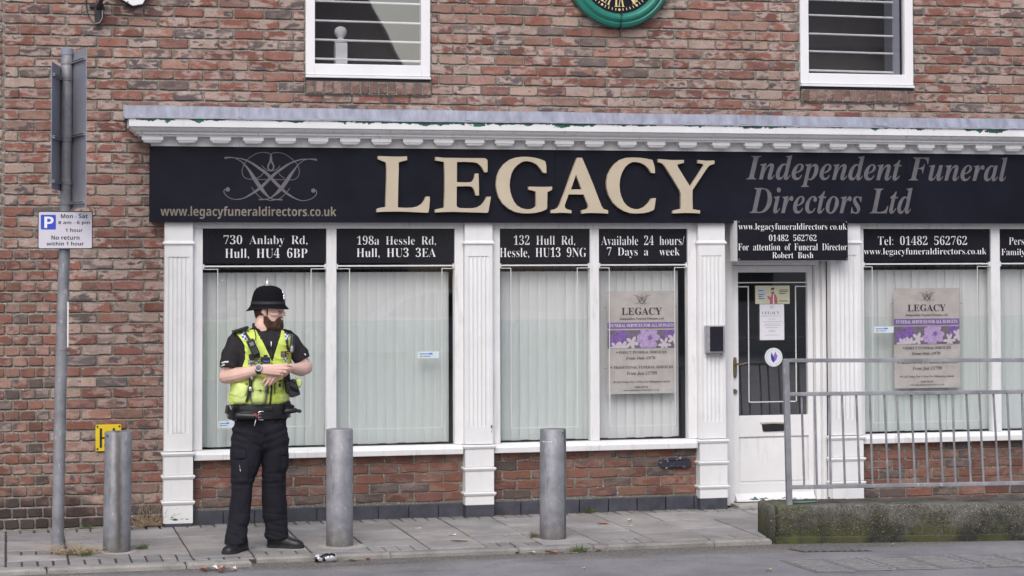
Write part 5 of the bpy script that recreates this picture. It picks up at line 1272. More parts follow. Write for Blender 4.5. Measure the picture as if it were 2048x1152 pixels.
# cracks in the worn surface
bm = bmesh.new(); rg = random.Random(11)
for (x0, y0, x1, y1) in ((1.75, -2.02, 2.75, -1.98), (2.3, -2.35, 2.75, -2.42), (3.3, -2.25, 3.55, -2.30), (2.55, -2.75, 2.9, -2.70), (3.95, -2.3, 4.3, -2.42)):
    prev = None; k_ = 22
    for k in range(k_ + 1):
        t = k / k_; x = x0 + (x1 - x0) * t; y = y0 + (y1 - y0) * t + .035 * noise.noise((x * 6, y0 * 9, 0)); w_ = .005 * (1 - abs(2 * t - 1)) * rg.uniform(.5, 1.5) + .001
        q = (bm.verts.new((x, y - w_, ROAD_Z + .0012)), bm.verts.new((x, y + w_, ROAD_Z + .0012)))
        if prev: bm.faces.new((prev[0], q[0], q[1], prev[1]))
        prev = q
struct(obj('road_cracks', bm, basic('crack_tar', (.09, .088, .092, 1), .9, .3, 40)))
# loose grit along the gutter: nobody could count it
bm = bmesh.new(); rg = random.Random(5)
for k in range(2600):
    x = rg.uniform(-.3, 5.4); base = -1.945 if x < 1.5 else (-1.80 if x < 5 else -1.80 - .15 * (x - 5.04))
    y = base - abs(rg.gauss(0, .055 if x > 1.9 or x < 1.2 else .11)); s_ = rg.uniform(.0012, .0045)
    if rg.random() < .25: y = rg.uniform(-3.2, -1.85)
    vs = [bm.verts.new((x + s_ * a, y + s_ * b, ROAD_Z + s_ * c_ + .001)) for a, b, c_ in ((1, 0, 0), (-.4, .9, 0), (-.6, -.8, 0), (.1, .1, 1.1))]
    for f in ((0, 1, 3), (1, 2, 3), (2, 0, 3)): bm.faces.new([vs[i_] for i_ in f])
o = struct(obj('grit', bm, m_ground('gutter_grit', (.09, .08, .065, 1), (.25, .23, .2, 1), (.4, .38, .35, 1), 60, .2)[0]), 'stuff')

# weeds
STRAW = basic('dead_straw', lin(168, 150, 126), .85, .3, 30); GRASS = basic('green_weed', (.07, .11, .03, 1), .8, .35, 30)
def tuft(name, cx, cy, rx, ry, nb, hl, mat, label, cat, flat=.5, z0=0.0, lean=(0, 0), wdt=.0022, nm='blades', seed=1):
    rr = random.Random(seed); t_ = Thing(name, label, cat, (cx, cy, z0)); bm = bmesh.new()
    for k in range(nb):
        a = rr.uniform(0, 2 * math.pi); q = math.sqrt(rr.random()); x, y = cx + rx * q * math.cos(a), cy + ry * q * math.sin(a)
        an = rr.uniform(0, 2 * math.pi); ln = hl * rr.uniform(.4, 1.2); el = rr.uniform(.05, flat); p0 = Vector((x, y, z0 + rr.uniform(0, .012)))
        d = Vector((math.cos(an) * math.cos(el) + lean[0], math.sin(an) * math.cos(el) + lean[1], math.sin(el))); d.normalize()
        p1 = p0 + d * ln * .55; p2 = p1 + (d + Vector((0, 0, -.35))).normalized() * ln * .45; p2.z = max(p2.z, z0 + .003)
        tube(bm, [p0, p1, p2], [wdt, wdt * .8, wdt * .3], 4)
    obj(nm, bm, mat, t_); return t_
tuft('dry_grass_clump', .435, -1.30, .12, .07, 170, .15, STRAW, 'flattened clump of dead straw at the foot of the sign post', 'dead grass', .55, lean=(.2, 0), seed=2)
t_ = tuft('dry_grass_clump', 1.00, .0 - .03, .11, .03, 150, .17, STRAW, 'dead straw clump against the wall left of the first pilaster', 'dead grass', 1.0, seed=3)
bm = bmesh.new(); rr = random.Random(9)
for k in range(14): 
    x = .9 + rr.uniform(0, .19); h_ = rr.uniform(.15, .36); tube(bm, [(x, -.03, 0), (x + rr.uniform(-.02, .03), -.05, h_ * .6), (x + rr.uniform(-.05, .06), -.06, h_)], [.0016, .0012, .0006], 4)
obj('stalks', bm, STRAW, t_)
tuft('weed', 3.667, -1.83, .05, .025, 60, .05, GRASS, 'tuft of green grass in the gutter right of the scratched bollard', 'weed', 1.3, ROAD_Z, seed=4)
tuft('weed', 4.234, -.06, .035, .02, 40, .045, GRASS, 'small green weed at the wall foot right of the scratched bollard', 'weed', 1.3, seed=5)
tuft('weed', .872, -1.21, .035, .02, 40, .05, GRASS, 'small green weed in a joint right of the streaked bollard', 'weed', 1.3, seed=6)
tuft('weed', .55, -.05, .06, .02, 40, .035, GRASS, 'low green weed at the wall foot behind the sign post', 'weed', 1.2, seed=7)
tuft('weed', .50, -1.43, .035, .03, 35, .055, GRASS, 'green weed growing through the dead straw by the sign post', 'weed', 1.3, seed=8)
tuft('weed', 3.50, -1.30, .03, .03, 40, .05, basic('yellowed_weed', (.16, .14, .06, 1), .8, .3, 30), 'yellowed weed at the left foot of the scratched bollard', 'weed', 1.3, seed=10)
# crumbs of moss and dirt along the wall foot
bm = bmesh.new(); rg = random.Random(6)
for k in range(1500):
    x = rg.uniform(1.3, 6.3); y = -.04 - abs(rg.gauss(0, .035)); s_ = rg.uniform(.002, .006)
    vs = [bm.verts.new((x + s_ * a, y + s_ * b, s_ * c_ * .7 + .001)) for a, b, c_ in ((1, 0, 0), (-.4, .9, 0), (-.6, -.8, 0), (.1, .1, 1.1))]
    for f in ((0, 1, 3), (1, 2, 3), (2, 0, 3)): bm.faces.new([vs[i_] for i_ in f])
struct(obj('wall_foot_moss', bm, m_ground('moss_crumbs', (.05, .055, .025, 1), (.13, .12, .08, 1), (.2, .18, .14, 1), 20, .2)[0]), 'stuff')

# ------------------------------------------------------------------ houses across the street, seen only as reflections in the glass
HB = basic('dark_house_brick', (.10, .08, .08, 1), .9, .25, 8); TILE = basic('dark_roof_tile', (.05, .047, .05, 1), .8, .25, 20); REND = basic('tan_render', (.34, .30, .27, 1), .9, .1, 4)  # dark brick, dark tiles and tan render of the houses opposite
def house(name, label, x0, x1, y0, y1, eave, ridge, wallm, gable=True):
    h = Thing(name, label, 'house', ((x0 + x1) / 2, y0, ROAD_Z))
    bm = bmesh.new(); xm = (x0 + x1) / 2
    if gable: prism_xz(bm, [(x0, ROAD_Z), (x1, ROAD_Z), (x1, eave), (xm, ridge), (x0, eave)], y0, y1)
    else: box(bm, x0, x1, y1, y0, ROAD_Z, eave)
    obj('wall', bm, wallm, h)
    bm = bmesh.new()
    if gable:
        for s_, xe in ((-1, x0), (1, x1)):
            e_ = xe + s_ * .25; ze = eave - .25 * (ridge - eave) / (xm - x0)
            prism_path(bm, [[(xm, yy, ridge + .03), (e_, yy, ze + .03), (e_, yy, ze + .15), (xm, yy, ridge + .17)] for yy in (y0 + .35, y1 - .2)])
    else:
        ym = (y0 + y1) / 2
        for s_, ye in ((1, y0), (-1, y1)):
            prism_path(bm, [[(xx, ym, ridge), (xx, ye + s_ * .3, eave - .05), (xx, ye + s_ * .3, eave + .06), (xx, ym, ridge + .12)] for xx in (x0 - .2, x1 + .2)])
    obj('roof', bm, TILE, h)
    for k in range(3):
        xx = x0 + (x1 - x0) * (.2 + .3 * k)
        for zz in (1.0, 3.6):
            if zz + 1.2 < eave: obj('window', B(xx - .45, xx + .45, y0 - .02, y0 + .03, zz, zz + 1.2), PANEL_BLACK, h)
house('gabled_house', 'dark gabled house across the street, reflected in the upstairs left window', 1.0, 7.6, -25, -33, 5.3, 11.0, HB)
def car(name, label, x0, y, col, flip):
    c = Thing(name, label, 'car', (x0 + 1.95, y, ROAD_Z)); L_ = 3.9; sg = -1 if flip else 1
    X = lambda t: (x0 + L_ * t) if not flip else (x0 + L_ * (1 - t))
    def hull(prof, w0, mat, nm, z0):
        bm = bmesh.new(); st = []
        for k in range(7):
            u_ = -1 + 2 * k / 6; yy = y + u_ * w0; s_ = 1 - .035 * abs(u_) ** 3
            st.append([(X(.5 + (t - .5) * (s_ if zz > .35 else 1)), yy, ROAD_Z + z0 + (zz - z0) * (1 - .05 * abs(u_) ** 4)) for t, zz in prof])
        prism_path(bm, st); return obj(nm, bm, mat, c, smooth=True, angle=40)
    paint = basic(name + '_paint', col, .25, .03, 4)
    hull([(.01, .30), (.0, .55), (.03, .68), (.12, .76), (.30, .84), (.72, .86), (.93, .84), (.99, .70), (1.0, .45), (.98, .28)], .80, paint, 'body', .2)
    cab = hull([(.27, .82), (.40, 1.22), (.48, 1.33), (.66, 1.36), (.80, 1.30), (.92, .85)], .66, paint, 'cabin', .8)
    for sd in (-1, 1):
        bm = bmesh.new(); yy = y + sd * .667; prism_xz(bm, [(X(t), ROAD_Z + zz) for t, zz in ((.335, .90), (.425, 1.20), (.50, 1.27), (.575, 1.285), (.575, .90))], yy - .004, yy + .004); prism_xz(bm, [(X(t), ROAD_Z + zz) for t, zz in ((.595, .90), (.595, 1.285), (.68, 1.285), (.78, 1.23), (.85, .90))], yy - .004, yy + .004); obj('side_window', bm, PANEL_BLACK, cab)
        for t in (.19, .80):
            bm = bmesh.new(); yw = y + sd * .70; lathe(bm, [(0, yw - .09), (.27, yw - .09), (.29, yw - .05), (.29, yw + .05), (.27, yw + .09), (0, yw + .09)], (X(t), 0, ROAD_Z + .29), 24, 'y'); w_ = obj('wheel', bm, NYLON_, c, smooth=True)
            bm = bmesh.new(); lathe(bm, [(0, yw + sd * .098), (.17, yw + sd * .094), (.18, yw + sd * .088)], (X(t), 0, ROAD_Z + .29), 24, 'y'); obj('rim', bm, STEEL, w_)
        bm = bmesh.new(); capsule(bm, (X(.015), y + sd * .55, ROAD_Z + .62), (X(.05), y + sd * .68, ROAD_Z + .64), .06, .05); obj('headlight', bm, UPVC, c, smooth=True)
NYLON_ = basic('tyre_rubber', (.025, .025, .026, 1), .8, .2, 20)
car('white_car', 'white parked car across the street, mirrored faintly in the second shop pane', 5.3, -22.5, (.62, .62, .64, 1), False)
car('red_car', 'red parked car across the street, mirrored faintly in the pane behind the policeman', .9, -22.6, (.35, .05, .05, 1), True)
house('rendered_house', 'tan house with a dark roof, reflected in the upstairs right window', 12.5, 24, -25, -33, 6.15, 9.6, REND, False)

# ------------------------------------------------------------------ the policeman
from mathutils.bvhtree import BVHTree
PX0, PY0 = 1.624, -1.42
U = .00091
mx = lambda a: PX0 + (a - 440) * U
mz = lambda b: .881 + (1040 - b) * U
def MP(a, b, y=0.0): return Vector((mx(a), PY0 + y, mz(b)))
def mesh_from(bm):
    me = bpy.data.meshes.new('tmp'); bmesh.ops.recalc_face_normals(bm, faces=bm.faces[:]); bm.to_mesh(me); bm.free(); return me
def fuse(bm, vox, it=3, fac=.5):
    """weld overlapping closed pieces into one continuous surface"""
    me = mesh_from(bm); o = bpy.data.objects.new('tmp', me); COL.objects.link(o)
    m = o.modifiers.new('r', 'REMESH'); m.mode = 'VOXEL'; m.voxel_size = vox
    bpy.context.view_layer.update(); dg = bpy.context.evaluated_depsgraph_get()
    m2 = bpy.data.meshes.new_from_object(o.evaluated_get(dg)); bpy.data.objects.remove(o); bpy.data.meshes.remove(me)
    b = bmesh.new(); b.from_mesh(m2); bpy.data.meshes.remove(m2)
    for _ in range(it): bmesh.ops.smooth_vert(b, verts=b.verts[:], factor=fac, use_axis_x=True, use_axis_y=True, use_axis_z=True)
    return b
def ring(cx, cy, z, hw, hf, hb, n=40, e=2.4):
    o = []
    for k in range(n):
        a = 2 * math.pi * k / n; c, s_ = math.cos(a), math.sin(a)
        x = math.copysign(abs(c) ** (2 / e), c) * hw; y = math.copysign(abs(s_) ** (2 / e), s_)
        o.append(Vector((cx + x, cy + (y * hb if y > 0 else y * hf), z)))
    return o
def folds(bm, amp, f):
    bm.normal_update()
    for v in bm.verts: v.co += v.normal * amp * f(v.co)
fn = noise.noise
def bvh_of(bms):
    vs, fs, off = [], [], 0
    for b in bms:
        b.verts.ensure_lookup_table(); b.verts.index_update()
        vs += [v.co.copy() for v in b.verts]; fs += [[v.index + off for v in f.verts] for f in b.faces]; off = len(vs)
    return BVHTree.FromPolygons(vs, fs)
def drape(bm, tree, a0, a1, b0, b1, off=.003, bulge=0.0, ang=0.0, nu=12, nv=12, rnd=0.0, mi=None, edge=-.004, yfall=-.12):
    """lay a padded patch on the clothing: (a,b) are photo-scaled coordinates, rotated by ang about its centre"""
    ca, cb = (a0 + a1) / 2, (b0 + b1) / 2; g = []
    for j in range(nv + 1):
        row = []
        for i_ in range(nu + 1):
            u_, v_ = 2 * i_ / nu - 1, 2 * j / nv - 1
            if rnd:
                k = rnd * .5 * (abs(u_ * v_) ** 2); uu, vv = u_ * (1 - k), v_ * (1 - k)
            else: uu, vv = u_, v_
            da, db = uu * (a1 - a0) / 2, vv * (b1 - b0) / 2
            a = ca + da * math.cos(ang) - db * math.sin(ang); b = cb + da * math.sin(ang) + db * math.cos(ang)
            p_ = Vector((mx(a), PY0 - 1.0, mz(b))); h = tree.ray_cast(p_, Vector((0, 1, 0)), 3)
            y = h[0].y if h[0] is not None else PY0 + yfall
            if i_ in (0, nu) or j in (0, nv): o_ = edge
            else: o_ = off + bulge * (1 - u_ ** 4) * (1 - v_ ** 4)
            row.append(bm.verts.new((p_.x, y - o_, p_.z)))
        g.append(row)
    for j in range(nv):
        for i_ in range(nu):
            f = bm.faces.new((g[j][i_], g[j][i_+1], g[j+1][i_+1], g[j+1][i_]))
            if mi: f.material_index = mi(i_, j)
def strip(bm, tree, pts, wd, off=.004, lift=.004, sub=6):
    """a rounded cord or strap following the clothing along photo-scaled points"""
    P = []
    for (a, b), (c, d) in zip(pts[:-1], pts[1:]):
        for k in range(sub): P.append((a + (c - a) * k / sub, b + (d - b) * k / sub))
    P.append(pts[-1]); path = []
    for a, b in P:
        p_ = Vector((mx(a), PY0 - 1.0, mz(b))); h = tree.ray_cast(p_, Vector((0, 1, 0)), 3)
        path.append((p_.x, (h[0].y if h[0] is not None else PY0 - .12) - off, p_.z))
    prev = None; st = []
    for i_, q in enumerate(path):
        t = Vector(path[min(i_+1, len(path)-1)]) - Vector(path[max(i_-1, 0)]); s_ = Vector((t.z, 0, -t.x)).normalized() * wd * U / 2
        q = Vector(q); st.append([q - s_ + Vector((0, .004, 0)), q - s_ * .8 + Vector((0, -lift, 0)), q + s_ * .8 + Vector((0, -lift, 0)), q + s_ + Vector((0, .004, 0))])
    prism_path(bm, st)
def obox(bm, a, b, w_, h_, ang, y0, y1):
    ca, sa = math.cos(ang), math.sin(ang); st = []
    for y in (y0, y1):
        st.append([(mx(a + du * ca - dv * sa), PY0 + y, mz(b + du * sa + dv * ca)) for du, dv in ((-w_/2, -h_/2), (w_/2, -h_/2), (w_/2, h_/2), (-w_/2, h_/2))])
    prism_path(bm, st)

SKIN, n, l, p = newmat('skin'); v = coords(n, l)
_c = mix(n, l, ramp(n, l, nz(n, l, v, 18, 4), .3, .7), lin(214, 174, 160), lin(232, 200, 188))
l.new(mix(n, l, math_(n, l, 'MULTIPLY', ramp(n, l, nz(n, l, v, 9, 2), .5, .7), .5), _c, lin(208, 154, 143)), p.inputs['Base Color'])
p.inputs['Roughness'].default_value = .55; p.inputs['Subsurface Weight'].default_value = .12; p.inputs['Subsurface Radius'].default_value = (.012, .005, .003)
bump(n, l, p, nz(n, l, v, 160, 3), .12, .002)
SHIRT = basic('black_wicking_shirt', lin(40, 38, 43), .85, .15, 30, bmp=.15, bscale=300, spec=.3)
TROUS = basic('black_combat_cotton', lin(29, 29, 38), .88, .18, 14, bmp=.2, bscale=350, spec=.3)
LEATH = basic('black_leather', lin(26, 26, 30), .42, .3, 30, bmp=.25, bscale=60)
NYLON = basic('black_nylon', lin(36, 36, 42), .6, .2, 40)
HIVIS = basic('fluorescent_yellow_cloth', (.61, .76, .14, 1), .75, .10, 9, bmp=.15, bscale=200)
HIVIS2 = basic('fluorescent_yellow_pocket', (.66, .79, .27, 1), .75, .12, 12, bmp=.15, bscale=200)
PIPING = basic('grey_reflective_piping', lin(112, 118, 114), .5, .1, 20)
CHROME = basic('chrome', lin(225, 225, 228), .18, .05, 20, metal=.75)
VELVET = basic('black_felt', lin(20, 20, 25), .95, .2, 60, bmp=.25, bscale=250, spec=.15)
BLUECHK = basic('royal_blue_cloth', lin(72, 92, 190), .7, .1, 30)
HAIRM = basic('dark_brown_hair', lin(62, 46, 40), .7, .35, 60, bmp=.6, bscale=120)
BEARDM, n, l, p = newmat('auburn_beard'); v = coords(n, l, (1, 1, .35))
_c = mix(n, l, ramp(n, l, nz(n, l, v, 55, 4, .7), .35, .68), lin(44, 31, 27), lin(104, 70, 54)); l.new(mix(n, l, ramp(n, l, nz(n, l, coords(n, l), 14, 2), .45, .65), _c, lin(88, 55, 42)), p.inputs['Base Color'])
p.inputs['Roughness'].default_value = .7; bump(n, l, p, nz(n, l, v, 120, 4, .8), 1.0, .012)
DARKPL = basic('dark_plastic', lin(38, 38, 44), .4, .2, 30)
EYE_W = basic('eye_white', (.42, .38, .36, 1), .3, .02, 10); EYE_D = basic('eye_dark', (.03, .03, .035, 1), .2, .1, 10)

# head frame: turned to his left, almost in profile
HY = math.radians(65)
HF = Vector((math.sin(HY), -math.cos(HY), 0)); HS = Vector((HF.y, -HF.x, 0))
def HP(p_, q_, b): return Vector((mx(491), PY0 + .012, mz(b))) + HF * (p_ * U) + HS * (q_ * U)
def head_rings(rows, n=36, e=2.2):
    st = []
    for row in rows:
        b, bk, ft, hw = row[:4]; r_ = []
        for k in range(n):
            a = 2 * math.pi * k / n; c, s_ = math.cos(a), math.sin(a)
            cc = math.copysign(abs(c) ** (2 / e), c); ss = math.copysign(abs(s_) ** (2 / e), s_)
            r_.append(HP(cc * (ft if c > 0 else bk), ss * hw, b))
        st.append(r_)
    return st
SKULL = [(140, 40, 40, 36), (152, 70, 70, 56), (180, 92, 88, 70), (215, 101, 98, 76), (255, 103, 103, 78), (283, 102, 105, 77), (297, 100, 97, 74), (312, 96, 97, 73), (330, 92, 98, 71), (350, 84, 99, 67), (372, 72, 97, 61), (395, 56, 92, 52), (412, 38, 82, 40), (424, 15, 66, 24)]

person = Thing('person', 'policeman in tall black helmet and yellow vest, sleeves short, arms crossed at the wrist', 'person', (PX0, PY0, 0))
# ---- body: one continuous skinned surface
bm = bmesh.new(); prism_path(bm, head_rings(SKULL))
capsule(bm, HP(100, 0, 290), HP(121, 0, 320), .0075, .0115); capsule(bm, HP(106, -11, 326), HP(106, 11, 326), .0095, .0095)
capsule(bm, HP(99, -46, 284), HP(101, 46, 284), .010, .010)
for s_ in (-1, 1): capsule(bm, HP(78, 42 * s_, 320), HP(52, 60 * s_, 320), .016, .014)
capsule(bm, HP(103, -20, 351), HP(104, 20, 351), .0062, .0062); capsule(bm, HP(102, -17, 361), HP(103, 17, 361), .0072, .0072)
for s_ in (-1, 1):
    capsule(bm, HP(-2, 74 * s_, 288), HP(-8, 78 * s_, 300), .015, .017, flat=.5, up=HS); capsule(bm, HP(-8, 78 * s_, 300), HP(2, 76 * s_, 324), .017, .010, flat=.5, up=HS)
capsule(bm, HP(-22, 0, 345), MP(452, 420, .012), .058, .058); capsule(bm, MP(452, 410, .012), MP(450, 475, .02), .057, .066)
TORSO = [(440, 450, .110, .045, .050), (462, 448, .175, .07, .075), (500, 447, .178, .095, .095), (600, 447, .172, .105, .10), (750, 440, .160, .098, .095), (880, 434, .165, .100, .095), (990, 434, .172, .10, .10), (1080, 432, .170, .098, .10)]
prism_path(bm, [ring(mx(cx), PY0 + .015, mz(b), hw, hf, hb) for b, cx, hw, hf, hb in TORSO])
# legs inside the trousers
capsule(bm, MP(350, 1080, .0), MP(318, 1490, -.01), .078, .055); capsule(bm, MP(318, 1490, -.01), MP(262, 1880, -.04), .055, .036); pass
capsule(bm, MP(520, 1080, .0), MP(545, 1490, .03), .078, .055); capsule(bm, MP(545, 1490, .03), MP(560, 1870, .085), .055, .036); pass
# arms
capsule(bm, MP(285, 490, .01), MP(188, 762, -.005), .056, .046)
capsule(bm, MP(186, 766, -.005), MP(262, 748, -.085), .047, .049); capsule(bm, MP(262, 748, -.085), MP(335, 727, -.155), .049, .038); capsule(bm, MP(335, 727, -.155), MP(404, 703, -.222), .038, .0295)
capsule(bm, MP(620, 490, .01), MP(762, 705, -.005), .054, .045)
capsule(bm, MP(764, 708, -.005), MP(715, 716, -.085), .046, .047); capsule(bm, MP(715, 716, -.085), MP(672, 710, -.135), .047, .037); capsule(bm, MP(672, 710, -.135), MP(626, 698, -.190), .037, .028)
# right hand (the one with the watch), its back to the viewer
W_ = MP(404, 703, -.222)
KN = [MP(548, 681, -.262), MP(556, 698, -.268), MP(550, 717, -.267), MP(536, 734, -.260)]
for k, kn in enumerate(KN):
    base_ = W_ + Vector((.018, -.012, .014 - .0095 * k)); capsule(bm, base_, kn, .019, .0135)
    if k: capsule(bm, (base_ + KN[k]) / 2, (W_ + KN[k-1]) / 2, .016, .016)
def finger(pts, r0, r1):
    m_ = len(pts) - 1
    for k in range(m_): capsule(bm, pts[k], pts[k+1], r0 + (r1 - r0) * k / m_, r0 + (r1 - r0) * (k + 1) / m_)
finger([KN[0], MP(585, 674, -.262), MP(610, 679, -.252), MP(628, 686, -.240)], .0118, .0078)
finger([KN[1], MP(588, 699, -.272), MP(602, 713, -.258), MP(600, 727, -.240)], .0122, .0085)
finger([KN[2], MP(578, 723, -.268), MP(588, 738, -.252), MP(580, 750, -.236)], .0118, .0082)
finger([KN[3], MP(558, 742, -.258), MP(563, 755, -.244), MP(553, 763, -.232)], .0105, .0075)
finger([W_ + Vector((.03, .0, -.016)), MP(470, 733, -.226), MP(505, 742, -.212), MP(530, 748, -.205)], .0150, .0090)
# left hand hangs beneath it, fingers pointing down to the left
W2 = MP(626, 698, -.190)
KL = [MP(488, 724, -.208), MP(503, 734, -.214), MP(522, 742, -.214), MP(542, 745, -.208)]
for k, kn in enumerate(KL): capsule(bm, W2 + Vector((-.012, -.003, -.004 - .008 * (k - 1))), kn, .019, .0135)
finger([KL[0], MP(462, 752, -.212), MP(440, 778, -.206), MP(424, 800, -.196)], .0118, .0075)
finger([KL[1], MP(478, 768, -.220), MP(456, 800, -.212), MP(443, 822, -.200)], .0120, .0078)
finger([KL[2], MP(503, 773, -.220), MP(484, 800, -.211), MP(471, 818, -.200)], .0118, .0076)
finger([KL[3], MP(524, 772, -.213), MP(506, 795, -.206), MP(492, 812, -.196)], .0105, .0070)
finger([W2 + Vector((-.02, .006, .010)), MP(572, 690, -.180), MP(545, 700, -.180), MP(522, 708, -.185)], .0150, .0095)
body = fuse(bm, .0032, 2, .45)
o_body = obj('body', body, SKIN, person, smooth=True, angle=180)

# eyes, brows
for s_ in (-1, 1):
    bm = bmesh.new(); capsule(bm, HP(85, 31 * s_, 299), HP(86, 31 * s_, 299), .0115, .0115); e_ = obj('eye', bm, EYE_W, o_body, smooth=True)
    bm = bmesh.new(); capsule(bm, HP(93, 31 * s_, 299), HP(94, 31 * s_, 299), .0066, .0066); obj('iris', bm, EYE_D, o_body, smooth=True)
# hair at the sides and nape, beard and moustache
bm = bmesh.new(); st = head_rings([(b, bk + 4, -2 if b > 300 else 22, hw + 3.5) for b, bk, ft, hw in [(245, 103, 0, 78), (270, 103, 0, 78), (290, 101, 0, 76), (310, 97, 0, 73), (330, 93, 0, 67), (348, 86, 0, 58), (360, 76, 0, 45)]])
st2 = []
for r_ in st: st2.append([q + Vector((fn(q * 160) * .002, fn(q * 150 + Vector((5, 0, 0))) * .002, fn(q * 90) * .002)) for q in r_])
prism_path(bm, st2)
for s_ in (-1, 1):
    capsule(bm, HP(16, 74 * s_, 282), HP(14, 71 * s_, 322), .008, .007, flat=.4, up=HS)
    capsule(bm, HP(104, 14 * s_, 286), HP(92, 46 * s_, 284), .0055, .0045)
obj('hair', bm, HAIRM, person, smooth=True)
def beard_top(p_):   # upper edge of the beard, by distance forward of the ear
    pts = [(-40, 318), (8, 318), (22, 338), (45, 368), (68, 372), (84, 344), (98, 336), (130, 336)]
    for (a, b), (c, d) in zip(pts[:-1], pts[1:]):
        if p_ <= c: return b + (d - b) * max(0, (p_ - a)) / (c - a)
    return 336
bm = bmesh.new(); rows = []
base_rows = [(316, 92, 98, 72), (326, 90, 99, 71.5), (336, 86, 101, 70), (345, 80, 103, 69), (354, 75, 105, 68), (364, 68, 106, 67), (374, 60, 106, 65), (386, 52, 106, 62), (398, 42, 105, 58), (410, 30, 103, 53), (422, 18, 100, 46), (433, 2, 95, 37), (441, -15, 88, 26), (446, -30, 78, 13)]
N_ = 72
for b, bk, ft, hw in base_rows:
    r_ = []
    for k in range(N_):
        a = 2 * math.pi * k / N_; c, s_ = math.cos(a), math.sin(a)
        p_ = c * (ft if c > 0 else bk); q_ = s_ * hw
        if p_ < -8: p_ = -8 + (p_ + 8) * .1
        cover = b - beard_top(p_)
        mouth = 1 if (abs(q_) < 17 and p_ > 90 and 350 < b < 366) else 0
        k_ = min(1, max(0, (cover + 4) / 10)); puff = (7 + 5 * min(1, max(0, (b - 380) / 30))) * k_ - 9 * (1 - k_) - 9 * mouth
        tot = math.hypot(p_, q_) + 1e-6
        puff += 2.2 * fn(Vector((p_ * .09, q_ * .09, b * .05))) + 1.6 * fn(Vector((p_ * .25, q_ * .25, b * .12)))
        r_.append(HP(p_ * (1 + puff / tot), q_ * (1 + puff / tot), b))
    rows.append(r_)
prism_path(bm, rows)
rr = random.Random(3)   # stray hairs breaking the outline
for k in range(420):
    i_ = rr.randrange(4, len(rows) - 1); j = rr.randrange(N_); q = rows[i_][j]
    c = HP(30, 0, 370); d = (q - c).normalized() * .5 + Vector((0, 0, -.9)); d.normalize()
    s_ = Vector((rr.uniform(-1, 1), rr.uniform(-1, 1), 0)) * .0009; ln = rr.uniform(.006, .016)
    v3 = [bm.verts.new(q - s_), bm.verts.new(q + s_), bm.verts.new(q + d * ln + s_ * 2)]; bm.faces.new(v3)
obj('beard', bm, BEARDM, person, smooth=True)

# ---- helmet
hel = bmesh.new()
ROWS = [(112, 6, 6, 5), (114, 34, 34, 30), (120, 60, 60, 53), (132, 82, 84, 74), (146, 95, 97, 83), (165, 105, 107, 90), (195, 115, 117, 97), (224, 120, 120, 101), (244, 123, 122, 103)]
st = head_rings(ROWS, 48)
def brim(bk, ft, hw, b0, db, dfz):
    r_ = []
    for k in range(48):
        a = 2 * math.pi * k / 48; c, s_ = math.cos(a), math.sin(a)
        p_ = c * (ft if c > 0 else bk); b = b0 + (db * (-c) ** 1.6 if c < 0 else dfz * c ** 1.4)
        r_.append(HP(p_, s_ * hw, b))
    return r_
st += [brim(132, 130, 107, 256, 6, 2), brim(148, 142, 112, 265, 18, 6), brim(161, 151, 115, 271, 24, 8), brim(162, 152, 116, 274, 24, 9), brim(155, 146, 111, 275, 22, 8), brim(112, 110, 90, 266, 2, 2), brim(108, 106, 84, 235, 0, 0)]
prism_path(hel, st)
helmet = obj('helmet', hel, VELVET, person, smooth=True, angle=60)
bm = bmesh.new(); prism_path(bm, head_rings([(227, 121.5, 121.5, 102.5), (228, 124.5, 123.8, 104.8), (247, 126, 125, 106), (248, 123, 122.5, 103.5)], 48), caps=False); obj('hat_band', bm, NYLON, helmet, smooth=True)
bm = bmesh.new(); prism_path(bm, [[q + Vector((0, 0, dz)) for q in brim(161.5 + e, 151.5 + e, 115.5 + e, 273, 24, 9)] for e, dz in ((-.8, .002), (1.6, .0015), (1.6, -.0025), (-.8, -.003))], caps=False); obj('brim_trim', bm, LEATH, helmet, smooth=True)
bm = bmesh.new(); c_ = HP(-6, 0, 113); lathe(bm, [(.026, -.005), (.026, .003), (.019, .009), (.013, .013), (.0105, .019), (.0095, .027), (.0075, .031), (.0115, .034), (.0122, .040), (.008, .045), (0, .046)], c_, 20); obj('finial', bm, CHROME, helmet, smooth=True)
bm = bmesh.new()
for ps_, b_, r_, n_ in ((116, 188, 19, 8),):
    pts = []
    for k in range(16):
        rr_ = r_ if k % 2 == 0 else r_ * .66; a = math.pi * k / 8; pts.append((rr_ * math.sin(a), -rr_ * math.cos(a)))
    for d0, d1 in ((0, 5),):
        A = [bm.verts.new(HP(119.5 + (188 - (b_ + dz)) * -.10 + d0, dq, b_ + dz)) for dq, dz in pts]; Bv = [bm.verts.new(HP(119.5 + (188 - (b_ + dz)) * -.10 + d1, dq * .9, b_ + dz * .9)) for dq, dz in pts]
        bm.faces.new(A); bm.faces.new(Bv)
        for k in range(16): bm.faces.new((A[k], A[(k+1) % 16], Bv[(k+1) % 16], Bv[k]))
capsule(bm, HP(114, -7, 165), HP(114, 7, 165), .007, .007); capsule(bm, HP(112, 0, 156), HP(114, 0, 164), .006, .008)
capsule(bm, HP(123.5, -10, 210), HP(123.5, 10, 210), .007, .007); capsule(bm, HP(123, 0, 188), HP(126, 0, 188), .010, .008)
badge = obj('badge', bm, CHROME, helmet, smooth=True, angle=30)
bm = bmesh.new(); capsule(bm, HP(127.5, -3, 188), HP(127.5, 3, 188), .0052, .0052); capsule(bm, HP(124.5, -5, 217), HP(124.5, 5, 217), .0045, .0045); obj('enamel', bm, BLUECHK, badge, smooth=True)
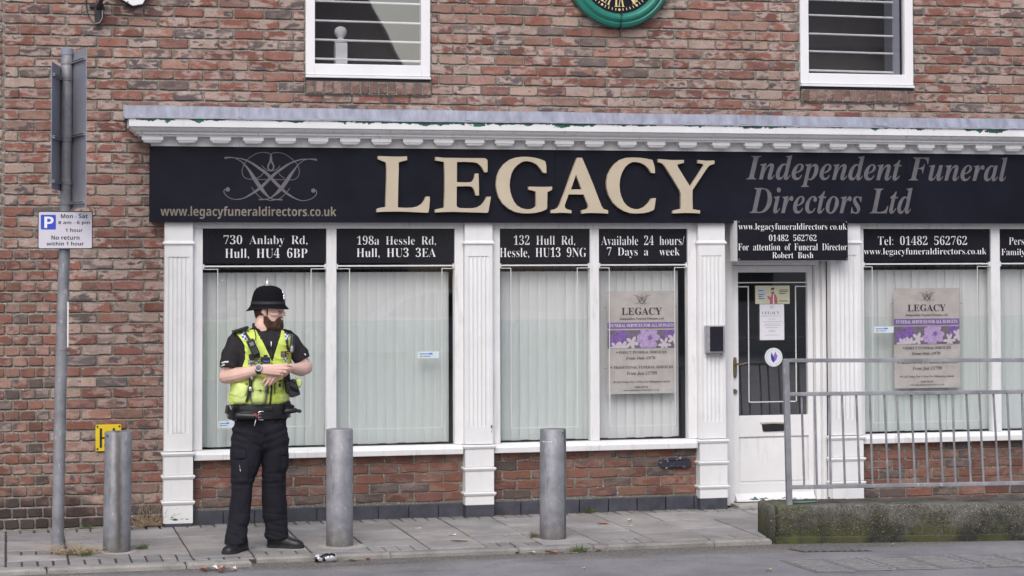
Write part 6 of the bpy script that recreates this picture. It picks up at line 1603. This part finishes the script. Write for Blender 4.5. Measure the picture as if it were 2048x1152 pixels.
bm = bmesh.new(); tube(bm, [HP(-120, 48, 258), HP(-100, 76, 270), HP(-78, 88, 276)], .0035, 6); obj('chin_strap', bm, LEATH, helmet)
bm = bmesh.new()
for dp in (-30, -8): capsule(bm, HP(dp, 103, 218), HP(dp, 105, 218), .0035, .003)
obj('rivet', bm, DARKPL, helmet)

# ---- shirt
SH = [(418, 452, .062, .055, .062), (430, 450, .098, .055, .065), (442, 449, .150, .062, .07), (458, 448, .188, .075, .082), (485, 447, .197, .100, .10), (540, 447, .192, .118, .108), (620, 446, .184, .122, .108), (720, 441, .176, .116, .104), (820, 436, .178, .114, .104), (920, 433, .180, .112, .106), (990, 433, .178, .108, .106)]
bm = bmesh.new(); prism_path(bm, [ring(mx(cx), PY0 + .015, mz(b), hw, hf, hb) for b, cx, hw, hf, hb in SH])
tube(bm, [MP(300, 478, .012), MP(270, 520, .01), MP(243, 590, .0), MP(222, 650, -.012), MP(211, 706, -.024)], [.060, .068, .072, .072, .0665], 28)
tube(bm, [MP(605, 478, .012), MP(640, 515, .01), MP(684, 570, .0), MP(716, 615, -.010), MP(738, 655, -.018)], [.058, .064, .064, .060, .0545], 28)
# stand collar with open neck
shirt = fuse(bm, .0055, 4, .5)
folds(shirt, .0055, lambda q: fn(Vector((q.x * 16, q.y * 10, q.z * 22))) + .6 * fn(Vector((q.x * 34 + q.z * 22, q.y * 20, q.z * 30))))
shirt_c = shirt.copy()
o_shirt = obj('shirt', shirt, SHIRT, person, smooth=True, angle=180)
bm = bmesh.new(); N_ = 48
def coll(rx, ry, b_side, b_front, cx):
    r_ = []
    for k in range(N_ + 1):
        a = math.radians(-90 + 22) + math.radians(316) * k / N_
        c, s_ = math.cos(a), math.sin(a); fz = max(0, -s_) ** 2
        r_.append(Vector((mx(cx) + c * rx, PY0 + .012 + s_ * ry, mz(b_side + (b_front - b_side) * fz))))
    return r_
ra, rb_, rc, rd_ = coll(.068, .070, 440, 490, 452), coll(.0665, .068, 386, 440, 450), coll(.0615, .063, 386, 440, 450), coll(.061, .062, 440, 490, 452)
vs = [[bm.verts.new(q) for q in r_] for r_ in (ra, rb_, rc, rd_)]
for a, b in ((0, 1), (1, 2), (2, 3), (3, 0)):
    for k in range(N_): bm.faces.new((vs[a][k], vs[a][k+1], vs[b][k+1], vs[b][k]))
for k in (0, N_): bm.faces.new([vs[i_][k] for i_ in range(4)])
obj('collar', bm, SHIRT, o_shirt, smooth=True)

# ---- hi-vis vest: fine shell over the shirt, cut to its neckline and armholes
VR = [(424, 450, .104, .070, .075), (434, 449, .142, .072, .080), (446, 448, .178, .082, .090), (462, 448, .198, .096, .100), (490, 447, .205, .118, .115), (545, 447, .200, .134, .122), (620, 446, .193, .140, .122), (700, 442, .190, .140, .122), (780, 438, .192, .140, .122), (850, 434, .196, .142, .124), (910, 432, .199, .140, .126), (945, 431, .197, .134, .124), (962, 431, .190, .122, .118)]
def interp(tab, x):
    for a, b in zip(tab[:-1], tab[1:]):
        if x <= b[0]:
            t = (x - a[0]) / (b[0] - a[0]); t = t * t * (3 - 2 * t) if False else t
            return [a[i_] + (b[i_] - a[i_]) * t for i_ in range(len(a))]
    return list(tab[-1])
bm = bmesh.new(); rows = []; NV = 190
b = 424.0
while b <= 962:
    _, cx, hw, hf, hb = interp(VR, b); r_ = ring(mx(cx), PY0 + .015, mz(b), hw, hf, hb, NV, 2.5)
    rows.append([bm.verts.new(q) for q in r_]); b += 3.6
for a, c in zip(rows[:-1], rows[1:]):
    for k in range(NV): bm.faces.new((a[k], a[(k+1) % NV], c[(k+1) % NV], c[k]))
folds(bm, .0065, lambda q: -1.2 * max(0, .2 - abs(fn(Vector((q.x * 8, q.y * 8, q.z * 15 + 2))))) * 3 + .9 * fn(Vector((q.x * 11, q.y * 8, q.z * 13))) + .5 * fn(Vector((q.x * 26 + q.z * 14, q.y * 14, q.z * 24))))
AL = [(400, 232), (446, 240), (470, 262), (500, 286), (540, 304), (590, 309), (640, 306), (700, 288), (716, 150), (1000, 100)]
AR = [(400, 668), (440, 664), (500, 660), (560, 664), (640, 668), (690, 664), (705, 760), (1000, 800)]
for (a0, b0, a1, b1) in ((384, 405, 503, 655), (583, 425, 507, 655)):
    p0, p1 = MP(a0, b0), MP(a1, b1); t_ = (p1 - p0).normalized()
    bmesh.ops.bisect_plane(bm, geom=bm.verts[:] + bm.edges[:] + bm.faces[:], plane_co=p0, plane_no=Vector((t_.z, 0, -t_.x)))
kill = []
for f in bm.faces:
    c = f.calc_center_median(); a = 440 + (c.x - PX0) / U; b = 1040 - (c.z - .881) / U
    front = c.y < PY0 + .015
    if a < interp(AL, b)[1] or a > interp(AR, b)[1]: kill.append(f); continue
    if front and b < 656:
        xl = 384 + (503 - 384) * (b - 405) / 250; xr = 583 + (507 - 583) * (b - 425) / 230
        if xl < a < xr: kill.append(f)
    if not front and b < 440 and 380 < a < 520: kill.append(f)
bmesh.ops.delete(bm, geom=kill, context='FACES')
bv = [v for v in bm.verts if v.is_boundary and not (430 < 440 + (v.co.x - PX0) / U < 560 and v.co.y < PY0)]
for _ in range(6): bmesh.ops.smooth_vert(bm, verts=bv, factor=.5, use_axis_x=True, use_axis_y=True, use_axis_z=True)
vest_c = bm.copy()
o_vest = obj('hi_vis_vest', bm, HIVIS, person, smooth=True, angle=180)
md = o_vest.modifiers.new('thick', 'SOLIDIFY'); md.thickness = .009 * S; md.offset = -1
TREE = bvh_of([vest_c, shirt_c])
TREE_V = bvh_of([vest_c])
# dark edge binding at the neck opening and the zips
bm = bmesh.new(); strip(bm, TREE, [(500, 668), (500, 760), (497, 860), (490, 958)], 13, .006, .004); strip(bm, TREE, [(474, 778), (473, 884)], 7, .008, .003); strip(bm, TREE, [(523, 768), (521, 884)], 7, .008, .003); obj('zip', bm, NYLON, o_vest, smooth=True)
bm = bmesh.new(); strip(bm, TREE, [(497, 515), (499, 640)], 7, .004, .003); z_ = obj('neck_zip', bm, NYLON, o_shirt); bm = bmesh.new(); strip(bm, TREE, [(498, 512), (497, 548)], 7, .008, .004, 3); obj('zip_pull', bm, CHROME, o_shirt)
# pockets
def pocket(a0, a1, b0, b1, bulge, ang=0, rnd=.5, flap=None, mat=HIVIS2, nm='pocket'):
    bm = bmesh.new(); drape(bm, TREE, a0, a1, b0, b1, .004, bulge, ang, 16, 18, rnd); pk = obj(nm, bm, mat, o_vest, smooth=True, angle=75)
    return pk
pk = pocket(352, 462, 800, 968, .034, .02, .5)
T2 = bvh_of([vest_c, shirt_c])
def pipe(pts, wd, parent, off=.030, mat=PIPING):
    path = []
    for a, b_, dy in pts:
        h = TREE.ray_cast(Vector((mx(a), PY0 - 1, mz(b_))), Vector((0, 1, 0)), 3); y = h[0].y if h[0] is not None else PY0 - .12
        path.append((mx(a), y - dy, mz(b_)))
    bm = bmesh.new(); tube(bm, path, wd, 6); return obj('piping', bm, mat, parent, smooth=True)
pipe([(352, 806, .006), (349, 860, .006), (350, 920, .006), (362, 955, .006), (400, 968, .006), (440, 965, .006), (458, 945, .006), (464, 880, .006), (464, 810, .006)], .0056, pk)
fl = pocket(352, 468, 752, 884, .044, .0, .9, nm='pocket_flap')
pipe([(352, 826, .014), (362, 856, .026), (385, 876, .026), (410, 884, .026), (440, 876, .026), (462, 850, .020), (470, 812, .010)], .0060, fl)
bm = bmesh.new(); h = TREE.ray_cast(Vector((mx(412), PY0 - 1, mz(856))), Vector((0, 1, 0)), 3); lathe(bm, [(0, h[0].y - .050), (.0065, h[0].y - .049), (.007, h[0].y - .03)], (mx(412), 0, mz(856)), 12, 'y'); obj('press_stud', bm, NYLON, fl)
lp = pocket(226, 330, 800, 930, .024, .30, .5)
pipe([(262, 800, .004), (243, 840, .004), (236, 880, .004), (250, 898, .006), (282, 906, .008), (300, 890, .008), (312, 845, .008), (322, 806, .006)], .0056, lp)
pocket(222, 330, 880, 962, .018, .05, .6)
pocket(545, 590, 790, 868, .012, .02, .4)
pocket(560, 640, 880, 955, .014, -.12, .5)
rp = pocket(662, 716, 775, 850, .02, .1, .5)
bm = bmesh.new(); strip(bm, TREE, [(556, 812), (558, 836)], 16, .018, .004, 3); strip(bm, TREE, [(548, 798), (582, 786)], 9, .016, .004, 3); obj('toggle', bm, NYLON, o_vest)
# pen torch strap
bm = bmesh.new(); strip(bm, TREE, [(346, 752), (344, 830), (336, 890), (318, 938)], 20, .012, .008); pt = obj('tool_strap', bm, NYLON, o_vest, smooth=True)
bm = bmesh.new(); capsule(bm, MP(350, 750, -.178), MP(350, 770, -.178), .0085, .0085); capsule(bm, MP(342, 838, -.170), MP(341, 850, -.170), .010, .010); obj('tool_cap', bm, CHROME, pt, smooth=True)
bm = bmesh.new(); capsule(bm, MP(350, 772, -.172), MP(343, 836, -.166), .008, .009); obj('tool_grip', bm, DARKPL, pt, smooth=True)
# black pouch on his left hip side of the vest
bm = bmesh.new(); obox(bm, 612, 800, 44, 170, -.16, -.165, -.09); obox(bm, 645, 846, 74, 118, -.32, -.198, -.10); pc = obj('black_pouch', bm, NYLON, o_vest, bev=.010)
bm = bmesh.new()
st = []
for da, db, wv, dy in ((-6, -70, 28, -.178), (0, -40, 36, -.200), (10, 20, 42, -.205), (18, 70, 40, -.19)):
    st.append([(mx(640 + da * .6 + s1 * wv * .8), PY0 + dy - .012 + s2, mz(826 + db * .55 + s1 * 14)) for s1, s2 in ((-1, .03), (-.8, 0), (.8, 0), (1, .03))])
prism_path(bm, st); obj('pouch_flap', bm, LEATH, pc, smooth=True)
# chequered blue and white shoulder patches, plain badge patches
CW = [BLUECHK, VINYL_W]
def cheq(a0, a1, b0, b1, nu, nv, ang=0.0):
    bm = bmesh.new(); drape(bm, TREE_V, a0, a1, b0, b1, .006, 0, ang, nu, nv, 0, lambda i_, j: (i_ // 2 + j // 2) % 2, edge=.004); obj('chequer_patch', bm, CW, o_vest)
cheq(290, 330, 438, 498, 6, 8, -.25); cheq(602, 634, 440, 502, 6, 8, .0); cheq(585, 620, 634, 656, 6, 4); cheq(386, 410, 640, 662, 4, 4)
bm = bmesh.new(); drape(bm, TREE_V, 330, 384, 634, 688, .007, 0, 0, 6, 6); fp = obj('flag_patch', bm, NYLON, o_vest)
TT = bvh_of([vest_c]); bm = bmesh.new()
for pts in ([(334, 640), (380, 662)], [(380, 640), (334, 662)], [(334, 651), (380, 651)], [(357, 638), (357, 664)], [(335, 672), (352, 672)], [(358, 672), (380, 672)], [(335, 681), (350, 681)], [(356, 681), (380, 681)]): strip(bm, TT, pts, 4, .011, .001, 2)
obj('flag_print', bm, VINYL_W, fp)
bm = bmesh.new(); drape(bm, TREE_V, 562, 636, 580, 631, .007, 0, 0.02, 6, 6); np_ = obj('name_patch', bm, NYLON, o_vest)
bm = bmesh.new()
for k in range(4): strip(bm, TT, [(568, 588 + 10 * k), (598, 589 + 10 * k)], 5, .011, .001, 2)
obj('patch_print', bm, basic('grey_thread', lin(150, 150, 155), .7, .1, 30), np_)
bm = bmesh.new(); strip(bm, TT, [(608, 592), (632, 593)], 5, .011, .001, 2); strip(bm, TT, [(609, 606), (618, 606)], 7, .011, .001, 2); strip(bm, TT, [(622, 606), (631, 606)], 7, .011, .001, 2); strip(bm, TT, [(608, 619), (632, 620)], 7, .011, .001, 2); obj('crest_print', bm, basic('gold_thread', lin(205, 175, 70), .6, .1, 30), np_)
# epaulettes
bm = bmesh.new()
for pts in (((236, 440, .0), (280, 426, -.01), (340, 408, -.01)), ((598, 428, -.02), (630, 436, -.01), (656, 445, .0))):
    st = []
    for a, b_, dy in pts: st.append([MP(a, b_ - 4, dy - .055), MP(a, b_ + 3, dy - .075), MP(a, b_ + 12, dy - .07), MP(a, b_ + 10, dy + .06), MP(a, b_ - 2, dy + .06)])
    prism_path(bm, st)
obj('epaulettes', bm, NYLON, o_vest)
# radio, camera, torch
rad_ = bmesh.new(); obox(rad_, 358, 548, 52, 116, -.42, -.205, -.150); radio = obj('radio', rad_, DARKPL, o_vest, bev=.004)
bm = bmesh.new(); obox(bm, 346, 524, 30, 28, -.42, -.2068, -.2055); obj('screen', bm, basic('grey_lcd', lin(128, 132, 140), .4, .05, 10), radio)
bm = bmesh.new()
for j in range(5):
    for i_ in range(3):
        du, dv = -13 + 13 * i_, 22 + 9.5 * j - 14; ca, sa = math.cos(-.42), math.sin(-.42); obox(bm, 358 + du * ca - dv * sa, 548 + du * sa + dv * ca, 6, 4, -.42, -.2072, -.2055)
obj('keys', bm, PIPING, radio)
bm = bmesh.new(); capsule(bm, MP(334, 492, -.165), MP(300, 432, -.120), .0085, .007); obj('antenna', bm, DARKPL, radio, smooth=True)
bm = bmesh.new(); obox(bm, 372, 612, 78, 34, -.15, -.178, -.135); obj('radio_dock', bm, NYLON, radio, bev=.004)
bm = bmesh.new(); tube(bm, [MP(378, 400, -.05), MP(384, 440, -.085), MP(388, 480, -.115), MP(376, 505, -.14)], .0032, 6); obj('earpiece_cord', bm, NYLON, o_shirt, smooth=True)
bm = bmesh.new(); obox(bm, 450, 640, 62, 40, .05, -.190, -.135); cam_ = obj('body_camera', bm, DARKPL, o_vest, bev=.004)
bm = bmesh.new(); obox(bm, 450, 613, 26, 18, .0, -.180, -.15); obj('camera_knob', bm, DARKPL, cam_, bev=.003)
bm = bmesh.new(); obox(bm, 452, 650, 44, 10, .05, -.1915, -.1895); obj('camera_label', bm, BLUECHK, cam_)
bm = bmesh.new(); capsule(bm, MP(648, 470, -.135), MP(642, 540, -.150), .0135, .0135); capsule(bm, MP(642, 542, -.150), MP(638, 575, -.153), .017, .018); tr_ = obj('torch', bm, DARKPL, o_vest, smooth=True)
bm = bmesh.new(); capsule(bm, MP(638, 552, -.166), MP(637, 578, -.166), .010, .011); obj('torch_head', bm, STEEL, tr_, smooth=True)
bm = bmesh.new(); strip(bm, TREE_V, [(612, 500), (618, 560), (640, 590)], 18, .010, .006); obj('torch_strap', bm, NYLON, tr_)
# white sleeve lettering: short bars either side of each arm
bm = bmesh.new(); TS = bvh_of([shirt_c])
strip(bm, TS, [(150, 664), (172, 656), (196, 654)], 11, .004, .002, 4); strip(bm, TS, [(147, 688), (158, 680), (170, 674)], 10, .004, .002, 4); strip(bm, TS, [(744, 604), (754, 616)], 9, .004, .002, 4)
obj('sleeve_print', bm, VINYL_W, o_shirt)

# ---- watch
bm = bmesh.new(); wc = MP(402, 702, -.221); wd_ = (MP(430, 694, -.245) - wc).normalized(); u1 = wd_.orthogonal().normalized(); u2 = wd_.cross(u1)
st = [[wc + wd_ * e + (u1 * math.cos(t) + u2 * math.sin(t)) * r_ for t in (2 * math.pi * k / 28 for k in range(28))] for e, r_ in ((-.014, .0315), (-.013, .0345), (.013, .0345), (.014, .0315))]
prism_path(bm, st); wt = obj('wristwatch', bm, DARKPL, person, smooth=True)
def dial(c, nrm, r_, th, mat, nm, par):
    a = nrm.orthogonal().normalized(); b_ = nrm.cross(a); bm = bmesh.new()
    st = [[c + nrm * e + (a * math.cos(t) + b_ * math.sin(t)) * rr_ for t in (2 * math.pi * k / 24 for k in range(24))] for e, rr_ in ((0, r_), (th * .8, r_), (th, r_ * .92))]
    prism_path(bm, st); return obj(nm, bm, mat, par, smooth=True, angle=30)
wn = Vector((-.30, -.90, .30)).normalized(); dc = wc + wn * .030
dial(dc, wn, .0245, .008, STEEL, 'watch_case', wt); dial(dc + wn * .0082, wn, .0185, .0012, basic('watch_dial', lin(52, 54, 62), .25, .1, 10), 'watch_dial', wt)

# ---- trousers
z2 = lambda y2: mz(864 + 1.0936 * y2); x2 = lambda c: mx(c * 1.0936); w2 = lambda w_: w_ * 1.0936 * U
bm = bmesh.new()
prism_path(bm, [ring(x2(c), PY0 + .012, z2(y2), w2(hw), hf, hf * 1.06, 44, 2.5) for y2, c, hw, hf in ((170, 404, 172, .112), (220, 402, 176, .112), (290, 400, 186, .110), (330, 402, 182, .104), (365, 404, 160, .092), (395, 405, 120, .070), (425, 406, 50, .040))])
prism_path(bm, [ring(x2(c), PY0 + y, z2(y2), w2(hw), hd, hd * 1.05, 40, 2.3) for y2, c, hw, hd, y in ((250, 312, 98, .105, .012), (330, 310, 103, .108, .010), (420, 306, 103, .104, .004), (500, 299, 97, .098, -.004), (580, 285, 80, .090, -.010), (640, 277, 72, .084, -.014), (720, 271, 70, .080, -.018), (800, 262, 68, .077, -.026), (880, 248, 69, .078, -.036), (940, 236, 71, .080, -.046), (985, 229, 70, .080, -.054), (1003, 228, 69, .078, -.058))])
prism_path(bm, [ring(x2(c), PY0 + y, z2(y2), w2(hw), hd, hd * 1.05, 40, 2.3) for y2, c, hw, hd, y in ((250, 494, 88, .105, .012), (330, 500, 88, .106, .016), (420, 501, 90, .102, .026), (500, 500, 91, .097, .036), (580, 494, 81, .090, .046), (640, 494, 77, .084, .054), (720, 498, 78, .080, .062), (800, 501, 79, .078, .070), (880, 509, 80, .078, .078), (940, 517, 82, .080, .082), (975, 521, 83, .080, .082), (990, 522, 83, .079, .082))])
tr = fuse(bm, .0062, 4, .5)
def tf(q):
    low = min(1, max(0, (.34 - q.z) / .3)); hip = min(1, max(0, (q.z - .56) / .25)); side = 1 if q.x > mx(440) else -1
    f = .55 * fn(Vector((q.x * 13, q.y * 11, q.z * 5))) + .35 * fn(Vector((q.x * 24 + 8 * q.z * side, q.y * 20, q.z * 11)))
    f += low * .75 * fn(Vector((q.x * 9 + side * q.z * 12, q.y * 7, q.z * 17))) + hip * .9 * fn(Vector((q.x * 9 - side * q.z * 26, q.y * 6, q.z * 15)))
    f += -.8 * low * max(0, .28 - abs(fn(Vector((q.x * 6 + side * q.z * 7, q.y * 6, q.z * 19 + 7))))) * 3 - .9 * hip * max(0, .22 - abs(fn(Vector((q.x * 8 - side * q.z * 17, q.y * 5, q.z * 9 + 3))))) * 3
    kn = math.exp(-((q.z - .46) / .07) ** 2); f += kn * .7 * fn(Vector((q.x * 6, q.y * 6, q.z * 36)))
    return f
folds(tr, .0125, tf)
tr_c = tr.copy(); TRT = bvh_of([tr_c])
o_tr = obj('trousers', tr, TROUS, person, smooth=True, angle=180)
def tpatch(nm, a0, a1, c0, c1, bulge, ang=0.0, parent=None, off=.003):
    bm = bmesh.new(); drape(bm, TRT, a0 * 1.0936, a1 * 1.0936, 864 + 1.0936 * c0, 864 + 1.0936 * c1, off, bulge, ang, 14, 16, .25, edge=-.002); return obj(nm, bm, TROUS, parent or o_tr, smooth=True, angle=70)
cp = tpatch('cargo_pocket', 212, 318, 425, 600, .006, -.03); tpatch('pocket_flap', 210, 300, 384, 446, .012, -.05, cp, .006)
bm = bmesh.new(); strip(bm, TRT, [(250 * 1.0936, 864 + 478 * 1.0936), (256 * 1.0936, 864 + 520 * 1.0936)], 4, .016, .002, 3); obj('zip_pull', bm, CHROME, cp)
cp2 = tpatch('cargo_pocket', 532, 570, 420, 580, .008, .02); tpatch('pocket_flap', 530, 572, 385, 432, .010, .02, cp2, .006)
bm = bmesh.new(); strip(bm, TRT, [(400 * 1.0936, 864 + 200 * 1.0936), (412 * 1.0936, 864 + 260 * 1.0936), (432 * 1.0936, 864 + 330 * 1.0936)], 6, .003, .002); obj('fly_seam', bm, TROUS, o_tr)

# ---- belt and what hangs on it
bm = bmesh.new(); prism_path(bm, [ring(mx(437), PY0 + .012, mz(b_), hw, .124, .128, 56, 2.5) for b_, hw in ((960, .178), (962, .184), (1008, .188), (1010, .184))]); ub = obj('under_belt', bm, NYLON, person, smooth=True, angle=50)
bm = bmesh.new(); prism_path(bm, [ring(mx(437), PY0 + .012, mz(b_), hw, .130, .132, 56, 2.5) for b_, hw in ((1010, .186), (1012, .191), (1064, .190), (1066, .186))]); belt = obj('duty_belt', bm, LEATH, person, smooth=True, angle=50)
bm = bmesh.new(); yb_ = -.124
tube(bm, [MP(442, 1010, yb_), MP(412, 1010, yb_ - .004), MP(405, 1016, yb_ - .005), MP(405, 1062, yb_ - .005), MP(412, 1069, yb_ - .004), MP(440, 1069, yb_)], .0028, 8)
for b_ in (1028, 1050): tube(bm, [MP(406, b_, yb_ - .005), MP(426, b_, yb_ - .004)], .0022, 6)
obj('buckle', bm, CHROME, belt, smooth=True)
bm = bmesh.new(); obox(bm, 478, 992, 62, 30, -.05, -.124, -.10); obj('belt_keeper', bm, LEATH, belt, bev=.004)
bm = bmesh.new(); capsule(bm, MP(262, 1036, -.118), MP(372, 1040, -.150), .022, .0205); sp_ = obj('spray_canister', bm, DARKPL, belt, smooth=True)
bm = bmesh.new(); capsule(bm, MP(378, 1036, -.152), MP(386, 1040, -.154), .018, .015); obj('red_cap', bm, basic('red_plastic', lin(160, 52, 60), .4, .15, 20), sp_, smooth=True)
bm = bmesh.new(); obox(bm, 232, 1020, 52, 100, .12, -.075, .05); obox(bm, 205, 1000, 40, 62, .2, -.06, .02); capsule(bm, MP(228, 985, -.07), MP(236, 1060, -.06), .020, .016); obj('holster', bm, LEATH, belt, bev=.006)
bm = bmesh.new(); obox(bm, 212, 982, 10, 26, -.3, -.088, -.06); obj('key_clip', bm, CHROME, belt)
bm = bmesh.new(); obox(bm, 622, 975, 44, 60, -.25, -.105, -.02); capsule(bm, MP(612, 1012, -.10), MP(672, 1008, -.10), .021, .016); capsule(bm, MP(672, 1008, -.10), MP(704, 1014, -.10), .0105, .0125); obj('baton_holder', bm, DARKPL, belt, smooth=True)
bm = bmesh.new(); tube(bm, [MP(600, 962, -.11), MP(640, 975, -.10), MP(660, 985, -.09)], .012, 8); tube(bm, [MP(634, 1030, -.10), MP(638, 1058, -.10)], .003, 6); obj('baton_loop', bm, LEATH, belt)
bm = bmesh.new(); tube(bm, [MP(386, 1066, -.135), MP(380, 1090, -.137), MP(374, 1110, -.136)], .0026, 6); obj('key_clip', bm, CHROME, belt)

# ---- boots
def boot(hx, hy, tx, ty):
    H, T = Vector((hx, hy, 0)), Vector((tx, ty, 0)); d = (T - H); L_ = d.length; d.normalize(); s_ = Vector((-d.y, d.x, 0))
    bm = bmesh.new(); st = []
    for t, w_, h_ in ((-.02, .018, .060), (0.0, .029, .095), (.06, .036, .118), (.16, .039, .130), (.30, .039, .125), (.42, .038, .103), (.52, .040, .080), (.64, .044, .066), (.78, .046, .058), (.90, .040, .050), (.97, .030, .040), (1.0, .018, .030)):
        c = H + d * (t * L_); r_ = []
        for k in range(17):
            a = math.pi * k / 16; r_.append(c + s_ * (w_ * math.copysign(abs(math.cos(a)) ** .75, math.cos(a))) + Vector((0, 0, .016 + (h_ - .016) * math.sin(a) ** .8)))
        r_ += [c - s_ * w_ * .9 + Vector((0, 0, .008)), c + s_ * w_ * .9 + Vector((0, 0, .008))]
        st.append(r_)
    prism_path(bm, st)
    b = obj('boot', bm, LEATH, person, smooth=True, angle=55)
    bm = bmesh.new(); out = []
    for t, w_ in ((-.035, .012), (-.02, .026), (.03, .036), (.12, .040), (.30, .038), (.45, .039), (.65, .048), (.82, .049), (.93, .041), (1.0, .026), (1.02, .012)): out.append((t, w_))
    loop = [(t, w_) for t, w_ in out] + [(t, -w_) for t, w_ in reversed(out)]
    prism_path(bm, [[H + d * (t * L_) + s_ * w_ + Vector((0, 0, zz)) for t, w_ in loop] for zz in (.0, .014, .019)])
    obj('sole', bm, basic('boot_rubber_%d' % int(hx * 100), lin(38, 37, 38), .8, .3, 40), b, bev=.002)
    bm = bmesh.new()
    for k in range(4):
        t = .30 + .06 * k; h_ = .126 - .013 * k; c = H + d * (t * L_); tube(bm, [c + s_ * .022 + Vector((0, 0, h_ - .006)), c + Vector((0, 0, h_ + .004)), c - s_ * .022 + Vector((0, 0, h_ - .006))], .0026, 6)
    obj('laces', bm, basic('boot_lace_%d' % int(hx * 100), lin(70, 70, 76), .7, .2, 60), b)
boot(1.520, -1.405, 1.378, -1.600)
boot(1.690, -1.300, 1.902, -1.408)

# ------------------------------------------------------------------ writing
for key, txt, sty, bb, y in TEXTS:
    if key == 'park':
        write(txt, sty, bb, PY_ - (.0652 if txt == 'P' else .0640), VINYL_W if txt == 'P' else BLACK_METAL, ps, 'symbol' if txt == 'P' else 'lettering'); continue
    par, mt = PAR[key]
    if key == 'fascia': mt = VINYL_T if txt.startswith('www') else VINYL_G; y = -.1215
    if key in ('po0', 'po1'): mt = PALEPR if txt.startswith('FUNERAL') else INK; y = .0245
    if key == 'no': y = DY - .0026
    if key[0] == 'p' and key[1].isdigit(): y = -.0118
    if key == 'd': y = -.2038
    if key[0] == 'p' and key[1].isdigit() or key == 'd': txt = txt.replace(' ', '  ') if not txt.startswith('www') else txt
    write(txt, sty, bb, y, mt, par, thin=.014 if sty == 'serif' and key not in ('po0', 'po1') else 0)
flush_writing()
